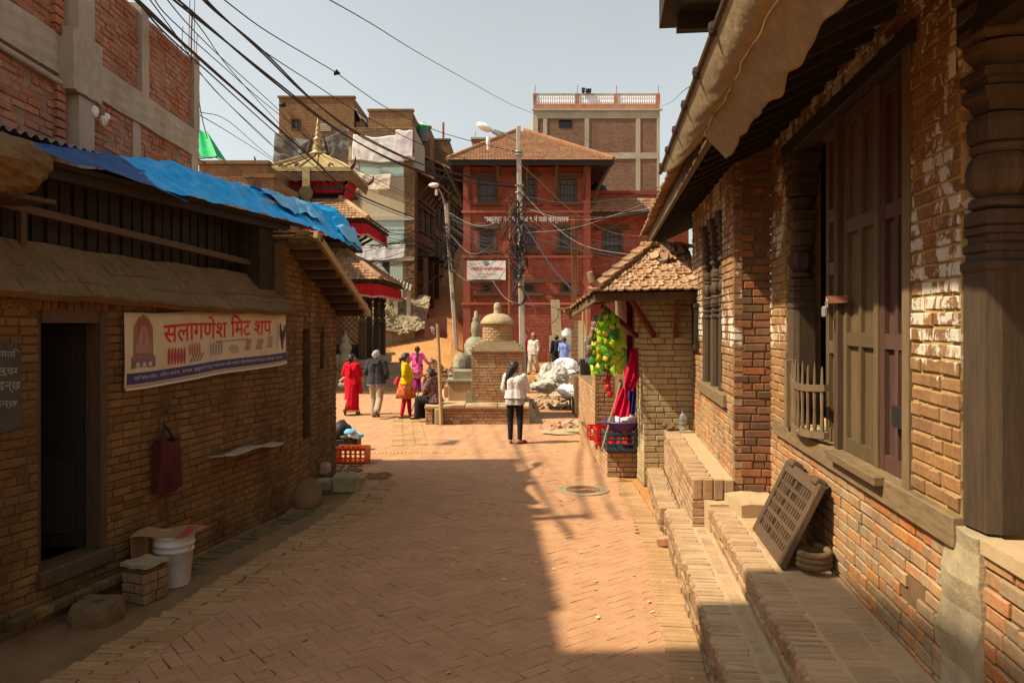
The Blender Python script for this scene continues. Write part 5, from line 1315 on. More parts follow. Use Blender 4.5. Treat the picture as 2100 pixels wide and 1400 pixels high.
# ---- red ward office
def ward_office():
    D = 38.0; zf = lambda y: HC+(HZ-y)/F*D; xf = lambda x: (x-1050)/F*D
    t = thing('red_office_building', 'red brick municipal office with tiled hip roof and white lettering', 'building', (.7, D+3, 1))
    x0, x1 = xf(950), xf(1211); w = x1-x0; P0 = Vector((x0, D, 0)); z0, z1 = .2, zf(342)
    R = lambda a, b_: (xf(a)-x0, xf(b_)-x0)
    wins = []; ww = []
    for a, b_ in ((978, 1019), (1062, 1101), (1142, 1184)):
        wins.append((*R(a, b_), zf(416), zf(362))); wins.append((*R(a+1, b_-2), zf(514), zf(468)))
    for a, b_ in ((986, 1009), (1068, 1097), (1149, 1171)): wins.append((*R(a, b_), zf(601), zf(580)))
    ux, n = facade(t, P0, (1,0,0), w, z0, z1, 6, wins, MAT['brick_red'], MAT['mortar_red'], H=.06, joint=.012, header=.2)
    for i, (a, b_, r, s) in enumerate(wins): window(t, P0+ux*a+UP*r, ux, n, b_-a, s-r, MAT['wood_brown'], bars=(5 if r > 4 else 3), lattice=(2 if r > 4 else 4), wide=(.22 if r > 4.5 else .42), frame=.12)
    for y in (437, 529, 625): MB().obox(P0+UP*zf(y)+n*.0-ux*.08, ux, n, UP, w+.16, .09, .12).build('string_course', plain('band_pink', (.36,.14,.09), (.30,.10,.065), 2, .9, .1, bump=0) if y == 437 else bpy.data.materials['band_pink'], t)
    for a in (0, w-.35): MB().obox(P0+ux*a+UP*z0+n*.0, ux, n, UP, .35, .05, z1-z0).build('pilaster', MAT['brick_red'], t)
    # hip roof
    e0, e1 = Vector((xf(918)*.975, D-1.0, zf(338))), Vector((xf(1258)*.975, D-1.0, zf(338))); r0, r1 = Vector((xf(1060), D+3.2, zf(262)+.55)), Vector((xf(1078), D+3.2, zf(262)+.55))
    b0, b1 = Vector((e0.x, D+7.3, e0.z)), Vector((e1.x, D+7.3, e1.z))
    deck = MB(); deck.add([e0, e1, r1, r0, b0, b1], [(0,1,2,3), (1,5,2), (0,3,4), (4,3,2,5), (0,4,5,1)]); deck.build('roof_deck', MAT['wood_dark'], t)
    T = Pieces(MAT['tile_far'], [tile_proto(.3, .15, .03, i) for i in range(3)], .12); tile_slope(T, e0, e1, r0, r1, course=.2, wd=.145, jit=.006, lift=.04); tile_slope(T, e1, b1, r1, r1+Vector((0, .1, 0)), course=.2, wd=.145, jit=.006, lift=.04); T.finish(t, 0, 'roof_tile')
    for p, q in ((e0, r0), (e1, r1)): MB().tube([p+Vector((0,0,.08)), q+Vector((0,0,.1))], .13, 7).build('hip_ridge', MAT['tile_far'], t)
    MB().beam(e0+Vector((0,-.03,-.1)), e1+Vector((0,-.03,-.1)), .08, .28).build('fascia', MAT['wood_dark'], t); 
    for k in range(5): a = P0+ux*(.3+k*(w-.6)/4); MB().beam(a+UP*(z1-1.6)+n*.04, a+UP*(z1-.05)+n*.92, .1, .1).build('eave_strut', MAT['wood_brown'], t)
    for s, x in ((-1, x0), (1, x1)): MB().beam((x, D+.3, z1-1.8), (x+s*.85, D-.6, z1-.1), .11, .11).build('eave_strut', MAT['wood_brown'], t)
    # lettering
    wm = plain('letter_white', (.82,.80,.74), (.75,.72,.66), 5, .6, .3, bump=0)
    put_text('lettering', 'भक्तपुर नगरपालिका ९ नं वडा कार्यालय'.replace('लि', 'िल'), wm, t, lambda x, y: P0+ux*(xf(994)-x0+x)+n*.05+UP*(zf(459)+y), .3, xf(1166)-xf(994), .42, .006)
    # right wing
    wx0, wx1 = xf(1214), xf(1420); Pw = Vector((wx0, D+.8, 0)); zw = zf(392)
    R2 = lambda a, b_: (xf(a)-wx0, xf(b_)-wx0); wn = [(*R2(1238, 1283), zf(516), zf(466)), (*R2(1335, 1375), zf(516), zf(466)), (*R2(1238, 1280), zf(603), zf(570))]
    facade(t, Pw, (1,0,0), wx1-wx0, z0, zw, 5, wn, MAT['brick_red'], MAT['mortar_red'], H=.06, joint=.012, header=.2)
    for (a, b_, r, s) in wn: window(t, Pw+ux*a+UP*r, ux, n, b_-a, s-r, MAT['wood_brown'], bars=4, lattice=2, wide=.3, frame=.12)
    e0, e1 = Vector((wx0-.1, D+.0, zf(434))), Vector((wx1, D+.0, zf(434))); r0, r1 = e0+Vector((0, .78, .75)), e1+Vector((0, .78, .75))
    T = Pieces(MAT['tile_far'], [tile_proto(.3, .15, .03, i) for i in range(3)], .12); tile_slope(T, e0, e1, r0, r1, course=.2, wd=.145, jit=.006, lift=.04); T.finish(t, 0, 'wing_tile')
    m = MB(); m.slab(lambda u, v: (e0.lerp(e1, u)).lerp(r0.lerp(r1, u), v), 2, 2, .06); m.build('wing_roof_deck', MAT['wood_dark'], t); MB().beam(e0+Vector((0,-.02,-.1)), e1+Vector((0,-.02,-.1)), .06, .2).build('wing_fascia', MAT['wood_dark'], t)
    MB().obox(Pw+UP*(zw), ux, n, UP, wx1-wx0, .12, .14).build('coping', MAT['mortar_red'], t)
    # white signboard
    s = thing('office_signboard', 'white rectangular office signboard with red lettering on the red building', 'sign', (xf(997), D-.1, zf(573)))
    q0 = Vector((xf(958), D, zf(574))); sw, sh = xf(1037)-xf(958), zf(535)-zf(574)
    MB().obox(q0+n*.10-n*.04, ux, n, UP, sw, .06, sh).build('board', MAT['white'], s)
    rm = plain('sign_red', (.50,.06,.07), (.45,.05,.06), 5, .7, .2, bump=0)
    put_text('lettering', 'भक्तपुर नगरपािलका', rm, s, lambda x, y: q0+n*.125+ux*(.12+x)+UP*(.40+y), .3, sw-.22, .24, .006)
    put_text('lettering', '९ नं वडा कार्यालय', rm, s, lambda x, y: q0+n*.125+ux*(.48+x)+UP*(.22+y), .2, sw-.95, .10)
    put_text('lettering', 'ब्यासी', rm, s, lambda x, y: q0+n*.125+ux*(.85+x)+UP*(.08+y), .2, .2, .08)
    em = MB(); 
    V = [q0+n*.126+ux*(sw*.5+.13*math.cos(2*PI*k/24))+UP*(.79+.11*math.sin(2*PI*k/24)) for k in range(24)]+[q0+n*.126+ux*(sw*.5+.09*math.cos(2*PI*k/24))+UP*(.79+.075*math.sin(2*PI*k/24)) for k in range(24)]
    em.add(V, [(k, (k+1)%24, 24+(k+1)%24, 24+k) for k in range(24)]); em.build('emblem_ring', plain('emblem_teal', (.08,.20,.20), None, 5, .7, .2, bump=0), s)
    MB().blob(q0+n*.128+ux*(sw*.5)+UP*.79, .06, .004, .045, .2, seed=3).build('emblem_centre', plain('emblem_blue', (.12,.30,.50), None, 5, .7, .2, bump=0), s)
    # black water tank
    c = Vector((xf(1236), D+2.6, zw-.6)); tk = thing('water_tank', 'black plastic water tank on the red office wing roof', 'water tank', c)
    k = 1.07; b = MB(); pr = [(.0, 0), (.5*k, .0)]+[((.52 if i % 2 else .49)*k, .1*i) for i in range(1, 11)]+[(.42*k, 1.12), (.18*k, 1.2), (.18*k, 1.25), (0, 1.25)]; b.lathe([(r, z*1.15) for r, z in pr], c, 20); b.build('tank', MAT['black'], tk, smooth=True)
    tag(corrugated('solar_panel', 'pale solar panel lying on the office wing roof', (xf(1330), D+2.0, zw+.05), (1,0,0), (0,.8,.35), 1.3, 1.2, 3, .002, MAT['white_far']), cat='solar panel')
    # rebar bundle
    rb = thing('rebar_bundle', 'tall rusty bundle of upright reinforcing bars before the red wall', 'rebar', (xf(1205)*.8, 30, .1))
    for k in range(7):
        x = (1172+k*2.2-1050)/F*31; MB().tube([(x, 31+.05*k, .1), (x+.02, 31+.05*k, 3.5), (x+.04*math.sin(k), 31, 6.3+.35*math.sin(k*2.2))], .016, 5).build('bar', MAT['rust'], rb)
    for k in range(22): MB().tube([((1170-1050)/F*31, 30.95, .3+.18*k), ((1188-1050)/F*31, 31.3, .31+.18*k)], .009, 4).build('stirrup', MAT['rust'], rb)
    for k in range(2):
        x = (1196+k*8-1050)/F*29; tag(MB().tube([(x, 29, 0.1), (x-.02, 29, 3.2)], .035, 7).build('bamboo_pole', MAT['wood_pale']), ('left' if k == 0 else 'right')+' of two pale upright bamboo poles beside the rebar', 'pole', 'bamboo poles by the rebar')
ward_office()
# ---- tall brick house with white balustrade
def tall_house():
    D = 52.0; zf = lambda y: HC+(HZ-y)/F*D; xf = lambda x: (x-1050)/F*D
    t = thing('tall_brick_house', 'tall brick house with white roof balustrade behind the red office', 'building', (5.5, D+3, 2))
    x0, x1 = xf(1094), xf(1353); P0 = Vector((x0, D, 0)); w = x1-x0; z0, z1 = 4.0, zf(228)
    wn = [(xf(1146)-x0, xf(1173)-x0, zf(262), zf(246))]
    ux, n = facade(t, P0, (1,0,0), w, z0, z1, 7, wn, MAT['brick_farred'], MAT['mortar_g'], H=.065, joint=.02, header=.25)
    window(t, P0+ux*wn[0][0]+UP*wn[0][2], ux, n, wn[0][1]-wn[0][0], wn[0][3]-wn[0][2], MAT['black'], bars=6, frame=.05)
    for a, b_ in ((1094, 1103), (1114, 1122), (1199, 1208), (1304, 1313), (1347, 1353)): MB().obox(P0+ux*(xf(a)-x0)+UP*z0+n*.0, ux, n, UP, xf(b_)-xf(a), .05, z1-z0-.5).build('column', MAT['conc_far'], t)
    MB().obox(P0+UP*(z1-.5), ux, n, UP, w, .055, .5).build('ring_beam', MAT['conc_far'], t); MB().obox(P0+UP*zf(326), ux, n, UP, w, .055, .4).build('ring_beam', MAT['conc_far'], t)
    MB().obox(P0-ux*.1+UP*z1, ux, n, UP, w+.25, .15, .12).build('cornice', MAT['conc'], t)
    MB().obox(P0+UP*(z1+.12)-n*.25, ux, n, UP, w, .3, .35).build('parapet', MAT['brick_raw'], t)
    zt = zf(192)
    posts = [1097, 1184, 1264, 1350]
    for a in posts: MB().obox(P0+ux*(xf(a)-x0-.12)+UP*(z1+.47)-n*.22, ux, n, UP, .25, .24, zt-z1-.47).build('parapet_pier', MAT['brick_raw'], t)
    MB().obox(P0+UP*(zt-.08)-n*.2, ux, n, UP, w, .16, .1).build('handrail', MAT['conc_far'], t)
    bal = None
    for a, b_ in zip(posts, posts[1:]):
        nn = 17
        for k in range(nn):
            x = xf(a)+.2+(xf(b_)-xf(a)-.3)*(k+.3)/nn; p = Vector((x, D+.1, z1+.47)); h = zt-.08-z1-.47
            if bal is None: bal = MB().lathe([(.05,0),(.05,.04*h),(.075,.2*h),(.085,.32*h),(.05,.5*h),(.06,.62*h),(.075,.8*h),(.05,.95*h),(.06,h)], (0,0,0), 8).mesh('baluster', MAT['white_far'], True)
            o = bpy.data.objects.new('baluster', bal); COL.objects.link(o); o.parent = t; o.matrix_parent_inverse = world_of(t).inverted(); o.location = p
    for a in posts: MB().tube([Vector((xf(a), D, zt)), Vector((xf(a)+.02, D, zt+.55))], .02, 4).build('aerial_rod', MAT['rust'], t)
    for k, x in enumerate((1196, 1204, 1209)): tag(MB().lathe([(.08,0),(.12,.1),(.1,.22),(.14,.26),(.1,.34-.08*k)], (xf(x), D-.05, zt+.02), 8).build('plant_pot', MAT['black']), ('leftmost', 'middle', 'rightmost')[k]+' of three dark pots on the white roof balustrade', 'pot', 'pots on the balustrade')
    # side wing with sloped stair roof
    m = MB(); m.prism([(xf(1068), D+1, zf(262)), (xf(1094), D+1, zf(262)), (xf(1094), D+1, zf(230)), ], (0, 3, 0)); m.build('stair_roof', MAT['white_far'], t)
    s = thing('distant_parapet', 'far brick parapet corner peeking left of the hip roof', 'building', (xf(970)*1.1, 60, 3)); D2 = 60
    q = lambda x, y: Vector(((x-1050)/F*D2, D2, HC+(HZ-y)/F*D2)); a = q(968, 400); b_ = q(992, 286)
    MB().box((a.x, D2, 3), (b_.x+1.5, D2+3, b_.z)).build('wall', MAT['brick_raw'], s); MB().box((a.x-.1, D2-.1, b_.z), (b_.x+1.5, D2+3, b_.z+.15)).build('coping', MAT['conc_far'], s); MB().tube([q(974, 286), q(975, 270)], .02, 4).build('aerial_rod', MAT['rust'], s)
tall_house()
# ================================================================ TEMPLE
def temple():
    cx, cy = -7.72, 31.0; t = thing('pagoda_temple', 'three-tiered pagoda temple with gilded top roof and red valances', 'temple', (cx, cy, 0))
    for k, (a, z) in enumerate(((3.3, .3), (2.9, .6), (2.55, .95))): MB().box((cx-a, cy-a, -.1 if k == 0 else z-.3), (cx+a, cy+a, z)).build('plinth_step', MAT['stone_warm'], t)
    MB().box((cx-1.35, cy-1.35, .95), (cx+1.35, cy+1.35, 4.6)).build('sanctum_wall', MAT['brick_stupa'], t)
    for sx in (-1, 1):
        for sy in (-1, 1): carved_column(Vector((cx+sx*2.2, cy+sy*2.2, 0)), .95, 3.6, .26, t, u=Vector((1,0,0)))
    for k in (-.8, .8):
        carved_column(Vector((cx+k, cy-2.2, 0)), .95, 3.6, .24, t, u=Vector((1,0,0))); carved_column(Vector((cx+2.2, cy+k, 0)), .95, 3.6, .24, t, u=Vector((1,0,0)))
    for y in (cy-2.2,): MB().box((cx-2.4, y-.12, 3.45), (cx+2.4, y+.12, 3.75)).build('beam', MAT['wood_dark'], t)
    MB().box((cx+2.08, cy-2.4, 3.45), (cx+2.32, cy+2.4, 3.75)).build('beam', MAT['wood_dark'], t)
    # lattice screen on the near right corner
    lat = MB().box((cx+.95, cy-2.22, 1.0), (cx+2.05, cy-2.18, 1.5)); lat = lat.build('screen_base', MAT['wood_dark'], t)
    for k in range(9):
        for s in (-1, 1):
            x0 = cx+1.5+s*(-.55); z0 = 1.5+k*.22-.3; MB().beam((x0, cy-2.2, max(1.5, z0)), (x0+s*1.1, cy-2.2+.01*s, min(3.4, z0+1.1)), .03, .03).build('lattice_bar', MAT['wood_brown'], t)
    # guardian figure
    g = thing('guardian_statue', 'small grey stone guardian statue at the temple corner', 'statue', (cx+1.75, cy-3.0, .6)); b = MB(); c = Vector((cx+1.75, cy-3.0, .6))
    b.lathe([(.28,0),(.3,.08),(.22,.12),(.24,.2),(.30,.34),(.26,.46),(.17,.6),(.2,.72),(.24,.82),(.17,.95),(.12,1.0),(.15,1.08),(.12,1.18),(.05,1.26),(.02,1.4)], c, 14); b.build('figure', MAT['stone'], g, smooth=True)
    for s in (-1, 1): MB().blob(c+Vector((s*.25, -.1, .3)), .09, .12, .3, .1, seed=2).build('foreleg', MAT['stone'], g, smooth=True)
    spec = [(3.0, 3.85, 1.45, 4.95, MAT['tile'], .45), (2.44, 6.1, 1.15, 7.0, MAT['tile'], .42), (1.69, 8.1, .30, 8.86, MAT['gold'], .0)]
    for i, (a, z, a2, z2, mat, val) in enumerate(spec):
        def cor(r, zz, s, q): return Vector((cx+s*r, cy+q*r, zz))
        ring = [(-1,-1),(1,-1),(1,1),(-1,1)]
        b = MB(); lo = [cor(a, z, *s) for s in ring]; hi = [cor(a2, z2, *s) for s in ring]
        b.add(lo+hi, [(k, (k+1)%4, (k+1)%4+4, k+4) for k in range(4)]+[(4,5,6,7)]); lo2 = [p-UP*.1 for p in lo]; inn = [cor(a2*.8, z+.25, *s) for s in ring]
        b.add(lo+lo2, [(k, k+4, (k+1)%4+4, (k+1)%4) for k in range(4)]); b.add(lo2+inn, [(k, k+4, (k+1)%4+4, (k+1)%4) for k in range(4)])
        b.build('roof_deck', MAT['wood_dark'] if i < 2 else MAT['gold'], t)
        if i < 2:
            T = Pieces(mat, [tile_proto(.26, .14, .03, k) for k in range(3)], .12)
            tile_slope(T, lo[0], lo[1], hi[0], hi[1], course=.18, wd=.135, jit=.012, lift=.04); tile_slope(T, lo[1], lo[2], hi[1], hi[2], course=.18, wd=.135, jit=.012, lift=.04); T.finish(t, 0, 'roof_tile')
            for k in (0, 1): MB().tube([lo[k]+UP*.06, hi[k]+UP*.1], .11, 7).build('hip_ridge', mat, t)
            MB().box((cx-a2*.98, cy-a2*.98, z2-.3), (cx+a2*.98, cy+a2*.98, z2+.06)).build('roof_neck', MAT['brick_stupa'], t)
        else:
            for k in range(4): MB().tube([lo[k]+UP*.02, hi[k]+UP*.03], .07, 7).build('gilt_ridge', MAT['gold'], t)
            for s in (-.62, -.22, .22, .62): MB().tube([Vector((cx+s*a*.95, cy-a, z+.03)), Vector((cx+s*a2, cy-a2, z2+.02))], .045, 6).build('gilt_rib', MAT['gold'], t); 
            for s in (-.62, -.25, .5): MB().blob(Vector((cx+s*a, cy-a*.86, z+.17)), .1, .08, .1, .1, seed=1).build('gilt_boss', MAT['wood_brown'], t)
            MB().beam(lo[0]+Vector((0,-.02,-.03)), lo[1]+Vector((0,-.02,-.03)), .05, .16).build('gilt_edge', MAT['gold'], t)
            for k, s in enumerate(ring): p = lo[k]; q = Vector((s[0], s[1], 0)); MB().tube([p-q*.3, p+q*.02+UP*.02, p+q*.16+UP*.16, p+q*.2+UP*.4], [.07,.07,.05,.02], 6).build('upturned_corner', MAT['wood_dark'], t)
            MB().slab(lambda u, v: Vector((cx-.14+.28*u, cy-a-.06, z+.05-1.35*v+.0*u)), 2, 12, .02).build('hanging_band', MAT['gold'], t)
            MB().lathe([(.0,-.02),(.27,-.02),(.27,.02),(.0,.02)], (0,0,0), 18).build('medallion', MAT['wood_carved'], t).matrix_basis = Matrix.Translation((cx, cy-a-.1, z-.95)) @ Matrix.Rotation(PI/2, 4, 'X')
            for s in (0, 1, 2):
                e0, e1 = ((lo[0], lo[1]), (lo[1], lo[2]), (lo[0], lo[3]))[s]
                MB().slab(lambda u, v: e0.lerp(e1, u)+UP*(-.1-.32*v-.05*abs(math.sin(u*30)))*1.0+Vector(((cx-e0.lerp(e1,u).x)*.05*v, (cy-e0.lerp(e1,u).y)*.05*v, 0)), 60, 2, .02).build('fringe', MAT['wood_grey'], t)
            MB().slab(lambda u, v: Vector((cx-1.3+2.6*u, cy-1.3+.03*math.sin(u*60), z-.35-.5*v)), 60, 2, .01).build('valance', MAT['red_cloth'], t)
            for e in (-1, 1): MB().slab(lambda u, v, e=e: Vector((cx+e*(a-.12)-e*.25*v, cy-a+.15+1.5*u, z-.35-.75*v)), 20, 2, .01).build('valance', MAT['red_cloth'], t)
        if val:
            for e0, e1 in ((lo[0], lo[1]), (lo[1], lo[2])):
                e0 = e0.lerp(Vector((cx, cy, e0.z)), .03); e1 = e1.lerp(Vector((cx, cy, e1.z)), .03)
                nn = (e1-e0).cross(UP).normalized()
                MB().slab(lambda u, v: e0.lerp(e1, u)-UP*(.14+val*v+.03*v*math.sin(u*47))+nn*(.04*math.sin(u*150)*(.3+.7*v)), 140, 3, .008).build('valance', MAT['red_cloth'], t)
                MB().slab(lambda u, v: e0.lerp(e1, u)-UP*(.14+val-.035+.06*v+.03*math.sin(u*47))+nn*(.02+.04*math.sin(u*150)), 140, 1, .008).build('valance_hem', plain('pale_pink_hem', (.6,.35,.33), None, 9, .9, .1, bump=0) if 'pale_pink_hem' not in bpy.data.materials else bpy.data.materials['pale_pink_hem'], t)
        # struts and body between
        for s in (-.75, -.25, .25, .75):
            MB().beam((cx+s*a2*1.2, cy-a2*.85, z-.9), (cx+s*a*1.0, cy-a*.93, z-.05), .1, .1).build('roof_strut', MAT['wood_carved'], t); MB().beam((cx+a2*.85, cy+s*a2*1.2, z-.9), (cx+a*.93, cy+s*a, z-.05), .1, .1).build('roof_strut', MAT['wood_carved'], t)
    MB().box((cx-1.12, cy-1.12, 4.9), (cx+1.12, cy+1.12, 6.4)).build('second_storey', MAT['brick_stupa'], t)
    MB().box((cx-.82, cy-.82, 6.9), (cx+.82, cy+.82, 8.4)).build('third_storey', MAT['wood_carved'], t)
    for z, a in ((7.05, .95), (7.2, 1.15), (7.36, 1.35), (7.5, 1.1)): MB().box((cx-a, cy-a, z), (cx+a, cy+a, z+.14)).build('cornice', MAT['wood_carved'], t)
    for z, a in ((5.2, 1.5), (5.4, 1.3)): MB().box((cx-a, cy-a, z), (cx+a, cy+a, z+.16)).build('cornice', MAT['wood_carved'], t)
    c = Vector((cx, cy, 8.8)); b = MB(); b.lathe([(r*.72, z*.94) for r, z in ((.36,0),(.42,.05),(.34,.1),(.45,.16),(.5,.22),(.36,.28),(.27,.32),(.3,.38),(.25,.6),(.2,.74),(.24,.78),(.26,.84),(.16,.9),(.12,.96),(.17,1.02),(.12,1.1),(.10,1.18),(.13,1.24),(.07,1.32),(.06,1.45),(.09,1.5),(.04,1.56),(.02,1.75))], c, 18); b.build('pinnacle', MAT['gold'], t, smooth=True)
    for s in (-1, 1): MB().tube([c+Vector((s*.42, 0, .15)), c+Vector((s*.34, 0, .5)), c+Vector((s*.22, 0, .95))], [.05, .06, .03], 6).build('pinnacle_serpent', MAT['wood_brown'], t)
temple()
# ================================================================ FAR LEFT BUILDINGS
def px3(x, y, D): return Vector(((x-1050)/F*D, D, HC+(HZ-y)/F*D))
def sheet(name, label, cor, mat, cat='sheet', sag=.25, ripple=.06, nu=44, nv=24, folds=0):
    c = [Vector(p) for p in cor]
    def fn(u, v):
        p = c[0].lerp(c[1], u).lerp(c[3].lerp(c[2], u), v)
        return p+Vector((0, -.06-ripple*(ridge(p+Vector((0,0,p.x*.4)), .9)*.8+ridge(p, 2.3)*.35), -sag*math.sin(PI*u)*(1-.3*v)+.03*math.sin(u*9)))
    return tag(MB().slab(fn, nu, nv, .01).build(name, mat, smooth=True), label, cat)
def concrete_house():
    D = 42.0; xf = lambda x: (x-1050)/F*D; zf = lambda y: HC+(HZ-y)/F*D
    t = thing('concrete_house', 'cracked concrete and aqua painted house side hung with sheets', 'building', (xf(785), D+3, 2))
    x0, x1 = xf(715), xf(850)
    m = MB(); m.box((x0, D, .3), (x1, D+5, zf(262))); m.build('wall', MAT['plaster'], t)
    for a, b_, y0, y1 in ((738, 828, 362, 330), (748, 829, 505, 452)): MB().box((xf(a), D-.03, zf(y0)), (xf(b_), D+.01, zf(y1))).build('painted_panel', MAT['aqua'], t)
    for y in (452, 330, 535): MB().box((x0, D-.10, zf(y)), (x1, D+.01, zf(y)+.22)).build('floor_band', MAT['conc_far'], t)
    B = Bricks(MAT['brick_far'], L=.22, H=.06, D=.04, nvar=3)
    B.wall((xf(829), D-.06, 0), (1,0,0), (0,-1,0), [(0, xf(850)-xf(829), 2.0, zf(262))], joint=.02, jit=.02); B.wall((x0, D-.03, 0), (1,0,0), (0,-1,0), [(0, xf(738)-x0, 3, zf(390))], joint=.02, jit=.015)
    B.wall((x0, D-.04, 0), (1,0,0), (0,-1,0), [(0, x1-x0-.4, zf(300), zf(262))], joint=.02, jit=.01); B.finish(t, 0)
    MB().box((xf(800), D-.04, 2.2), (xf(826), D+.02, zf(532))).build('corner_plaster', MAT['aqua'], t)
    MB().box((xf(785), D-.045, zf(590)), (xf(798), D+.02, zf(538))).build('window', MAT['wood_dark'], t)
    for a, b_, y0, y1 in ((730, 737, 345, 332), (768, 780, 342, 337)): MB().box((xf(a), D-.05, zf(y0)), (xf(b_), D, zf(y1))).build('vent', MAT['conc'], t)
    sheet('white_sheet', 'large white sheet hung across the top of the concrete house', [px3(725, 277, D-.3), px3(812, 279, D-.3), px3(830, 333, D-.3), px3(722, 328, D-.3)], MAT['sheet_white'], sag=.1)
    sheet('white_sheet', 'narrow pinkish white cloth beside the large white sheet', [px3(812, 268, D-.5), px3(847, 269, D-.5), px3(846, 324, D-.5), px3(810, 318, D-.5)], clothm('sheet_pinkish', (.72,.64,.66), (.62,.55,.58)), sag=.0, ripple=.03)
    sheet('cream_sheet', 'creased cream cloth hung below the aqua painted wall', [px3(722, 353, D-.6), px3(803, 358, D-.6), px3(800, 390, D-.6), px3(716, 382, D-.6)], MAT['sheet_cream'], sag=.1)
    sheet('white_sheet', 'sunlit crumpled white sheet above the temple lower roof', [px3(726, 504, D-.9), px3(833, 502, D-.9), px3(829, 530, D-.9), px3(727, 534, D-.9)], MAT['sheet_white'], sag=.08)
    # ground-floor clutter: sagging awnings and posts
    sheet('dark_awning', 'dark sagging awning below the crumpled white sheet', [px3(742, 530, D-.6), px3(776, 536, D-.6), px3(800, 565, D-2.5), px3(752, 548, D-2.5)], MAT['sheet_grey'], 'awning')
    corrugated('corrugated_roof', 'rusty corrugated lean-to roof at the foot of the concrete house', px3(752, 545, D-1.0), (1, -.05, -.42), (.1, -1, -.25), 2.6, 1.6, 14, .03, MAT['iron'], 'roof sheet')
    for x in (812, 838): tag(MB().box((xf(x)*.95-.1, D-2.2, .8), (xf(x)*.95+.1, D-2.0, zf(600))).build('plaster_post', MAT['plaster']), ('left' if x == 812 else 'right')+' pale post under the lean-to roof by the concrete house', 'post', 'lean-to posts')
concrete_house()
def brick_block_house(name, label, px0, px1, ytop, D, depth, wins=(), zb=3.0, mat='brick_far', steps=(), coping=True, header=.3):
    xf = lambda x: (x-1050)/F*D; zf = lambda y: HC+(HZ-y)/F*D
    t = thing(name, label, 'building', (xf((px0+px1)/2), D+depth/2, zb)); x0 = xf(px0); w = xf(px1)-x0
    wn = [(xf(a)-x0, xf(b_)-x0, zf(y0), zf(y1)) for a, b_, y0, y1 in wins]
    ux, n = facade(t, Vector((x0, D, 0)), (1,0,0), w, zb, zf(ytop), depth, wn, MAT[mat], MAT['mortar_r'], L=.23, H=.07, joint=.02, header=header)
    for (a, b_, r, s) in wn: window(t, Vector((x0+a, D, r)), ux, n, b_-a, s-r, MAT['wood_brown'], bars=2, frame=.1)
    if coping: MB().box((x0-.08, D-.08, zf(ytop)), (x0+w+.08, D+.3, zf(ytop)+.12)).build('coping', MAT['mud'], t)
    side = Bricks(MAT[mat], L=.23, H=.07, D=.03, nvar=3); side.wall((x0+w, D, 0), (0,1,0), (1,0,0), [(0, depth, zb, zf(ytop))], joint=.02); side.finish(t, 0)
    for (a, b_, yt, dd) in steps: MB().box((xf(a), D+.02, zf(ytop)-.3), (xf(b_), D+dd, zf(yt))).build('parapet_pier', MAT[mat], t)
    return t, xf, zf
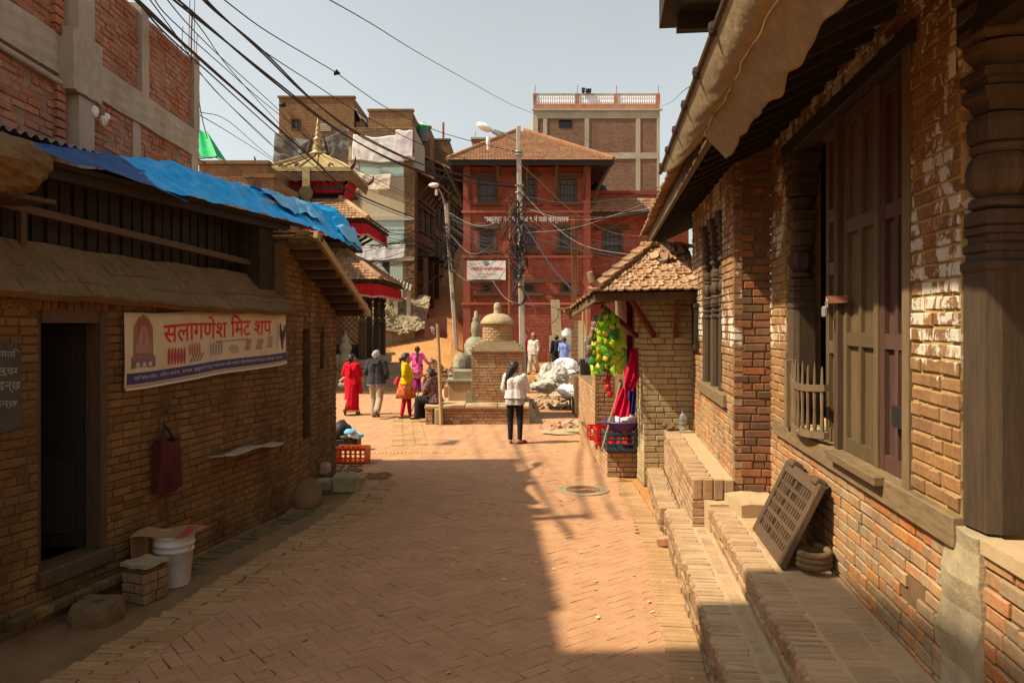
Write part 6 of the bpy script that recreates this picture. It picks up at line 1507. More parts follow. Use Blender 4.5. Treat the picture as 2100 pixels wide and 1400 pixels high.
def far_left():
    t, xf, zf = brick_block_house('brick_house', 'high plain brown brick house left of the white sheets', 572, 726, 201, 50, 6, [(596, 616, 267, 243), ], steps=[(572, 584, 196, .5)])
    gl = MB().box((xf(658), 49.97, zf(269)), (xf(679), 50.0, zf(254))).build('ventilator', MAT['aqua'], t)
    for k in range(5): MB().box((xf(658+k*4.2), 49.93, zf(269)), (xf(658+k*4.2)+.04, 49.97, zf(254))).build('ventilator_bar', MAT['conc_far'], gl)
    for k in range(4): MB().box((xf(658), 49.92, zf(269-k*4)), (xf(679), 49.96, zf(269-k*4)+.04)).build('ventilator_bar', MAT['conc_far'], gl)
    MB().lathe([(.0,-.1),(.2,-.1),(.24,0),(.2,.12),(0,.12)], (xf(582), 49.7, zf(218)), 10).build('loudspeaker', MAT['black'], t)
    m = MB(); m.slab(lambda u, v: Vector((xf(727+24*u), 50+2*v, zf(222+28*u)+.1*math.sin(u*9))), 6, 2, .08); m.build('side_roof', MAT['iron'], t)
    MB().box((xf(728), 50.3, 3), (xf(746), 53, zf(248))).build('side_wing', MAT['brick_far'], t)
    sheet('grey_sheet', 'dark grey plastic sheet slung behind the gilded temple roof', [px3(566, 274, 46), px3(724, 264, 46), px3(716, 322, 46), px3(562, 338, 46)], MAT['sheet_grey'], sag=.55, ripple=.25)
    t2, xf, zf = brick_block_house('brick_house', 'brown brick house top above the large white sheet', 756, 846, 228, 47, 5, steps=[(826, 846, 246, 1.0)])
    tk = thing('roof_tank', 'dark roof water tank with green band on the brick house', 'water tank', (xf(862), 50, zf(272))); c = Vector((xf(862)*1.03, 49.5, zf(272)))
    MB().lathe([(.0,0),(.36,0),(.38,.1),(.36,.2),(.38,.3),(.36,.75)], c, 14).build('tank_body', MAT['plast_grey'], tk); MB().lathe([(.37,.75),(.4,.95),(.33,1.05)], c, 14).build('green_band', MAT['green'], tk); MB().lathe([(.33,1.05),(.2,1.15),(.2,1.22),(0,1.22)], c, 14).build('lid', MAT['white'], tk)
    brick_block_house('brick_house', 'small brick house top left of the tiled office roof', 866, 922, 288, 54, 5)
    brick_block_house('brick_house', 'low red brick stub wall beneath the roof tank', 846, 882, 262, 51, 4, zb=5)
    p = px3(909, 287, 54); tag(MB().tube([p, p+UP*1.2], .09, 6).build('chimney_pipe', MAT['brick_raw']), 'thin upright pipe on the small brick house', 'pipe')
    # low houses at far left behind the tarp
    t3, xf, zf = brick_block_house('brick_house', 'low long brick house behind the blue tarp', 408, 548, 337, 27, 5, zb=0, coping=True)
    corrugated('corrugated_roof', 'pale corrugated iron roof in front of the low brick house', px3(408, 380, 25.5), (1, 0, .02), (0, -1, -.35), 2.0, 1.6, 16, .025, MAT['iron'], 'roof sheet')
    t4, xf, zf = brick_block_house('brick_house', 'narrow dark brick gable left of the temple', 505, 560, 365, 25, 3, [(518, 532, 410, 372)], zb=0)
    # plain whitish wall behind the temple
    tag(MB().box((px3(566, 0, 45).x, 45, 2), (px3(714, 0, 45).x, 45.8, HC+(HZ-350)/F*45)).build('pale_wall', MAT['plaster']), 'pale plaster wall seen behind the temple storeys', 'wall')
far_left()
# ---- dark timber houses along the lane
def timber_houses():
    A, Bp = Vector((-5.15, 42.2, 0)), Vector((-3.7, 60, 0)); u = (Bp-A).normalized(); n = Vector((u.y, -u.x, 0))
    labs = ('nearest dark timber house on the shaded lane', 'middle dark house with red brick front on the shaded lane', 'farthest dark house up the shaded lane')
    for i, (a, b_, zt) in enumerate(((0, 5.2, 10.6), (5.3, 11, 12.2), (11.1, 18, 12.8))):
        P = A+u*a; t = thing('timber_house', labs[i], 'building', P+UP*2, 'old houses along the lane'); L = b_-a
        MB().obox(P-n*4, u, n, UP, L, 4, zt).build('wall', (MAT['mud'], MAT['brick_dark'], MAT['mud'])[i], t)
        z = 2.2+i*.9
        while z < zt-1.5:
            k = .5
            while k < L-1:
                w = MB().obox(P+u*k+UP*(z+.6), u, n, UP, .9, .07, 1.2); w = w.build('window', MAT['wood_dark'], t)
                MB().obox(P+u*(k-.15)+UP*(z+1.8), u, n, UP, 1.2, .16, .12).build('lintel', MAT['wood_brown'], w); MB().obox(P+u*(k-.15)+UP*(z+.5), u, n, UP, 1.2, .18, .1).build('sill', MAT['wood_brown'], w)
                k += 1.7
            MB().obox(P+UP*(z+2.15), u, n, UP, L, .14, .14).build('floor_beam', MAT['wood_brown'], t); z += 2.3
        m = MB(); m.slab(lambda p, q: P+u*(L*p)+n*(.95-2.6*q)+UP*(zt-.45+.55*q*2.3), 4, 3, .1); m.build('roof', MAT['tile'], t)
        for k in range(5): MB().beam(P+u*(.3+k*(L-.6)/4)+UP*(zt-1.5)+n*.02, P+u*(.3+k*(L-.6)/4)+UP*(zt-.5)+n*.85, .1, .1).build('eave_strut', MAT['wood_brown'], t)
        if i == 0:
            for k in range(3): MB().obox(P+u*(k*1.7)+n*.35+UP*1.6, u, n, UP, .25, .25, 4.2).build('post', MAT['wood_brown'], t)
            MB().obox(P+UP*5.9+n*0, u, n, UP, L, 1.0, .14).build('balcony', MAT['wood_dark'], t)
    e = thing('timber_house', 'dim house closing the top of the shaded lane', 'building', (-2, 62, 5)); MB().box((-4.5, 61, 3), (1, 66, 11)).build('wall', MAT['brick_dark'], e); MB().box((-4.8, 60.6, 11), (1.2, 66.4, 11.4)).build('roof', MAT['tile'], e)
timber_houses()
# ---- hillside: kerbs, rubble bank with plants left of the lane
def bank():
    def bz(x, y): return ground_z(x, y)
    t = thing('stone_kerb', 'two-step pale stone kerb wall left of the sloping lane', 'wall', (-6.5, 30, 0))
    for k, (a, b_, z0, h) in enumerate((((-9.5, 35.6), (-5.6, 37.4), .0, .95), ((-9.5, 36.4), (-4.9, 39.5), .2, 1.75))):
        A, Bb = Vector((*a, z0)), Vector((*b_, z0)); u = (Bb-A); L = u.length; u.normalize(); n = Vector((u.y, -u.x, 0)); n2 = int(L/.6)
        for i in range(n2): MB().obox(A+u*(i*L/n2+.008)+UP*(.02*math.sin(i*3)), u, -n, UP, L/n2-.016, .45, h+.02*math.sin(i*1.7), .02).build('kerb_stone', MAT['stone_warm'], t)
    g = MB(); rr = random.Random(4)
    def fn(u, v): x = -9.6+5.2*u; y = 36.9+4.6*v+2.2*u*(1-v*.6); return Vector((x, y, 1.85+2.3*v**.8*(1-.2*u)+.12*math.sin(x*3+y*2)+.06*math.sin(x*7+y*5)+rr.uniform(-.06, .06)))
    tag(g.grid(fn, 40, 40).build('earth_bank', plain('bank_earth', (.36,.29,.19), (.22,.19,.12), 3, .95, .1, bump=.8, bscale=12, bdist=.1), None), kind='structure')
    st = MB()
    for k in range(260):
        u, v = rr.random(), rr.random()*.7; p = fn(u, v); st.blob(p, rr.uniform(.05, .16), rr.uniform(.05, .14), rr.uniform(.04, .1), .2, 6, 4, seed=k)
    tag(st.build('bank_rubble', MAT['stone_warm']), 'loose stones scattered over the earth bank', 'rubble', kind='stuff')
    gm = [plain('leaf_a', (.10,.13,.03), (.06,.09,.02), 9, .8, .2, var=.3, bump=0), plain('leaf_b', (.17,.17,.05), (.10,.11,.03), 9, .8, .2, var=.3, bump=0)]
    where = ['lower left', 'middle', 'upper middle', 'right hand', 'upper right', 'topmost', 'lowest', 'far right']
    for i, (px, py, D, s) in enumerate(((735, 655, 38, .5), (757, 640, 38.6, .55), (772, 622, 39.6, .5), (795, 640, 39.4, .45), (802, 612, 40.5, .4), (748, 618, 40, .4), (745, 668, 37.6, .35), (815, 650, 39.8, .3))):
        p = px3(px, py, D); zz = p.z; t = thing('bank_shrub', where[i]+' scrubby weed clump on the earth bank left of the lane', 'shrub', p-UP*s, 'weeds on the earth bank')
        b = MB()
        for k in range(150):
            a = rr.uniform(0, 6.28); r = s*rr.random()**.5; q = p+Vector((r*math.cos(a), r*math.sin(a)*.7, rr.uniform(-s*.8, s*.5)*(1-.5*r/s))); l = rr.uniform(.04, .09); d = Vector((rr.uniform(-1,1), rr.uniform(-1,1), rr.uniform(-.3,1))).normalized()*l; e = d.cross(Vector((rr.uniform(-1,1), rr.uniform(-1,1), .3))).normalized()*l*.45
            b.add([q, q+d*.5+e, q+d, q+d*.5-e], [(0,1,2,3)])
        b.build('foliage', gm[i % 2], t)
        b = MB()
        for k in range(7): a = k*.9; b.tube([p-UP*s*.95, p+Vector((s*.4*math.cos(a), s*.3*math.sin(a), s*.2))], [.015, .006], 4)
        b.build('stem', MAT['wood_grey'], t)
    # brick pier steps at the lane edge
    for i, (x, y, w, h) in enumerate(((-5.6, 39.6, .7, .6), (-5.2, 40.6, .6, .8), (-4.9, 41.6, .6, .9))):
        t = thing('brick_pier', ('lowest', 'middle', 'highest')[i]+' of the stepped brick piers along the lane edge', 'pier', (x, y, 0), 'stepped piers by the lane'); z = ground_z(x, y)
        B = Bricks(MAT['brick_stupa'], L=.22, H=.06, D=.05, nvar=3); B.wall((x-w/2, y, 0), (1,0,0), (0,-1,0), [(0, w, z-.2, z+h)]); B.wall((x+w/2, y, 0), (0,1,0), (1,0,0), [(0, 1.2, z-.2, z+h)]); B.finish(t, 0); MB().box((x-w/2+.01, y+.01, z-.3), (x+w/2-.01, y+1.2, z+h)).build('core', MAT['mortar_r'], t)
bank()
# ================================================================ STUPA PLATFORM
def platform():
    t = thing('stone_platform', 'low brick platform carrying the brick and stone shrines', 'platform', (-.8, 19.5, 0))
    x0, x1, y0, y1, z = -1.97, .40, 17.75, 22.5, .40
    MB().box((x0+.012, y0+.012, -.05), (x1-.012, y1, z-.045)).build('core', MAT['mortar_r'], t)
    B = Bricks(MAT['brick_stupa'], L=.21, H=.062, D=.05); B.wall((x0+.35, y0, 0), (1,0,0), (0,-1,0), [(0, x1-x0-.35, 0, z-.05)]); B.wall((x1, y0, 0), (0,1,0), (1,0,0), [(0, 4.7, 0, z-.05)]); B.wall((x0, y0-.02, 0), (1,0,0), (0,-1,0), [(0, .16, 0, z)]); B.wall((x0, y0, 0), (0,1,0), (-1,0,0), [(0, 4.7, 0, z-.05)]); B.finish(t, 300)
    k = 0; x = x0-.02
    for w in (.42, .5, .75, .72): MB().obox((x+.006, y0-.05, z-.05+.004*math.sin(k)), (1,0,0), (0,1,0), UP, w-.012, .55, .075, .015).build('coping_stone', MAT['dust_top'], t); x += w; k += 1
    MB().box((x0, y0+.5, z-.05), (x1, y1, z+.01)).build('top', MAT['dust_top'], t)
    # upright stones
    tag(MB().obox((x0+.22, y0-.10, 0), (1,0,0), (0,1,0), UP, .17, .1, .36, .02).build('upright_stone', MAT['stone_warm']), 'short upright stone post at the platform front', 'stone post')
    tag(MB().prism([(-1.09, 18.3, z), (-.93, 18.3, z), (-.93, 18.3, z+.24), (-.98, 18.3, z+.29), (-1.05, 18.3, z+.29), (-1.09, 18.3, z+.24)], (0, .1, 0)).build('rounded_stone', MAT['stone']), 'rounded grey marker stone standing on the platform', 'stone')
    m = MB(); m.prism([(.40, 18.0, .0), (.78, 18.2, .0), (.52, 19.3, 0), (.40, 19.6, .0)], (0, 0, .02)); m.prism([(.40, 18.4, .02), (.60, 18.6, .02), (.40, 18.6, .5)], (0, .3, 0)); tag(m.build('tilted_slab', MAT['stone_warm']), 'pale stone wedge on the ground beside the pole foot', 'slab')
platform()
def brick_stupa():
    cx, cy = -.36, 19.2; t = thing('brick_stupa', 'brick stupa with square base, drum and worn stone cap', 'stupa', (cx, cy, .4))
    a, z0, z1 = .60, .40, 1.62
    MB().box((cx-a+.012, cy-a+.012, z0), (cx+a-.012, cy+a-.012, z1)).build('core', MAT['mortar_r'], t)
    B = Bricks(MAT['brick_stupa'], L=.19, H=.058, D=.05)
    for p, u, n in (((cx-a, cy-a), (1,0,0), (0,-1,0)), ((cx+a, cy-a), (0,1,0), (1,0,0)), ((cx-a, cy-a), (0,1,0), (-1,0,0))): B.wall((*p, 0), u, n, [(0, 2*a, z0, z1)], joint=.01)
    for k, (r, z) in enumerate(((.66, 1.62), (.60, 1.68), (.53, 1.74), (.46, 1.80))):
        MB().box((cx-r, cy-r, z), (cx+r, cy+r, z+.057)).build('cornice_step', MAT['stone_warm'], t)
    zc = 1.86; R = .36; n = 16
    MB().lathe([(R-.03, zc), (R-.03, 2.26)], (cx, cy, 0), 24).build('drum_core', MAT['mortar_r'], t)
    for k in range(6):
        for i in range(n):
            an = 2*PI*(i+.5*(k % 2))/n; nn = Vector((math.cos(an), math.sin(an), 0)); B.put(Vector((cx, cy, zc+.032+k*.066))+nn*(R-.01*(k == 5)), nn.cross(UP)*-1, nn, UP, 2*PI*R/n-.012)
    B.finish(t, 300)
    MB().lathe([(.30,2.255),(.41,2.27),(.42,2.30),(.39,2.36),(.33,2.44),(.24,2.50),(.13,2.53),(.0,2.53)], (cx, cy, 0), 22).build('stone_cap', MAT['stone_warm'], t, smooth=True)
    MB().lathe([(.12,2.52),(.09,2.55),(.085,2.65),(.10,2.68),(.085,2.70),(.08,2.76),(.04,2.80),(0,2.80)], (cx, cy, 0), 14).build('spire', MAT['stone_warm'], t, smooth=True)
brick_stupa()
def chaitya(label, cx, cy, z0, s, spire=True):
    t = thing('stone_shrine', label, 'shrine', (cx, cy, z0)); m = MAT['stone']
    z = z0
    for w, h in ((.62, .42), (.52, .2), (.44, .16), (.50, .05), (.38, .18)):
        MB().obox((cx-w*s, cy-w*s, z), (1,0,0), (0,1,0), UP, 2*w*s, 2*w*s, h*s, .012).build('pedestal_step', m if w < .6 else MAT['brick_stupa'], t); z += h*s
    MB().lathe([(.34*s,z),(.36*s,z+.06*s),(.33*s,z+.1*s),(.33*s,z+.32*s),(.27*s,z+.46*s),(.15*s,z+.54*s),(0,z+.56*s)], (cx, cy, 0), 20).build('dome', m, t, smooth=True)
    MB().prism([(cx-.12*s, cy-.36*s, z+.08*s), (cx+.12*s, cy-.36*s, z+.08*s), (cx+.12*s, cy-.36*s, z+.26*s), (cx, cy-.36*s, z+.36*s), (cx-.12*s, cy-.36*s, z+.26*s)], (0, .06, 0)).build('niche', MAT['stone'], t)
    if spire: zz = z+.5*s; MB().lathe([(.1*s,zz),(.13*s,zz+.06*s),(.12*s,zz+.12*s),(.15*s,zz+.2*s),(.13*s,zz+.42*s),(.08*s,zz+.5*s),(.11*s,zz+.54*s),(.06*s,zz+.6*s),(.05*s,zz+.74*s),(0,zz+.78*s)], (cx, cy, 0), 14).build('spire', m, t, smooth=True)
chaitya('larger grey stone shrine with tall spire behind the brick stupa', -.98, 21.3, .4, .98)
chaitya('smaller grey stone shrine with plain dome left of the stupa', -1.28, 20.2, .4, .72, False)
MB_m = MB().obox((-1.55, 18.95, .40), (1,0,0), (0,1,0), UP, .62, .7, .46, .012); tag(MB_m.build('stone_pedestal', MAT['brick_stupa']), 'square reddish pedestal in front of the smaller shrine', 'pedestal')
MB_m = MB().obox((-1.60, 18.9, .862), (1,0,0), (0,1,0), UP, .72, .8, .07, .012).obox((-1.45, 19.05, .932), (1,0,0), (0,1,0), UP, .5, .5, .2, .012); tag(MB_m.build('stone_slab', MAT['stone']), 'stepped grey stone slab on the reddish pedestal', 'slab')
# ---- brown arrow sign on wooden post
def arrow_sign():
    base = gp(905, 871); t = thing('arrow_sign', 'brown metal sign with white arrow on a thin wooden post', 'sign', base)
    top = at(897, 664, base.y); MB().tube([base, base.lerp(top, .5)+Vector((.01, 0, 0)), top], [.045, .04, .036], 8).build('post', MAT['wood_pale'], t)
    D = base.y+.06; P = lambda x, y, o=0: at(x, y, D)+Vector((0, -o, 0))
    MB().prism([P(871, 654), P(893, 651), P(893, 691), P(871, 692)], (0, .012, 0)).build('board', plain('sign_brown', (.13,.045,.034), (.09,.03,.024), 6, .6, .3, bump=0), t)
    MB().prism([P(893.2, 651), P(916.5, 655), P(917, 694), P(893.2, 691)], (0, .012, 0)).build('board', bpy.data.materials['sign_brown'], t)
    wm = MAT['white']
    MB().prism([P(885, 670, .004), P(886.6, 670, .004), P(886.6, 681, .004), P(885, 681, .004)], (0, .003, 0)).prism([P(881.5, 673, .006), P(885.8, 668, .006), P(890, 673, .006), P(889, 674, .006), P(885.8, 670.5, .006), P(882.5, 674, .006)], (0, .003, 0)).build('arrow', wm, t)
    put_text('lettering', 'ऊँ जाने', wm, t, lambda x, y: P(892, 686, .005)+Vector((-y, 0, x)), .1, .17, .05)
arrow_sign()
# ---- utility poles
def pole1():
    b = at(1074, 857, 18.9); b.z = 0; tp = at(1063, 258, 18.9); t = thing('utility_pole', 'tall concrete utility pole with lamp arm beside the stupa', 'utility pole', b)
    m = MB(); m.beam(b-UP*.1, tp, .16, .16, up=(0,1,0), bev=.02); n = len(m.v)
    c = (b+tp)/2; m.v = [tuple(Vector(v)+(Vector((b.x+(tp.x-b.x)*(v[2]/tp.z), b.y, v[2]))-Vector(v))*(.0+.32*v[2]/tp.z)) for v in m.v]; m.build('shaft', MAT['conc'], t)
    P = lambda x, y, o=0: at(x, y, 18.9+o)
    MB().tube([P(1063, 290), P(1030, 273, -.1), P(1008, 266, -.15)], .03, 7).build('lamp_arm', MAT['metal_grey'], t)
    MB().obox(P(1007, 270, -.2), Vector((.85, 0, -.5)).normalized(), (0,1,0), Vector((.5, 0, .85)).normalized(), .24, .12, .09, .02).build('lamp_neck', MAT['metal_grey'], t)
    m = MB(); m.blob((0,0,0), .2, .12, .09, .0, 16, 10, seed=1); m = m.build('lamp_head', MAT['white'], t, smooth=True); m.matrix_basis = Matrix.Translation(P(993, 261, -.15)) @ Matrix.Rotation(math.radians(28), 4, 'Y')
    MB().lathe([(.035,0),(.05,-.06),(.05,-.16),(.03,-.2),(.035,-.3),(.02,-.33),(0,-.33)], P(1001, 281, -.15), 12).build('bulb', MAT['white'], t, smooth=True)
    for y in (312, 318, 380, 395, 555, 565): MB().lathe([(.10,-.02),(.105,0),(.10,.02)], P(1063+(y-258)*.018, y), 10).build('clamp', MAT['metal_grey'], t)
    MB().tube([P(1071, 545, -.12), P(1066, 575, -.12)], .055, 8).build('cable_joint', MAT['plast_grey'], t)
    m = MB()
    for k in range(4): m.tube([P(1068+22*math.cos(a)*.55-2*k, 605+24*math.sin(a)*.8+k, -.14) for a in [q*2*PI/20 for q in range(21)]], .009, 5, cap=False)
    m.build('cable_coil', MAT['black'], t)
    # bare steel pole beside it
    b2 = at(1044, 672, 24); b2.z = 0; tag(MB().tube([b2, at(1047, 420, 24)], .045, 8).build('steel_pole', MAT['rust']), 'thin rusty steel pole behind the concrete utility pole', 'pole')
pole1()
def pole2():
    D = 38.5; b = at(936, 715, D); b.z = ground_z(b.x, D)-.1; tp = at(915, 418, D); t = thing('utility_pole', 'leaning concrete utility pole on the sloping lane', 'utility pole', b)
    MB().beam(b, tp, .2, .2, up=(0,1,0), bev=.03).build('shaft', MAT['conc'], t)
    P = lambda x, y, o=0: at(x, y, D+o)
    MB().tube([P(915, 432), P(907, 400, -.2), P(899, 386, -.3)], .04, 6).build('lamp_arm', MAT['metal_grey'], t)
    MB().blob(P(890, 380, -.35), .26, .14, .12, .0, 14, 8).build('lamp_head', MAT['white'], t, smooth=True); MB().lathe([(.05,0),(.07,-.12),(.07,-.28),(0,-.32)], P(895, 388, -.3), 10).build('bulb', MAT['white'], t, smooth=True)
    MB().obox(P(926, 612, -.15), (1,0,0), (0,1,0), UP, .12, .08, .3).build('meter_box', MAT['plast_grey'], t)
pole2()
# ---- rubble, ruined walls, sacks
def ruins():
    rr = random.Random(9)
    def ruin(label, A, Bq, h, th=.35, z=None):
        A, Bq = Vector(A), Vector(Bq); u = (Bq-A); L = u.length; u.normalize(); n = Vector((u.y, -u.x, 0)); n = n if n.y < 0 else -n
        t = thing('ruined_wall', label, 'wall', A, 'ruined brick walls before the office')
        top = lambda x: A.z+h*(.72+.25*math.sin(x*1.9+A.x)+.1*math.sin(x*7))
        B = Bricks(MAT['brick_rubble'], L=.21, H=.055, D=.1); B.wall(Vector((A.x, A.y, 0)), u, n, [(0, L, A.z-.1, A.z+h*1.1)], joint=.016, jit=.025, top=top, miss=.04)
        for k in range(int(L*14)): x = rr.uniform(0, L); zz = top(x)-.02; B.put(A+u*x-n*rr.uniform(0, th)+UP*(zz-A.z), Vector((rr.uniform(-1,1), rr.uniform(-1,1), rr.uniform(-.2,.2))).normalized(), n, Vector((rr.uniform(-.3,.3), rr.uniform(-.3,.3), 1)).normalized(), .2)
        B.finish(t, 120, minpx=5)
        m = MB(); m.add([p for k in range(13) for x in [k*L/12] for p in (A+u*x-n*.03-UP*.1, A+u*x-n*.03+UP*(top(x)-A.z-.04), A+u*x-n*th+UP*(top(x)-A.z-.04), A+u*x-n*th-UP*.1)], [(4*k+j, 4*k+4+j, 4*k+5+j, 4*k+1+j) for k in range(12) for j in range(3)]+[(0,1,2,3), (51,50,49,48)]); m.build('core', MAT['mortar_r'], t)
    ruin('crumbling red brick wall behind the stone shrines', (-2.0, 25.0, 0), (-.2, 25.4, 0), 1.75)
    ruin('broken brick wall stub just right of the brick stupa', (-.1, 25.6, 0), (.42, 25.5, 0), 1.6)
    ruin('low brick heap wall beside the seated woman', (-2.55, 22.8, 0), (-1.6, 22.4, 0), .85)
    ruin('low broken brick wall behind the walking men', (1.55, 33.0, .15), (3.2, 33.0, .15), .95)
    ruin('brick heap wall left of the shrines under the leaning pole', (-2.9, 27, 0), (-1.9, 26.5, 0), 1.5)
    tag(MB().box((1.6, 33.2, .2), (3.4, 33.4, 1.75)).build('plaster_wall', MAT['plaster']), 'low pale plaster wall behind the walking men', 'wall')
    for k, (x, w, h, l) in enumerate(((1.72, .42, 1.6, 'tall pale stone slab leaning on the red office wall'), (2.7, .5, .7, 'short pale board fragment on the plaster wall'))): tag(MB().prism([(x, 33.45, 1.7), (x+w, 33.45, 1.7), (x+w-.1, 33.6, 1.7+h), (x-.05, 33.6, 1.7+h)], (0, .08, 0)).build('stone_slab', MAT['stone_warm']), l, 'slab')
    # rubble heap in front
    b = Pieces(MAT['brick_rubble'], [chamfer_proto(.2, .1, .06, .01, i) for i in range(5)], .06)
    heaps = [(1.7, 16.9, .9, .28, 130), (1.5, 21.5, 1.0, .3, 110), (2.4, 25, 1.3, .5, 130), (1.0, 22.5, .8, .2, 60), (1.9, 29.5, 1.2, .7, 90), (-1.95, 23.2, .6, .5, 60)]
    for (x, y, r, h, n) in heaps:
        for k in range(n):
            a = rr.uniform(0, 6.28); q = r*rr.random()**.6; z = max(.03, h*(1-q/r)*rr.uniform(.5, 1)); X = Vector((rr.uniform(-1,1), rr.uniform(-1,1), rr.uniform(-.4,.4))).normalized(); Z = X.cross(Vector((rr.uniform(-1,1), rr.uniform(-1,1), rr.uniform(.2,1)))).normalized()
            sc = rr.uniform(.4, 1.0); b.put((x+q*math.cos(a)*1.2, y+q*math.sin(a), z), X*sc, Z.cross(X)*sc, Z*sc)
    e = MB()
    for (x, y, r, h, n) in heaps: e.blob((x, y, -.03), r*1.0, r*.85, h*.6, .3, 26, 14, seed=int(n), flat=0.0)
    tag(crumple(e, .06, 4).build('rubble_earth', MAT['stone_warm']), 'heaped pale earth under the brick rubble', 'earth', kind='stuff')
    root = thing('brick_rubble', 'scattered broken bricks lying in heaps beyond the standing woman', 'rubble', (1.8, 20, 0)); b.finish(root, 200, 'brick', 4)
    # white sacks
    labs = ['topmost bulging white sack on the sack pile', 'white sack at the left of the sack pile', 'flattened pale sack at the front of the pile', 'yellowish sack lying lowest before the pile', 'right-hand white sack on the pile', 'bright white sack near the bicycle wheel', 'small white bundle lying by the kiosk wall', 'creased white sack in the middle of the pile']
    for k, (px, py, d, rx, rz_) in enumerate(((1156, 752, 23, .38, .2), (1128, 763, 22.5, .34, .22), (1135, 778, 21.5, .36, .16), (1120, 791, 20.6, .42, .12), (1174, 760, 23.5, .36, .2), (1158, 770, 22.6, .34, .16), (1172, 801, 19.9, .34, .13), (1145, 768, 22.2, .32, .2))):
        p = at(px, py, d); tag(crumple(MB().blob(p, rx*.8, rx*.55, rz_*.8, .16, 30, 20, seed=k+40, rot=k), .14, 3.2, k).build('white_sack', (MAT['sheet_white'], MAT['sack'])[k in (1, 2, 3, 4, 7)]), labs[k], 'sack', 'sacks on the pile')
    # grey bucket and tank
    c = at(1205, 772, 19.5); t = thing('grey_bucket', 'grey plastic bucket standing on the low wall by the kiosk', 'bucket', c); MB().lathe([(.0,0),(.17,0),(.21,.42),(.225,.42),(.225,.45),(.2,.45),(.16,.04),(0,.04)], c, 20).build('pail', MAT['plast_grey'], t, smooth=True)
    pl = MB(); pl.box((1.55, 19.0, 0), (2.6, 20.5, c.z)); tag(pl.build('low_wall', MAT['mud']), 'low mud wall under the grey bucket', 'wall')
    c = Vector((3.75*.66, 34.6, .2)); t = thing('water_tank', 'grey ribbed water tank standing before the red office wall', 'water tank', c); MB().lathe([(0,0),(.5,0)]+[((.5 if i % 2 else .46), .13*i) for i in range(1, 13)]+[(.38,1.72),(.16,1.8),(.16,1.86),(0,1.86)], c, 20).build('tank', MAT['metal_grey'], t, smooth=True)
    # corrugated sheet by the kiosk
    sheet('grey_sack', 'grey plastic sack hanging left of the snack packets', [at(1196, 700, 16), at(1215, 690, 16), at(1217, 742, 16), at(1200, 745, 16)], MAT['metal_grey'], 'sack', sag=.02, ripple=.03)
ruins()
# ---- bicycle behind the sacks
def bicycle():
    c = at(1180, 783, 20.8); c.z = .05; t = thing('bicycle', 'old dusty bicycle standing end-on by the sack pile', 'bicycle', c)
    ax = Vector((.25, .97, 0)).normalized(); R = .33
    for i, o in enumerate((-.5, .5)):
        w = c+ax*o+UP*R; m = MB(); m.tube([w+ax*(R*math.cos(a))+UP*(R*math.sin(a)) for a in [q*2*PI/28 for q in range(29)]], .022, 6, cap=False); wh = m.build('wheel', MAT['black'], t, smooth=True)
        m = MB()
        for k in range(12): a = k*PI/6; m.tube([w, w+ax*(R*.95*math.cos(a))+UP*(R*.95*math.sin(a))], .003, 3)
        m.build('spokes', MAT['metal_grey'], wh)
    P = lambda o, z: c+ax*o+UP*z
    m = MB()
    for p, q in (((-.5, .33), (-.05, .33)), ((-.05, .33), (-.2, .85)), ((-.5, .33), (-.2, .8)), ((-.05, .33), (.38, .8)), ((-.2, .8), (.38, .85)), ((.5, .33), (.38, .95))): m.tube([P(*p), P(*q)], .018, 6)
    m.build('frame', MAT['wood_olive'], t)
    m = MB(); m.tube([P(.36, .98)+Vector((-.28, 0, .02)), P(.38, 1.0), P(.36, .98)+Vector((.28, 0, .02))], .015, 6); m.build('handlebar', MAT['metal_grey'], t)
    MB().blob(P(-.22, .9), .08, .14, .05, .05, seed=1).build('saddle', MAT['black'], t, smooth=True)
bicycle()
# ---- pile next to the orange crate
def dark_pile():
    c = gp(706, 925); t = thing('cloth_pile', 'dark heap of clothes and a blue bag behind the orange crate', 'heap', c)
    MB().obox(c+Vector((-.3, .05, 0)), (1,0,0), (0,1,0), UP, .52, .4, .2, .01).build('box', MAT['black'], t)
    MB().blob(c+Vector((-.12, .25, .28)), .26, .2, .22, .2, seed=3).build('dark_bundle', MAT['black'], t, smooth=True)
    for k, (x, z, m) in enumerate(((.08, .33, 'tarp_pale'), (.14, .27, 'sheet_white'), (.02, .25, 'sheet_grey'), (.18, .24, 'tarp_pale'))): MB().blob(c+Vector((x, .1+.03*k, z)), .13, .12, .06, .25, seed=k+5).build('rag', MAT[m], t, smooth=True)
    s = MB(); rr = random.Random(2)
    for k in range(40): s.blob(gp(700+rr.uniform(-15, 40), 960+rr.uniform(-6, 6)), rr.uniform(.02, .06), rr.uniform(.02, .06), rr.uniform(.01, .03), .2, 6, 4, seed=k)
    tag(s.build('wood_chips', MAT['wood_grey']), 'chips and scraps on the ground before the orange crate', 'debris', kind='stuff')
dark_pile()
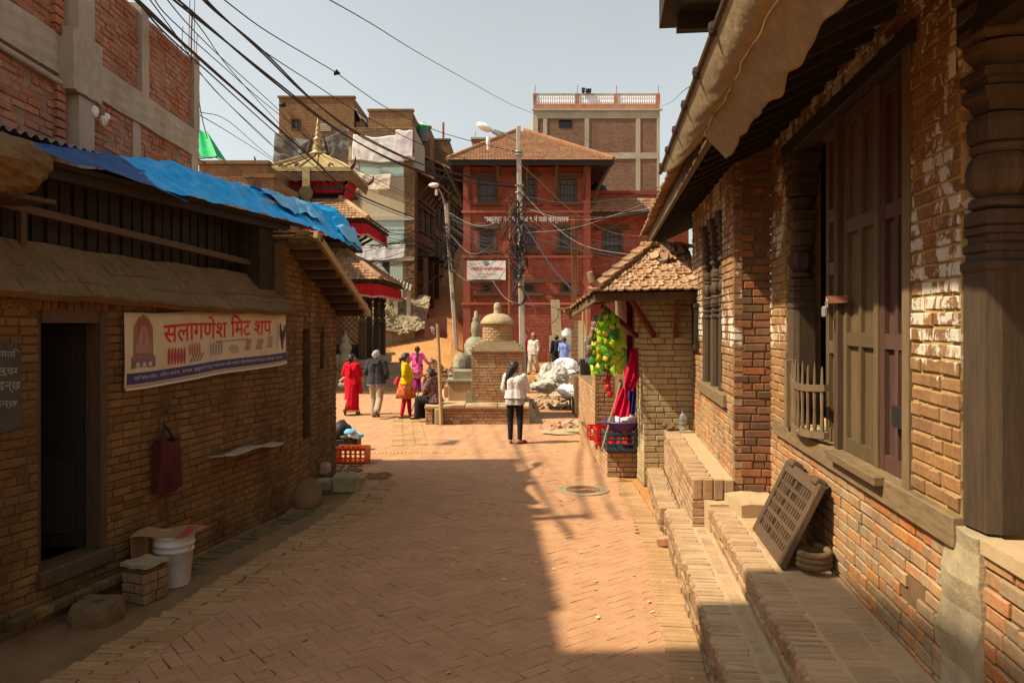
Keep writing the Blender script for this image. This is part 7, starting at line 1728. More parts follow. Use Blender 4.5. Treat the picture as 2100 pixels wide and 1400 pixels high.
# ================================================================ PEOPLE
def capsule(b, p0, p1, r0, r1, n=12, sx=1.0, sy=1.0):
    p0, p1 = Vector(p0), Vector(p1); d = p1-p0; L = d.length
    if L < 1e-5: d = Vector((0,0,1)); L = 1e-5
    d.normalize(); a = d.cross(Vector((0, 1, 0)))
    if a.length < .1: a = d.cross(Vector((1, 0, 0)))
    a.normalize(); c = d.cross(a); prof = []
    for k in range(5): t = PI/2*k/4; prof.append((-r0*math.cos(t), r0*math.sin(t)))
    for k in range(5): t = PI/2*k/4; prof.append((L+r1*math.sin(t), r1*math.cos(t)))
    V = []; 
    for z, r in prof:
        r = max(r, 1e-4)
        for k in range(n): an = 2*PI*k/n; q = (a*math.cos(an)+c*math.sin(an))*r; V.append(p0+d*z+Vector((q.x*sx, q.y*sy, q.z)))
    m = len(prof); b.add(V, [(j*n+k, j*n+(k+1)%n, (j+1)*n+(k+1)%n, (j+1)*n+k) for j in range(m-1) for k in range(n)]+[tuple(range(n))[::-1], tuple((m-1)*n+k for k in range(n))])
def fuse(name, caps, mats, parent, vox=.011, M4=None, smooth=3, cut=None):
    """capsules (p0,p1,r0,r1[,mat index[,sx,sy]]) fused into one continuous skin"""
    b = MB()
    for c in caps: capsule(b, c[0], c[1], c[2], c[3], sx=(c[5] if len(c) > 5 else 1), sy=(c[6] if len(c) > 6 else 1))
    me = b.mesh('tmp', []) if False else bpy.data.meshes.new('tmp'); me.from_pydata(b.v, [], b.f)
    o = bpy.data.objects.new('tmp', me)
    md = o.modifiers.new('r', 'REMESH'); md.mode = 'VOXEL'; md.voxel_size = vox; md.adaptivity = 0
    if smooth: sm = o.modifiers.new('s', 'SMOOTH'); sm.factor = .5; sm.iterations = smooth
    out = bake(o)
    bpy.data.objects.remove(o); bpy.data.meshes.remove(me); out.name = name
    ms = mats if isinstance(mats, (list, tuple)) else [mats]
    out.materials.clear()
    for m in ms: out.materials.append(m)
    if cut is not None:
        bm = bmesh.new(); bm.from_mesh(out); bmesh.ops.bisect_plane(bm, geom=bm.verts[:]+bm.edges[:]+bm.faces[:], plane_co=(0,0,cut), plane_no=(0,0,1), clear_inner=True); bm.to_mesh(out); bm.free()
    nF = len(out.polygons); out.polygons.foreach_set('use_smooth', [True]*nF)
    if len(ms) > 1:
        C = np.empty(nF*3); out.polygons.foreach_get('center', C); C = C.reshape(-1, 3); best = np.full(nF, 1e9); idx = np.zeros(nF, int)
        for c in caps:
            p, q = np.array(c[0], float), np.array(c[1], float); d = q-p; L2 = max(d@d, 1e-9); t = np.clip(((C-p)@d)/L2, 0, 1)
            ds = np.linalg.norm(C-(p+t[:, None]*d), axis=1)-(c[2]+(c[3]-c[2])*t); w = ds < best; best[w] = ds[w]; idx[w] = c[4] if len(c) > 4 else 0
        out.polygons.foreach_set('material_index', idx.tolist())
    out.update()
    if M4 is not None: out.transform(M4)
    return link(name, out, parent)
SKIN = plain('skin_brown', (.36,.19,.11), (.31,.16,.09), 9, .55, .35, bump=0)
HAIR = plain('hair_black', (.016,.013,.012), (.01,.009,.008), 30, .45, .4, bump=.3, bscale=90, stretch=(1,1,.2))
GREY = plain('hair_grey', (.34,.32,.29), (.24,.22,.2), 30, .7, .3, bump=.3, bscale=90)
EYE = plain('eye_dark', (.03,.02,.015), None, 5, .2, .5, bump=0)
def cm(name, c, c2=None, sc=7): return plain(name, c, c2 or tuple(x*.7 for x in c), sc, .85, .15, bump=.7, bscale=15, bdist=.03)
def hand(wr, d, pn, s=1.0, curl=.5, side=1):
    """palm and five fingers from the wrist along d; pn = palm normal"""
    wr, d, pn = Vector(wr), Vector(d).normalized(), Vector(pn).normalized(); pn = (pn-d*pn.dot(d)).normalized(); ac = d.cross(pn)*side; out = []
    pe = wr+d*.075*s
    for k in (-1, 0, 1): out.append((wr+ac*(.012*k*s), pe+ac*(.022*k*s), .016*s, .014*s))
    for k, ln in zip((-1.5, -.5, .5, 1.5), (.058, .072, .076, .066)):
        b0 = pe+ac*(.0195*k*s); b1 = b0+(d*(1-curl*.3)+pn*curl*.5).normalized()*ln*.55*s; b2 = b1+(d*(1-curl)+pn*curl).normalized()*ln*.45*s
        out += [(b0, b1, .0088*s, .008*s), (b1, b2, .008*s, .0068*s)]
    t0 = wr+d*.02*s+ac*(.026*s); t1 = t0+(d*.7+ac*.6+pn*.25).normalized()*.035*s; t2 = t1+(d*.9+pn*.4).normalized()*.028*s
    return out+[(t0, t1, .0115*s, .0095*s), (t1, t2, .0095*s, .008*s)]
def rotz(v, a): v = Vector(v); return Vector((v.x*math.cos(a)-v.y*math.sin(a), v.x*math.sin(a)+v.y*math.cos(a), v.z))
J0 = dict(hipL=(-.085,0,.86), hipR=(.085,0,.86), kneL=(-.095,.015,.46), kneR=(.095,.015,.46), ankL=(-.095,-.02,.075), ankR=(.095,-.02,.075), pelvis=(0,0,.90), waist=(0,.005,1.04), chest=(0,-.005,1.22), neck=(0,0,1.36), head=(0,.015,1.485),
          shL=(-.165,0,1.315), shR=(.165,0,1.315), elL=(-.215,-.02,1.05), elR=(.215,-.02,1.05), wrL=(-.215,.06,.82), wrR=(.215,.06,.82))
class Person:
    """local frame: x right, y forward, z up, 1.6 m tall; scaled and turned when placed"""
    def __init__(s, label, pos, heading, H, pose=None, face=0.0, handL=None, handR=None, foot=None, build=1.0, group=None):
        s.t = thing('person', label, 'person', pos, group); s.k = H/1.6; s.J = {k: Vector(v) for k, v in J0.items()}
        for k, v in (pose or {}).items(): s.J[k] = Vector(v)
        s.M = Matrix.Translation(Vector(pos)) @ Matrix.Rotation(heading, 4, 'Z') @ Matrix.Scale(s.k, 4); s.face = face
        J = s.J; c = []
        w = build
        c += [(J['pelvis']+Vector((-.06,0,0)), J['pelvis']+Vector((.06,0,0)), .115*w, .115*w), (J['pelvis'], J['waist'], .12*w, .11*w), (J['waist']+Vector((-.04,0,0)), J['chest']+Vector((-.06,0,0)), .095*w, .105*w), (J['waist']+Vector((.04,0,0)), J['chest']+Vector((.06,0,0)), .095*w, .105*w),
              (J['chest'], J['neck']-UP*.06, .10, .06), (J['shL'], J['neck']-UP*.04, .05, .045), (J['shR'], J['neck']-UP*.04, .05, .045), (J['neck']-UP*.05, J['head']-UP*.05, .048, .046)]
        for q in 'LR':
            c += [(J['hip'+q], J['kne'+q], .088*w, .056), (J['kne'+q], J['ank'+q]+(J['kne'+q]-J['ank'+q])*.55, .054, .054), (J['ank'+q]+(J['kne'+q]-J['ank'+q])*.6, J['ank'+q], .052, .036)]
            f = (foot or {}).get(q, Vector((0, 1, -.12))); f = Vector(f).normalized(); a = J['ank'+q]; c += [(a-UP*.03-f*.035, a+f*.13-UP*.02, .036, .027), (a+f*.10-UP*.028, a+f*.165-UP*.022, .03, .02)]
            c += [(J['sh'+q], J['el'+q], .048, .038), (J['el'+q], J['wr'+q], .036, .025)]
            hd = (handL if q == 'L' else handR) or {}; dd = Vector(hd.get('d', (J['wr'+q]-J['el'+q]))); c += hand(J['wr'+q]+dd.normalized()*.015, dd, hd.get('n', (1 if q == 'L' else -1, .2, 0)), 1.0, hd.get('curl', .5), 1 if q == 'L' else -1)
        h = J['head']; R = lambda x, y, z: h+rotz((x, y, z), face)
        c += [(R(0,-.02,.035), R(0,.015,.03), .083, .08), (R(0,.0,.04), R(0,.02,-.05), .078, .058), (R(0,.035,-.05), R(0,.055,-.085), .045, .032), (R(0,.085,.01), R(0,.105,-.022), .009, .014), (R(-.025,.08,.025), R(.025,.08,.025), .014, .014), (R(-.018,.083,-.058), R(.018,.083,-.058), .011, .011),
              (R(-.078,0,.01), R(-.08,-.008,-.02), .016, .011), (R(.078,0,.01), R(.08,-.008,-.02), .016, .011)]
        s.body = fuse('body', c, SKIN, s.t, .0085, s.M, 2)
        for x in (-.03, .03):
            b = MB().blob(R(x,.084,.008), .012, .006, .007, 0, 8, 5); b.v = [tuple(s.M @ Vector(v)) for v in b.v]; b.build('eye', EYE, s.t, smooth=True)
        s.R = R
    def part(s, name, caps, mat, vox=.012, smooth=3, cut=None): return fuse(name, caps, mat, s.t, vox, s.M, smooth, cut)
    def loft(s, name, rings, mat, fold=.0, nf=9, n=40, seed=0):
        """rings: (centre, rx, ry) top to bottom, open ended garment with thickness"""
        b = MB(); m = len(rings); ph = seed
        def ring(c, rx, ry, t, ins):
            out = []
            for k in range(n): a = 2*PI*k/n; f = 1+fold*t*math.sin(nf*a+ph+1.5*t)+fold*.5*t*math.sin((nf-4)*a+2*ph); out.append(Vector(c)+Vector((math.cos(a)*(rx-ins)*f, math.sin(a)*(ry-ins)*f, 0)))
            return out
        V = []
        for i, (c, rx, ry) in enumerate(rings): V += ring(c, rx, ry, i/(m-1), 0)
        for i, (c, rx, ry) in enumerate(rings): V += ring(c, rx, ry, i/(m-1), .006)
        F1 = [(j*n+k, (j+1)*n+k, (j+1)*n+(k+1)%n, j*n+(k+1)%n) for j in range(m-1) for k in range(n)]; o = m*n
        F1 += [(o+j*n+k, o+j*n+(k+1)%n, o+(j+1)*n+(k+1)%n, o+(j+1)*n+k) for j in range(m-1) for k in range(n)]
        F1 += [((m-1)*n+k, o+(m-1)*n+k, o+(m-1)*n+(k+1)%n, (m-1)*n+(k+1)%n) for k in range(n)]
        b.add([s.M @ v for v in V], F1); return b.build(name, mat, s.t, smooth=True)
    def top(s, name, mat, hem=.86, sleeve=1.0, ex=.018, vox=.012, width=1.0, collar=0.0, extra=()):
        """shirt, kurta or jacket following torso and arms; sleeve 1 = to wrist, .5 = elbow"""
        J = s.J; e = ex; pv = J['pelvis']; c = []
        lowc = Vector((pv.x, pv.y, hem-.03))
        c += [(J['chest']+Vector((-.065,0,0)), Vector((J['waist'].x-.05, J['waist'].y, J['waist'].z)), .105+e, .10+e), (J['chest']+Vector((.065,0,0)), Vector((J['waist'].x+.05, J['waist'].y, J['waist'].z)), .105+e, .10+e), (J['waist']+Vector((-.05,0,0)), lowc+Vector((-.065*width,0,0)), .11+e, (.126+e)*width), (J['waist']+Vector((.05,0,0)), lowc+Vector((.065*width,0,0)), .11+e, (.126+e)*width),
              (J['chest'], J['neck']-UP*.07, .10+e, .062+e*.5), (J['shL'], J['neck']-UP*.06, .052+e, .048+e*.4), (J['shR'], J['neck']-UP*.06, .052+e, .048+e*.4)]
        for q in 'LR':
            sh, el, wr = J['sh'+q], J['el'+q], J['wr'+q]
            if sleeve <= .5: t = sleeve/.5; c.append((sh, sh.lerp(el, t), .05+e, .042+e))
            else: c += [(sh, el, .05+e, .042+e), (el, el.lerp(wr, (sleeve-.5)*2*.94), .04+e, .031+e*.8)]
        if collar: c.append((J['neck']-UP*.07, J['neck']-UP*.03, .06+collar, .055+collar))
        return s.part(name, c+list(extra), mat, vox, 3, hem)
    def trousers(s, mat, ex=.012, hemz=.95, flare=0.0, name='trousers'):
        J = s.J; c = [(J['pelvis']+Vector((-.06,0,.02)), J['pelvis']+Vector((.06,0,.02)), .115+ex, .115+ex)]
        for q in 'LR': k, a = J['kne'+q], J['ank'+q]; c += [(J['hip'+q], k, .09+ex, .058+ex), (k, k.lerp(a, hemz), .057+ex, .042+ex+flare)]
        return s.part(name, c, mat)
    def shoes(s, mat, foot=None, sandal=False):
        for q in 'LR': 
            f = Vector((foot or {}).get(q, (0, 1, -.12))).normalized(); a = s.J['ank'+q]
            s.part('shoe', [(a-UP*.045-f*.045, a+f*.10-UP*.042, .04, .036), (a+f*.10-UP*.04, a+f*.18-UP*.034, .036, .026)] if not sandal else [(a-UP*.062-f*.05, a+f*.17-UP*.055, .022, .024), (a+f*.08-UP*.03, a+f*.10-UP*.03, .036, .034)], mat, .010, 2)
    def hair(s, mat=HAIR, bun=None, tail=None, cap=False):
        R = s.R; c = [(R(0,-.035,.05), R(0,.01,.065), .088, .078), (R(-.03,-.04,.02), R(.03,-.04,.02), .075, .075), (R(0,-.05,-.02), R(0,-.045,.03), .062, .07)]
        for x in (-1, 1): c.append((R(.065*x,.0,.06), R(.072*x,-.03,.0), .026, .03))
        if bun: c.append((R(*bun), R(bun[0], bun[1]-.01, bun[2]), .042, .042))
        if tail:
            for p, q, r0, r1 in tail: c.append((R(*p), R(*q), r0, r1))
        return s.part('hair', c, mat, .010, 2)
def bag(pr, name, caps, mat, vox=.012): return pr.part(name, caps, mat, vox)
BLK = cm('cloth_black', (.022,.019,.021)); DKJ = cm('jacket_charcoal', (.045,.042,.052), (.03,.028,.034)); KHA = cm('trouser_khaki', (.40,.31,.22))
def people():
    # 1 white jacket, arms crossed in front, looking right
    pos = gp(1056, 909); f = {'L': (-.15, 1, -.1), 'R': (.75, .7, -.1)}
    p = Person('woman in white jacket and black leggings standing alone, long dark hair', pos, math.radians(-8), 1.55, dict(elR=(.24,.03,1.08), wrR=(.06,.17,1.10), elL=(-.23,.05,1.08), wrL=(-.02,.19,1.13), ankL=(-.085,-.02,.075), ankR=(.10,-.03,.075), kneR=(.10,.02,.46)), face=-.75, foot=f, handR={'d': (-1,.1,.15), 'n': (0,-1,0)}, handL={'d': (1,.1,-.05), 'n': (0,-1,0)})
    p.trousers(BLK, .006, .93, name='leggings'); p.top('blouse', cm('blouse_grey', (.42,.38,.36)), .77, .3, .012); p.top('jacket', cm('jacket_white', (.66,.61,.58), (.55,.50,.47)), .90, .95, .026, collar=.02); p.shoes(cm('sandal_red', (.10,.03,.025)), f, True)
    p.hair(tail=[((.0,-.07,.0), (-.04,-.115,-.14), .07, .075), ((-.04,-.115,-.14), (-.07,-.13,-.30), .075, .07), ((-.07,-.13,-.30), (-.06,-.135,-.47), .065, .035), ((-.02,-.12,-.15), (0,-.13,-.38), .05, .03)])
    # 2 red sari walking away
    pos = gp(722, 850); f = {'L': (0, 1, -.1), 'R': (.1, .9, -.5)}
    p = Person('woman in a bright red sari walking away with a beige shoulder bag', pos, math.radians(-12), 1.50, dict(ankL=(-.08,-.32,.17), kneL=(-.09,-.10,.46), ankR=(.09,.14,.075), kneR=(.09,.12,.47), elL=(-.25,-.02,1.06), wrL=(-.21,.10,.90), elR=(.23,.06,1.06), wrR=(.20,.22,.96)), face=-.7, foot={'L': (0,.6,-.8), 'R': (0,1,-.1)}, build=1.05)
    sr = cm('sari_red', (.52,.02,.03), (.38,.012,.022)); p.top('blouse', sr, .82, .55, .022, width=1.12)
    p.loft('sari_skirt', [((0,0,1.0), .15, .14), ((0,0,.86), .185, .165), ((0,-.02,.6), .175, .17), ((0,-.05,.3), .185, .20), ((.01,-.07,.11), .205, .23)], sr, .10, 11); p.loft('gold_hem', [((.008,-.066,.15), .212, .235), ((.01,-.07,.10), .216, .24)], cm('gold_trim', (.60,.42,.16)), .10, 11)
    p.part('shawl', [((-.13,.0,1.36), (.15,-.06,1.33), .06, .07), ((-.10,-.09,1.30), (.12,-.10,1.22), .05, .06), ((.14,-.08,1.3), (.22,-.02,.95), .06, .05), ((.21,0,.95), (.23,.02,.62), .05, .06), ((.0,-.1,1.27), (-.02,-.12,1.05), .07, .06)], sr); p.hair(bun=(.0,-.12,-.03)); p.part('hair_tie', [(p.R(0,-.10,-.06), p.R(.01,-.11,-.06), .03, .03)], cm('tie_pale', (.6,.5,.5)))
    p.part('handbag', [((-.30,-.06,.80), (-.18,-.04,.80), .06, .06), ((-.30,-.06,.90), (-.20,-.05,.98), .045, .045)], cm('bag_beige', (.42,.30,.24)), .012); p.part('bag_strap', [((-.22,-.05,.98), (-.16,-.06,1.2), .012, .012), ((-.16,-.06,1.2), (-.14,-.02,1.37), .012, .012)], bpy.data.materials['bag_beige'], .008, 1); p.shoes(cm('slipper_dark', (.06,.03,.03)), {'L': (0,.6,-.8), 'R': (0,1,-.1)}, True)
    # 3 grey-haired man in dark jacket
    pos = gp(772, 856); ft = {'R': (.1,.75,-.65), 'L': (0,1,-.1)}
    p = Person('grey-haired man in dark hooded jacket walking away', pos, math.radians(-4), 1.62, dict(ankR=(.09,-.30,.20), kneR=(.09,-.06,.46), ankL=(-.09,.12,.075), kneL=(-.09,.12,.47), elL=(-.26,.02,1.08), wrL=(-.24,.20,1.17), elR=(.25,-.03,1.07), wrR=(.22,.14,.95)), face=-.1, foot=ft, handL={'d': (-.3,.2,1), 'n': (1,0,0)}, build=1.08)
    p.trousers(KHA, .028, .97, .012); p.top('shirt_hem', cm('shirt_blue', (.20,.24,.38)), .78, .3, .022, width=1.1); p.top('jacket', DKJ, .83, 1.0, .038, collar=.02, width=1.08); p.part('hood', [((-.08,-.085,1.36), (.08,-.085,1.36), .045, .045), ((-.05,-.11,1.30), (.05,-.11,1.30), .05, .05)], DKJ); p.hair(GREY); p.shoes(cm('shoe_grey', (.10,.09,.08)), ft)
    # 4 yellow kurti in profile facing right
    pos = gp(832, 857)
    p = Person('woman in mustard yellow top and red leggings with black handbag', pos, math.radians(-82), 1.56, dict(elL=(-.22,.03,1.08), wrL=(-.13,.24,1.10), elR=(.20,-.04,1.07), wrR=(.10,.20,1.08), ankL=(-.09,.10,.075), kneL=(-.09,.08,.47), ankR=(.09,-.10,.075), kneR=(.09,-.03,.47), pelvis=(0,.0,.9), waist=(0,.04,1.04), chest=(0,.01,1.22)), face=.1, build=1.08)
    p.trousers(cm('legging_red', (.46,.02,.025)), .006, .96, name='leggings'); fl = NT('floral_skirt'); mm = fl.done(fl.mix(fl.ramp(fl.noise(16, 3, .5), [(.45, 0.0), (.55, 1.0)]), (.52,.26,.10), (.50,.07,.03)), .85, .15)
    p.loft('kurta_skirt', [((0,.02,1.0), .15, .15), ((0,.01,.86), .18, .18), ((0,0,.68), .20, .22), ((0,0,.50), .20, .25)], mm, .07, 7, seed=2); p.top('cardigan', cm('cardigan_yellow', (.60,.42,.015), (.50,.33,.01)), .86, .92, .022)
    p.hair(tail=[((0,-.08,.03), (0,-.14,-.02), .05, .05), ((0,-.14,-.02), (0,-.15,-.12), .045, .02)]); p.part('handbag', [((-.28,-.12,.93), (-.27,.12,.90), .07, .075), ((-.28,-.10,1.0), (-.27,.10,.98), .05, .05)], BLK); p.part('bag_strap', [((-.26,-.1,1.02), (-.2,-.06,1.2), .012, .012), ((-.2,-.06,1.2), (-.16,.0,1.38), .012, .012), ((-.26,.1,1.0), (-.2,.05,1.2), .012, .012), ((-.2,.05,1.2), (-.16,.0,1.38), .012, .012)], BLK, .008, 1); p.part('pink_scarf', [((.0,-.2,.98), (-.02,-.24,.86), .05, .06)], cm('scarf_pink', (.60,.05,.12))); p.shoes(cm('flat_brown', (.10,.06,.05)))
    # 5 pink kurta walking away up the slope
    pos = gp(856, 803); f = {'L': (0,.7,-.7), 'R': (0,1,-.1)}
    p = Person('woman in pink patterned kurta with long plait walking away', pos, math.radians(6), 1.50, dict(ankL=(-.07,-.22,.15), kneL=(-.08,-.06,.46), ankR=(.08,.10,.075), kneR=(.08,.10,.47), elL=(-.29,-.02,1.10), wrL=(-.38,.06,.92), elR=(.29,-.03,1.12), wrR=(.42,.04,.95)), face=.0, foot=f)
    pk = NT('kurta_pink'); pm = pk.done(pk.mix(pk.ramp(pk.noise(26, 3, .5), [(.5, 0.0), (.6, 1.0)]), (.62,.05,.26), (.66,.30,.42)), .85, .15); p.trousers(cm('salwar_magenta', (.32,.03,.20)), .03, .97); p.top('kurta_top', pm, .84, .85, .02); p.loft('kurta_skirt', [((0,0,1.02), .145, .135), ((0,0,.86), .18, .165), ((0,-.01,.62), .185, .18), ((0,-.02,.48), .19, .19)], pm, .07, 8); p.hair(tail=[((0,-.1,-.02), (.0,-.12,-.15), .035, .03), ((0,-.12,-.15), (-.02,-.15,-.36), .028, .024), ((-.02,-.15,-.36), (-.03,-.14,-.52), .022, .012)]); p.shoes(cm('slipper_tan', (.25,.15,.10)), f, True)
    # 6 seated woman on the platform edge
    d = 18.15; pos = Vector(((893-1050)/F*d, d, .05)); 
    seat = dict(pelvis=(0,-.02,.49), hipL=(-.09,0,.47), hipR=(.09,0,.47), kneL=(-.10,.40,.49), kneR=(.10,.40,.47), ankL=(-.10,.42,.09), ankR=(.10,.34,.09), waist=(0,.03,.66), chest=(0,.07,.84), neck=(0,.10,.98), head=(0,.14,1.10), shL=(-.165,.09,.935), shR=(.165,.09,.935), elL=(-.22,.20,.72), wrL=(-.10,.30,.90), elR=(.21,.2,.70), wrR=(.12,.36,.58))
    p = Person('woman in dark patterned blouse seated on the platform edge', pos, math.radians(78), 1.55, seat, face=.1, handL={'d': (.4,-.1,1), 'n': (1,0,0)}, build=1.1)
    pt = NT('blouse_pattern'); ptm = pt.done(pt.mix(pt.ramp(pt.noise(38, 3, .6), [(.5, 0.0), (.58, 1.0)]), (.07,.03,.035), (.30,.17,.14)), .85, .15)
    p.trousers(BLK, .03, .97, .015); p.top('blouse', ptm, .43, .9, .03, width=1.15); p.hair(bun=(0,-.13,.01)); p.shoes(BLK)
    tag(MB().tube([gp(843, 848)+UP*.02, Vector(((861-1050)/F*18.2, 18.2, .75))], .012, 6).build('walking_stick', MAT['wood_brown']), 'thin walking stick leaning at the seated woman', 'stick')
    # 7-10 far figures
    z = .24; P = lambda px, D: Vector(((px-1050)/F*D, D, ground_z((px-1050)/F*D, D)))
    q = Person('man in red shirt half hidden behind the concrete pole', P(1079, 33.4), math.radians(200), 1.62, dict(ankL=(-.09,-.15,.1), kneL=(-.09,-.02,.46), ankR=(.09,.12,.075)), build=1.05); q.trousers(cm('trouser_brown', (.20,.10,.08)), .025); q.top('shirt', cm('shirt_red', (.50,.03,.05)), .80, .5, .028); q.hair(); q.shoes(BLK)
    q = Person('man in white shirt and patterned cap walking by the rubble', P(1094, 32.4), math.radians(150), 1.62, dict(ankL=(-.10,-.22,.12), kneL=(-.10,-.02,.46), ankR=(.10,.16,.075), kneR=(.10,.12,.47)), face=-.2, build=1.05); q.trousers(cm('trouser_cream', (.55,.45,.34)), .035, .95, .02); q.top('shirt', cm('shirt_white', (.66,.62,.54)), .80, .75, .03); q.hair(); q.part('cap', [(q.R(0,-.02,.10), q.R(0,.02,.10), .082, .078), (q.R(0,-.01,.14), q.R(0,.01,.14), .07, .065)], cm('cap_pattern', (.52,.32,.26), (.36,.12,.10), 40)); q.shoes(BLK)
    q = Person('person in black with a backpack standing near the blue dress', P(1141, 32.6), math.radians(20), 1.58); q.trousers(cm('jeans_navy', (.03,.03,.06)), .02); q.top('jacket', BLK, .82, .9, .03); q.hair(); q.part('backpack', [((-.07,-.2,1.0), (-.07,-.18,1.25), .1, .1), ((.07,-.2,1.0), (.07,-.18,1.25), .1, .1)], cm('pack_black', (.03,.028,.028))); q.shoes(BLK)
    q = Person('woman in pale blue dress beside the person with backpack', P(1157, 32.0), math.radians(-10), 1.52, dict(elR=(.26,.0,1.08), wrR=(.2,.12,.98))); bl = cm('dress_blue', (.25,.34,.70), (.18,.26,.58)); q.top('dress_top', bl, .84, .5, .02); q.loft('dress_skirt', [((0,0,1.02), .145, .135), ((0,0,.86), .18, .165), ((0,0,.5), .19, .18), ((0,0,.15), .20, .20)], bl, .06, 8); q.hair(bun=(0,-.11,-.03)); q.shoes(BLK)
people()
# ================================================================ CABLES
CAB = plain('cable_black', (.02,.015,.018), (.014,.011,.013), 9, .6, .3, bump=0); CABB = plain('cable_brown', (.06,.03,.025), None, 9, .7, .3, bump=0); CABG = plain('cable_grey', (.26,.24,.21), None, 9, .7, .3, bump=0)
def spline(P, n=10):
    P = [Vector(p) for p in P]; Q = [P[0]*2-P[1]]+P+[P[-1]*2-P[-2]]; out = []
    for i in range(1, len(Q)-2):
        a, b, c, d = Q[i-1:i+3]
        for k in range(n): t = k/n; out.append(.5*((2*b)+(c-a)*t+(2*a-5*b+4*c-d)*t*t+(3*b-a-3*c+d)*t**3))
    return out+[P[-1]]
def cable(label, pts, r, mat=CAB, strands=1, group='overhead cables', n=8):
    C = spline([at(*p) for p in pts], n)
    if strands == 1: o = MB().tube(C, r, 6).build('overhead_cable', mat); return tag(o, label, 'cable', group)
    t = thing('overhead_cable', label, 'cable', C[0], group)
    for s in range(strands):
        ph = 2*PI*s/strands; MB().tube([p+Vector((math.cos(ph+i*.22), 0, math.sin(ph+i*.22)))*r*1.1 for i, p in enumerate(C)], r, 5).build('strand', mat, t)
    return t
def cables():
    cable('thickest black cable bundle sweeping from the top left to the lane pole', [(235,-45,7.2),(280,0,8.4),(400,112,12),(520,218,16),(640,325,21),(720,392,25),(850,446,31),(917,462,38.4)], .013, CAB, 4)
    cable('thick dark cable just below the thickest bundle', [(262,-30,7.4),(330,60,9.5),(440,160,13),(560,268,17.5),(650,345,21.5),(740,408,26),(860,455,32),(918,470,38.4)], .012)
    cable('heavy black cable crossing the sky to the near concrete pole', [(330,-25,8),(415,45,9.3),(560,165,11.5),(700,272,14),(830,340,16.3),(940,370,17.8),(1058,384,18.8)], .014, CAB, 2)
    cable('heavy double black cable highest of the pair over the temple', [(395,-30,8),(440,20,8.8),(540,108,10.5),(640,205,12.3),(740,278,14.2),(860,335,16.3),(960,362,17.8),(1060,378,18.8)], .013, CAB, 2)
    thin = [('thin wire from the top edge dipping to a dark knot', [(440,-15,8),(540,60,10),(640,120,12),(690,150,13),(735,183,14),(800,225,15.5),(900,270,17.3),(1000,298,18.4),(1060,312,18.8)]),
            ('long thin wire from the top centre to the brick house', [(640,-20,9),(760,48,12),(850,104,16),(940,155,21),(1050,215,30),(1130,248,38),(1230,300,46),(1345,345,52)]),
            ('thin wire rising right from the office roof to the eave', [(1345,222,52),(1375,210,35),(1400,188,20),(1425,172,9.5)]),
            ('thin wire leaving the unfinished building corner toward the temple', [(405,145,12),(470,215,15),(560,300,21),(640,360,27),(720,405,31)]),
            ('thin wire nearly level across the far sky at left', [(402,228,12),(470,250,18),(560,325,25),(690,410,31)]),
            ('lower of two thin wires beside the green awning', [(402,232,12),(470,272,18),(560,330,25),(690,420,31)]),
            ('thin vertical drop wire beside the unfinished building', [(403,160,12.1),(412,230,12.3),(425,285,12.6)]),
            ('thin taut wire running along the concrete beam at left', [(-20,120,6.9),(90,168,8),(200,222,9.6),(320,280,11.8),(420,312,14.5),(520,365,20),(640,420,28)]),
            ('slim wire from the top left passing under the heavy bundle', [(300,-10,8),(370,85,10.5),(440,185,14),(560,300,20),(620,370,26)]),
            ('slim black wire converging on the cable fan at left', [(310,-10,8),(350,40,9.5),(450,130,12.5),(560,225,16),(700,330,21),(850,405,28),(915,432,38.4)]),
            ('second slim black wire in the cable fan at left', [(335,-10,8),(385,50,10),(450,115,12.5),(560,215,16),(650,300,19),(760,370,24),(915,440,38.4)]),
            ('third slim black wire in the cable fan at left', [(360,-10,8),(420,70,10.5),(470,140,13),(560,240,17),(640,320,21),(720,375,25),(915,445,38.4)]),
            ('thin wire above the heavy pair over the brick house', [(410,-12,8),(520,90,10.5),(640,170,13),(760,245,15),(900,310,17),(1058,352,18.8)]),
            ('grey slack wire from the near pole down across the red office', [(1066,335,18.8),(1110,375,20),(1170,430,22),(1250,475,24),(1340,487,25)]),
            ('thick black cable dropping from the pole to the kiosk roof', [(1072,455,18.7),(1095,490,17.5),(1130,545,15.2),(1165,585,13),(1185,605,12)]),
            ('slack brown cable loop hanging right of the pole', [(1072,590,18.7),(1090,620,18),(1105,652,17.5),(1128,664,17),(1145,648,16.5),(1142,632,16.2),(1120,630,16.8),(1076,624,18.7)]),
            ('pale wire from the sign corner to the pole', [(1010,575,30),(1035,610,24),(1070,625,18.8)]),
            ('wire from the near pole to the right eave upper', [(1066,470,18.8),(1130,500,17),(1230,520,14.5),(1335,540,12.5)]),
            ('wire from the near pole to the right eave middle', [(1066,425,18.8),(1150,440,17),(1250,445,15),(1345,430,13.8)]),
            ('wire from the near pole to the right eave lower', [(1066,400,18.8),(1150,415,17),(1260,410,15),(1350,385,13.8)]),
            ('wire from the lane pole low across to the temple roof', [(920,520,38.4),(850,570,33),(780,585,31),(700,560,29.5)]),
            ('wire from the lane pole sloping down to the concrete house', [(922,545,38.4),(880,580,36),(850,610,39)])]
    for i, (l, p) in enumerate(thin): cable(l, p, .0075 if 'thick' not in l else .016, CABG if ('grey' in l or 'pale' in l) else (CABB if 'brown' in l else CAB))
    tag(MB().blob(at(690, 149, 13), .045, .03, .04, .5, 8, 6, seed=3).build('cable_knot', MAT['black']), 'small dark knot clipped on a thin wire in the sky', 'knot')
    rr = random.Random(21)
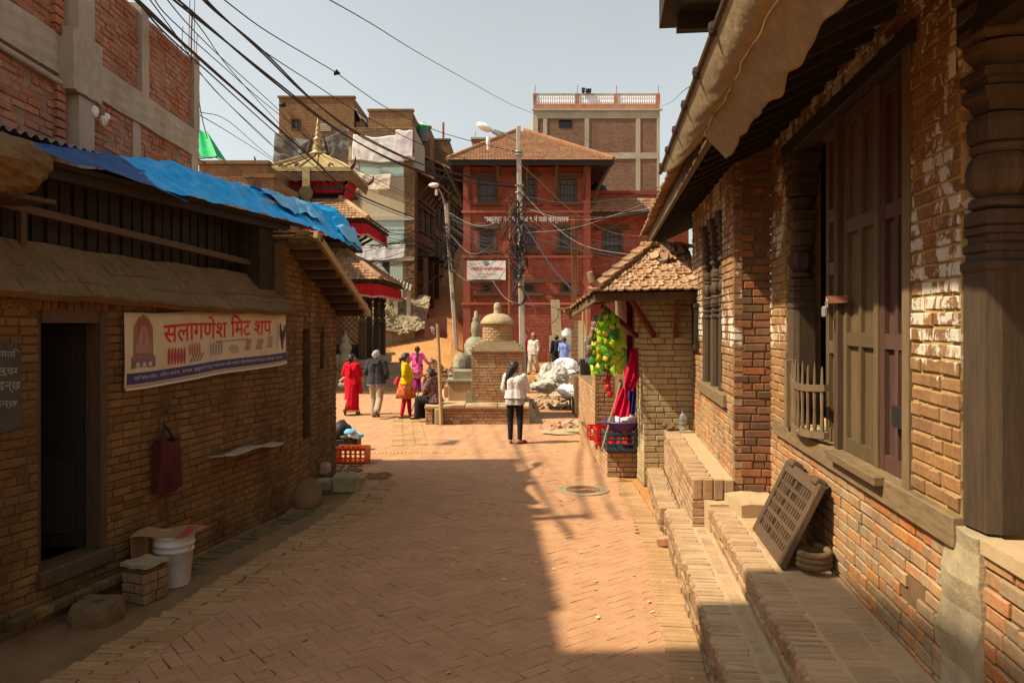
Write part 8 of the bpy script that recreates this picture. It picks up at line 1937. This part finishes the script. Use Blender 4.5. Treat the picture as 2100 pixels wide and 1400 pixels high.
    # level bundle of wires between the temple side and the poles
    t = thing('service_wires', 'dense fan of thin service wires converging on the lane pole', 'wires', at(917, 470, 38.4))
    for k in range(17):
        y0 = rr.uniform(455, 560); y1 = rr.uniform(455, 520); x0 = rr.uniform(690, 760); C = spline([at(x0, y0, 31), at(830, (y0+y1)/2+rr.uniform(2, 14), 33), at(917, y1, 38.4)], 8); MB().tube(C, .011, 4).build('wire', CAB, t)
    t = thing('service_wires', 'dense tangle of wires strung between the lane pole and near pole', 'wires', at(1000, 480, 25))
    for k in range(20):
        y0 = rr.uniform(430, 560); y1 = rr.uniform(378, 500); s = rr.uniform(10, 75); C = spline([at(918+(y0-430)*.06, y0, 38.3), at(965, y0+s*.7, 28), at(1015, (y0+y1)/2+s, 22.5), at(1064, y1, 18.85)], 8); MB().tube(C, rr.choice((.006, .008, .011)), 4).build('wire', rr.choice((CAB, CAB, CABG)), t)
    t = thing('service_wires', 'thin wires running from the near pole over the kiosk to the right', 'wires', at(1150, 480, 17))
    for k in range(11):
        y0 = rr.uniform(380, 560); y1 = rr.uniform(400, 560); C = spline([at(1066, y0, 18.85), at(1180, (y0+y1)/2+rr.uniform(5, 35), 17), at(1345, y1, 14)], 8); MB().tube(C, .005, 4).build('wire', rr.choice((CAB, CABG)), t)
    for lab, (X, Y0, Y1, D, n, w) in (('matted clump of wires wrapped on the near concrete pole', (1064, 385, 600, 18.8, 46, 20)), ('matted clump of wires wrapped on the leaning lane pole', (920, 440, 560, 38.3, 30, 13))):
        b = MB()
        for k in range(n):
            y = rr.uniform(Y0, Y1)*.6+.4*rr.uniform(Y0, (Y0+Y1)/2); x = X+rr.gauss(0, w*.35); P = [at(x+rr.gauss(0, w*.45), y+rr.uniform(-25, 25)+q*14, D-.14+rr.uniform(-.12, .12)) for q in range(4)]; b.tube(spline(P, 5), rr.choice((.008, .011, .015)), 4)
        tag(b.build('wire_tangle', CAB), lab, 'wires', kind='stuff')
cables()

bpy.data.scenes.remove(TS)
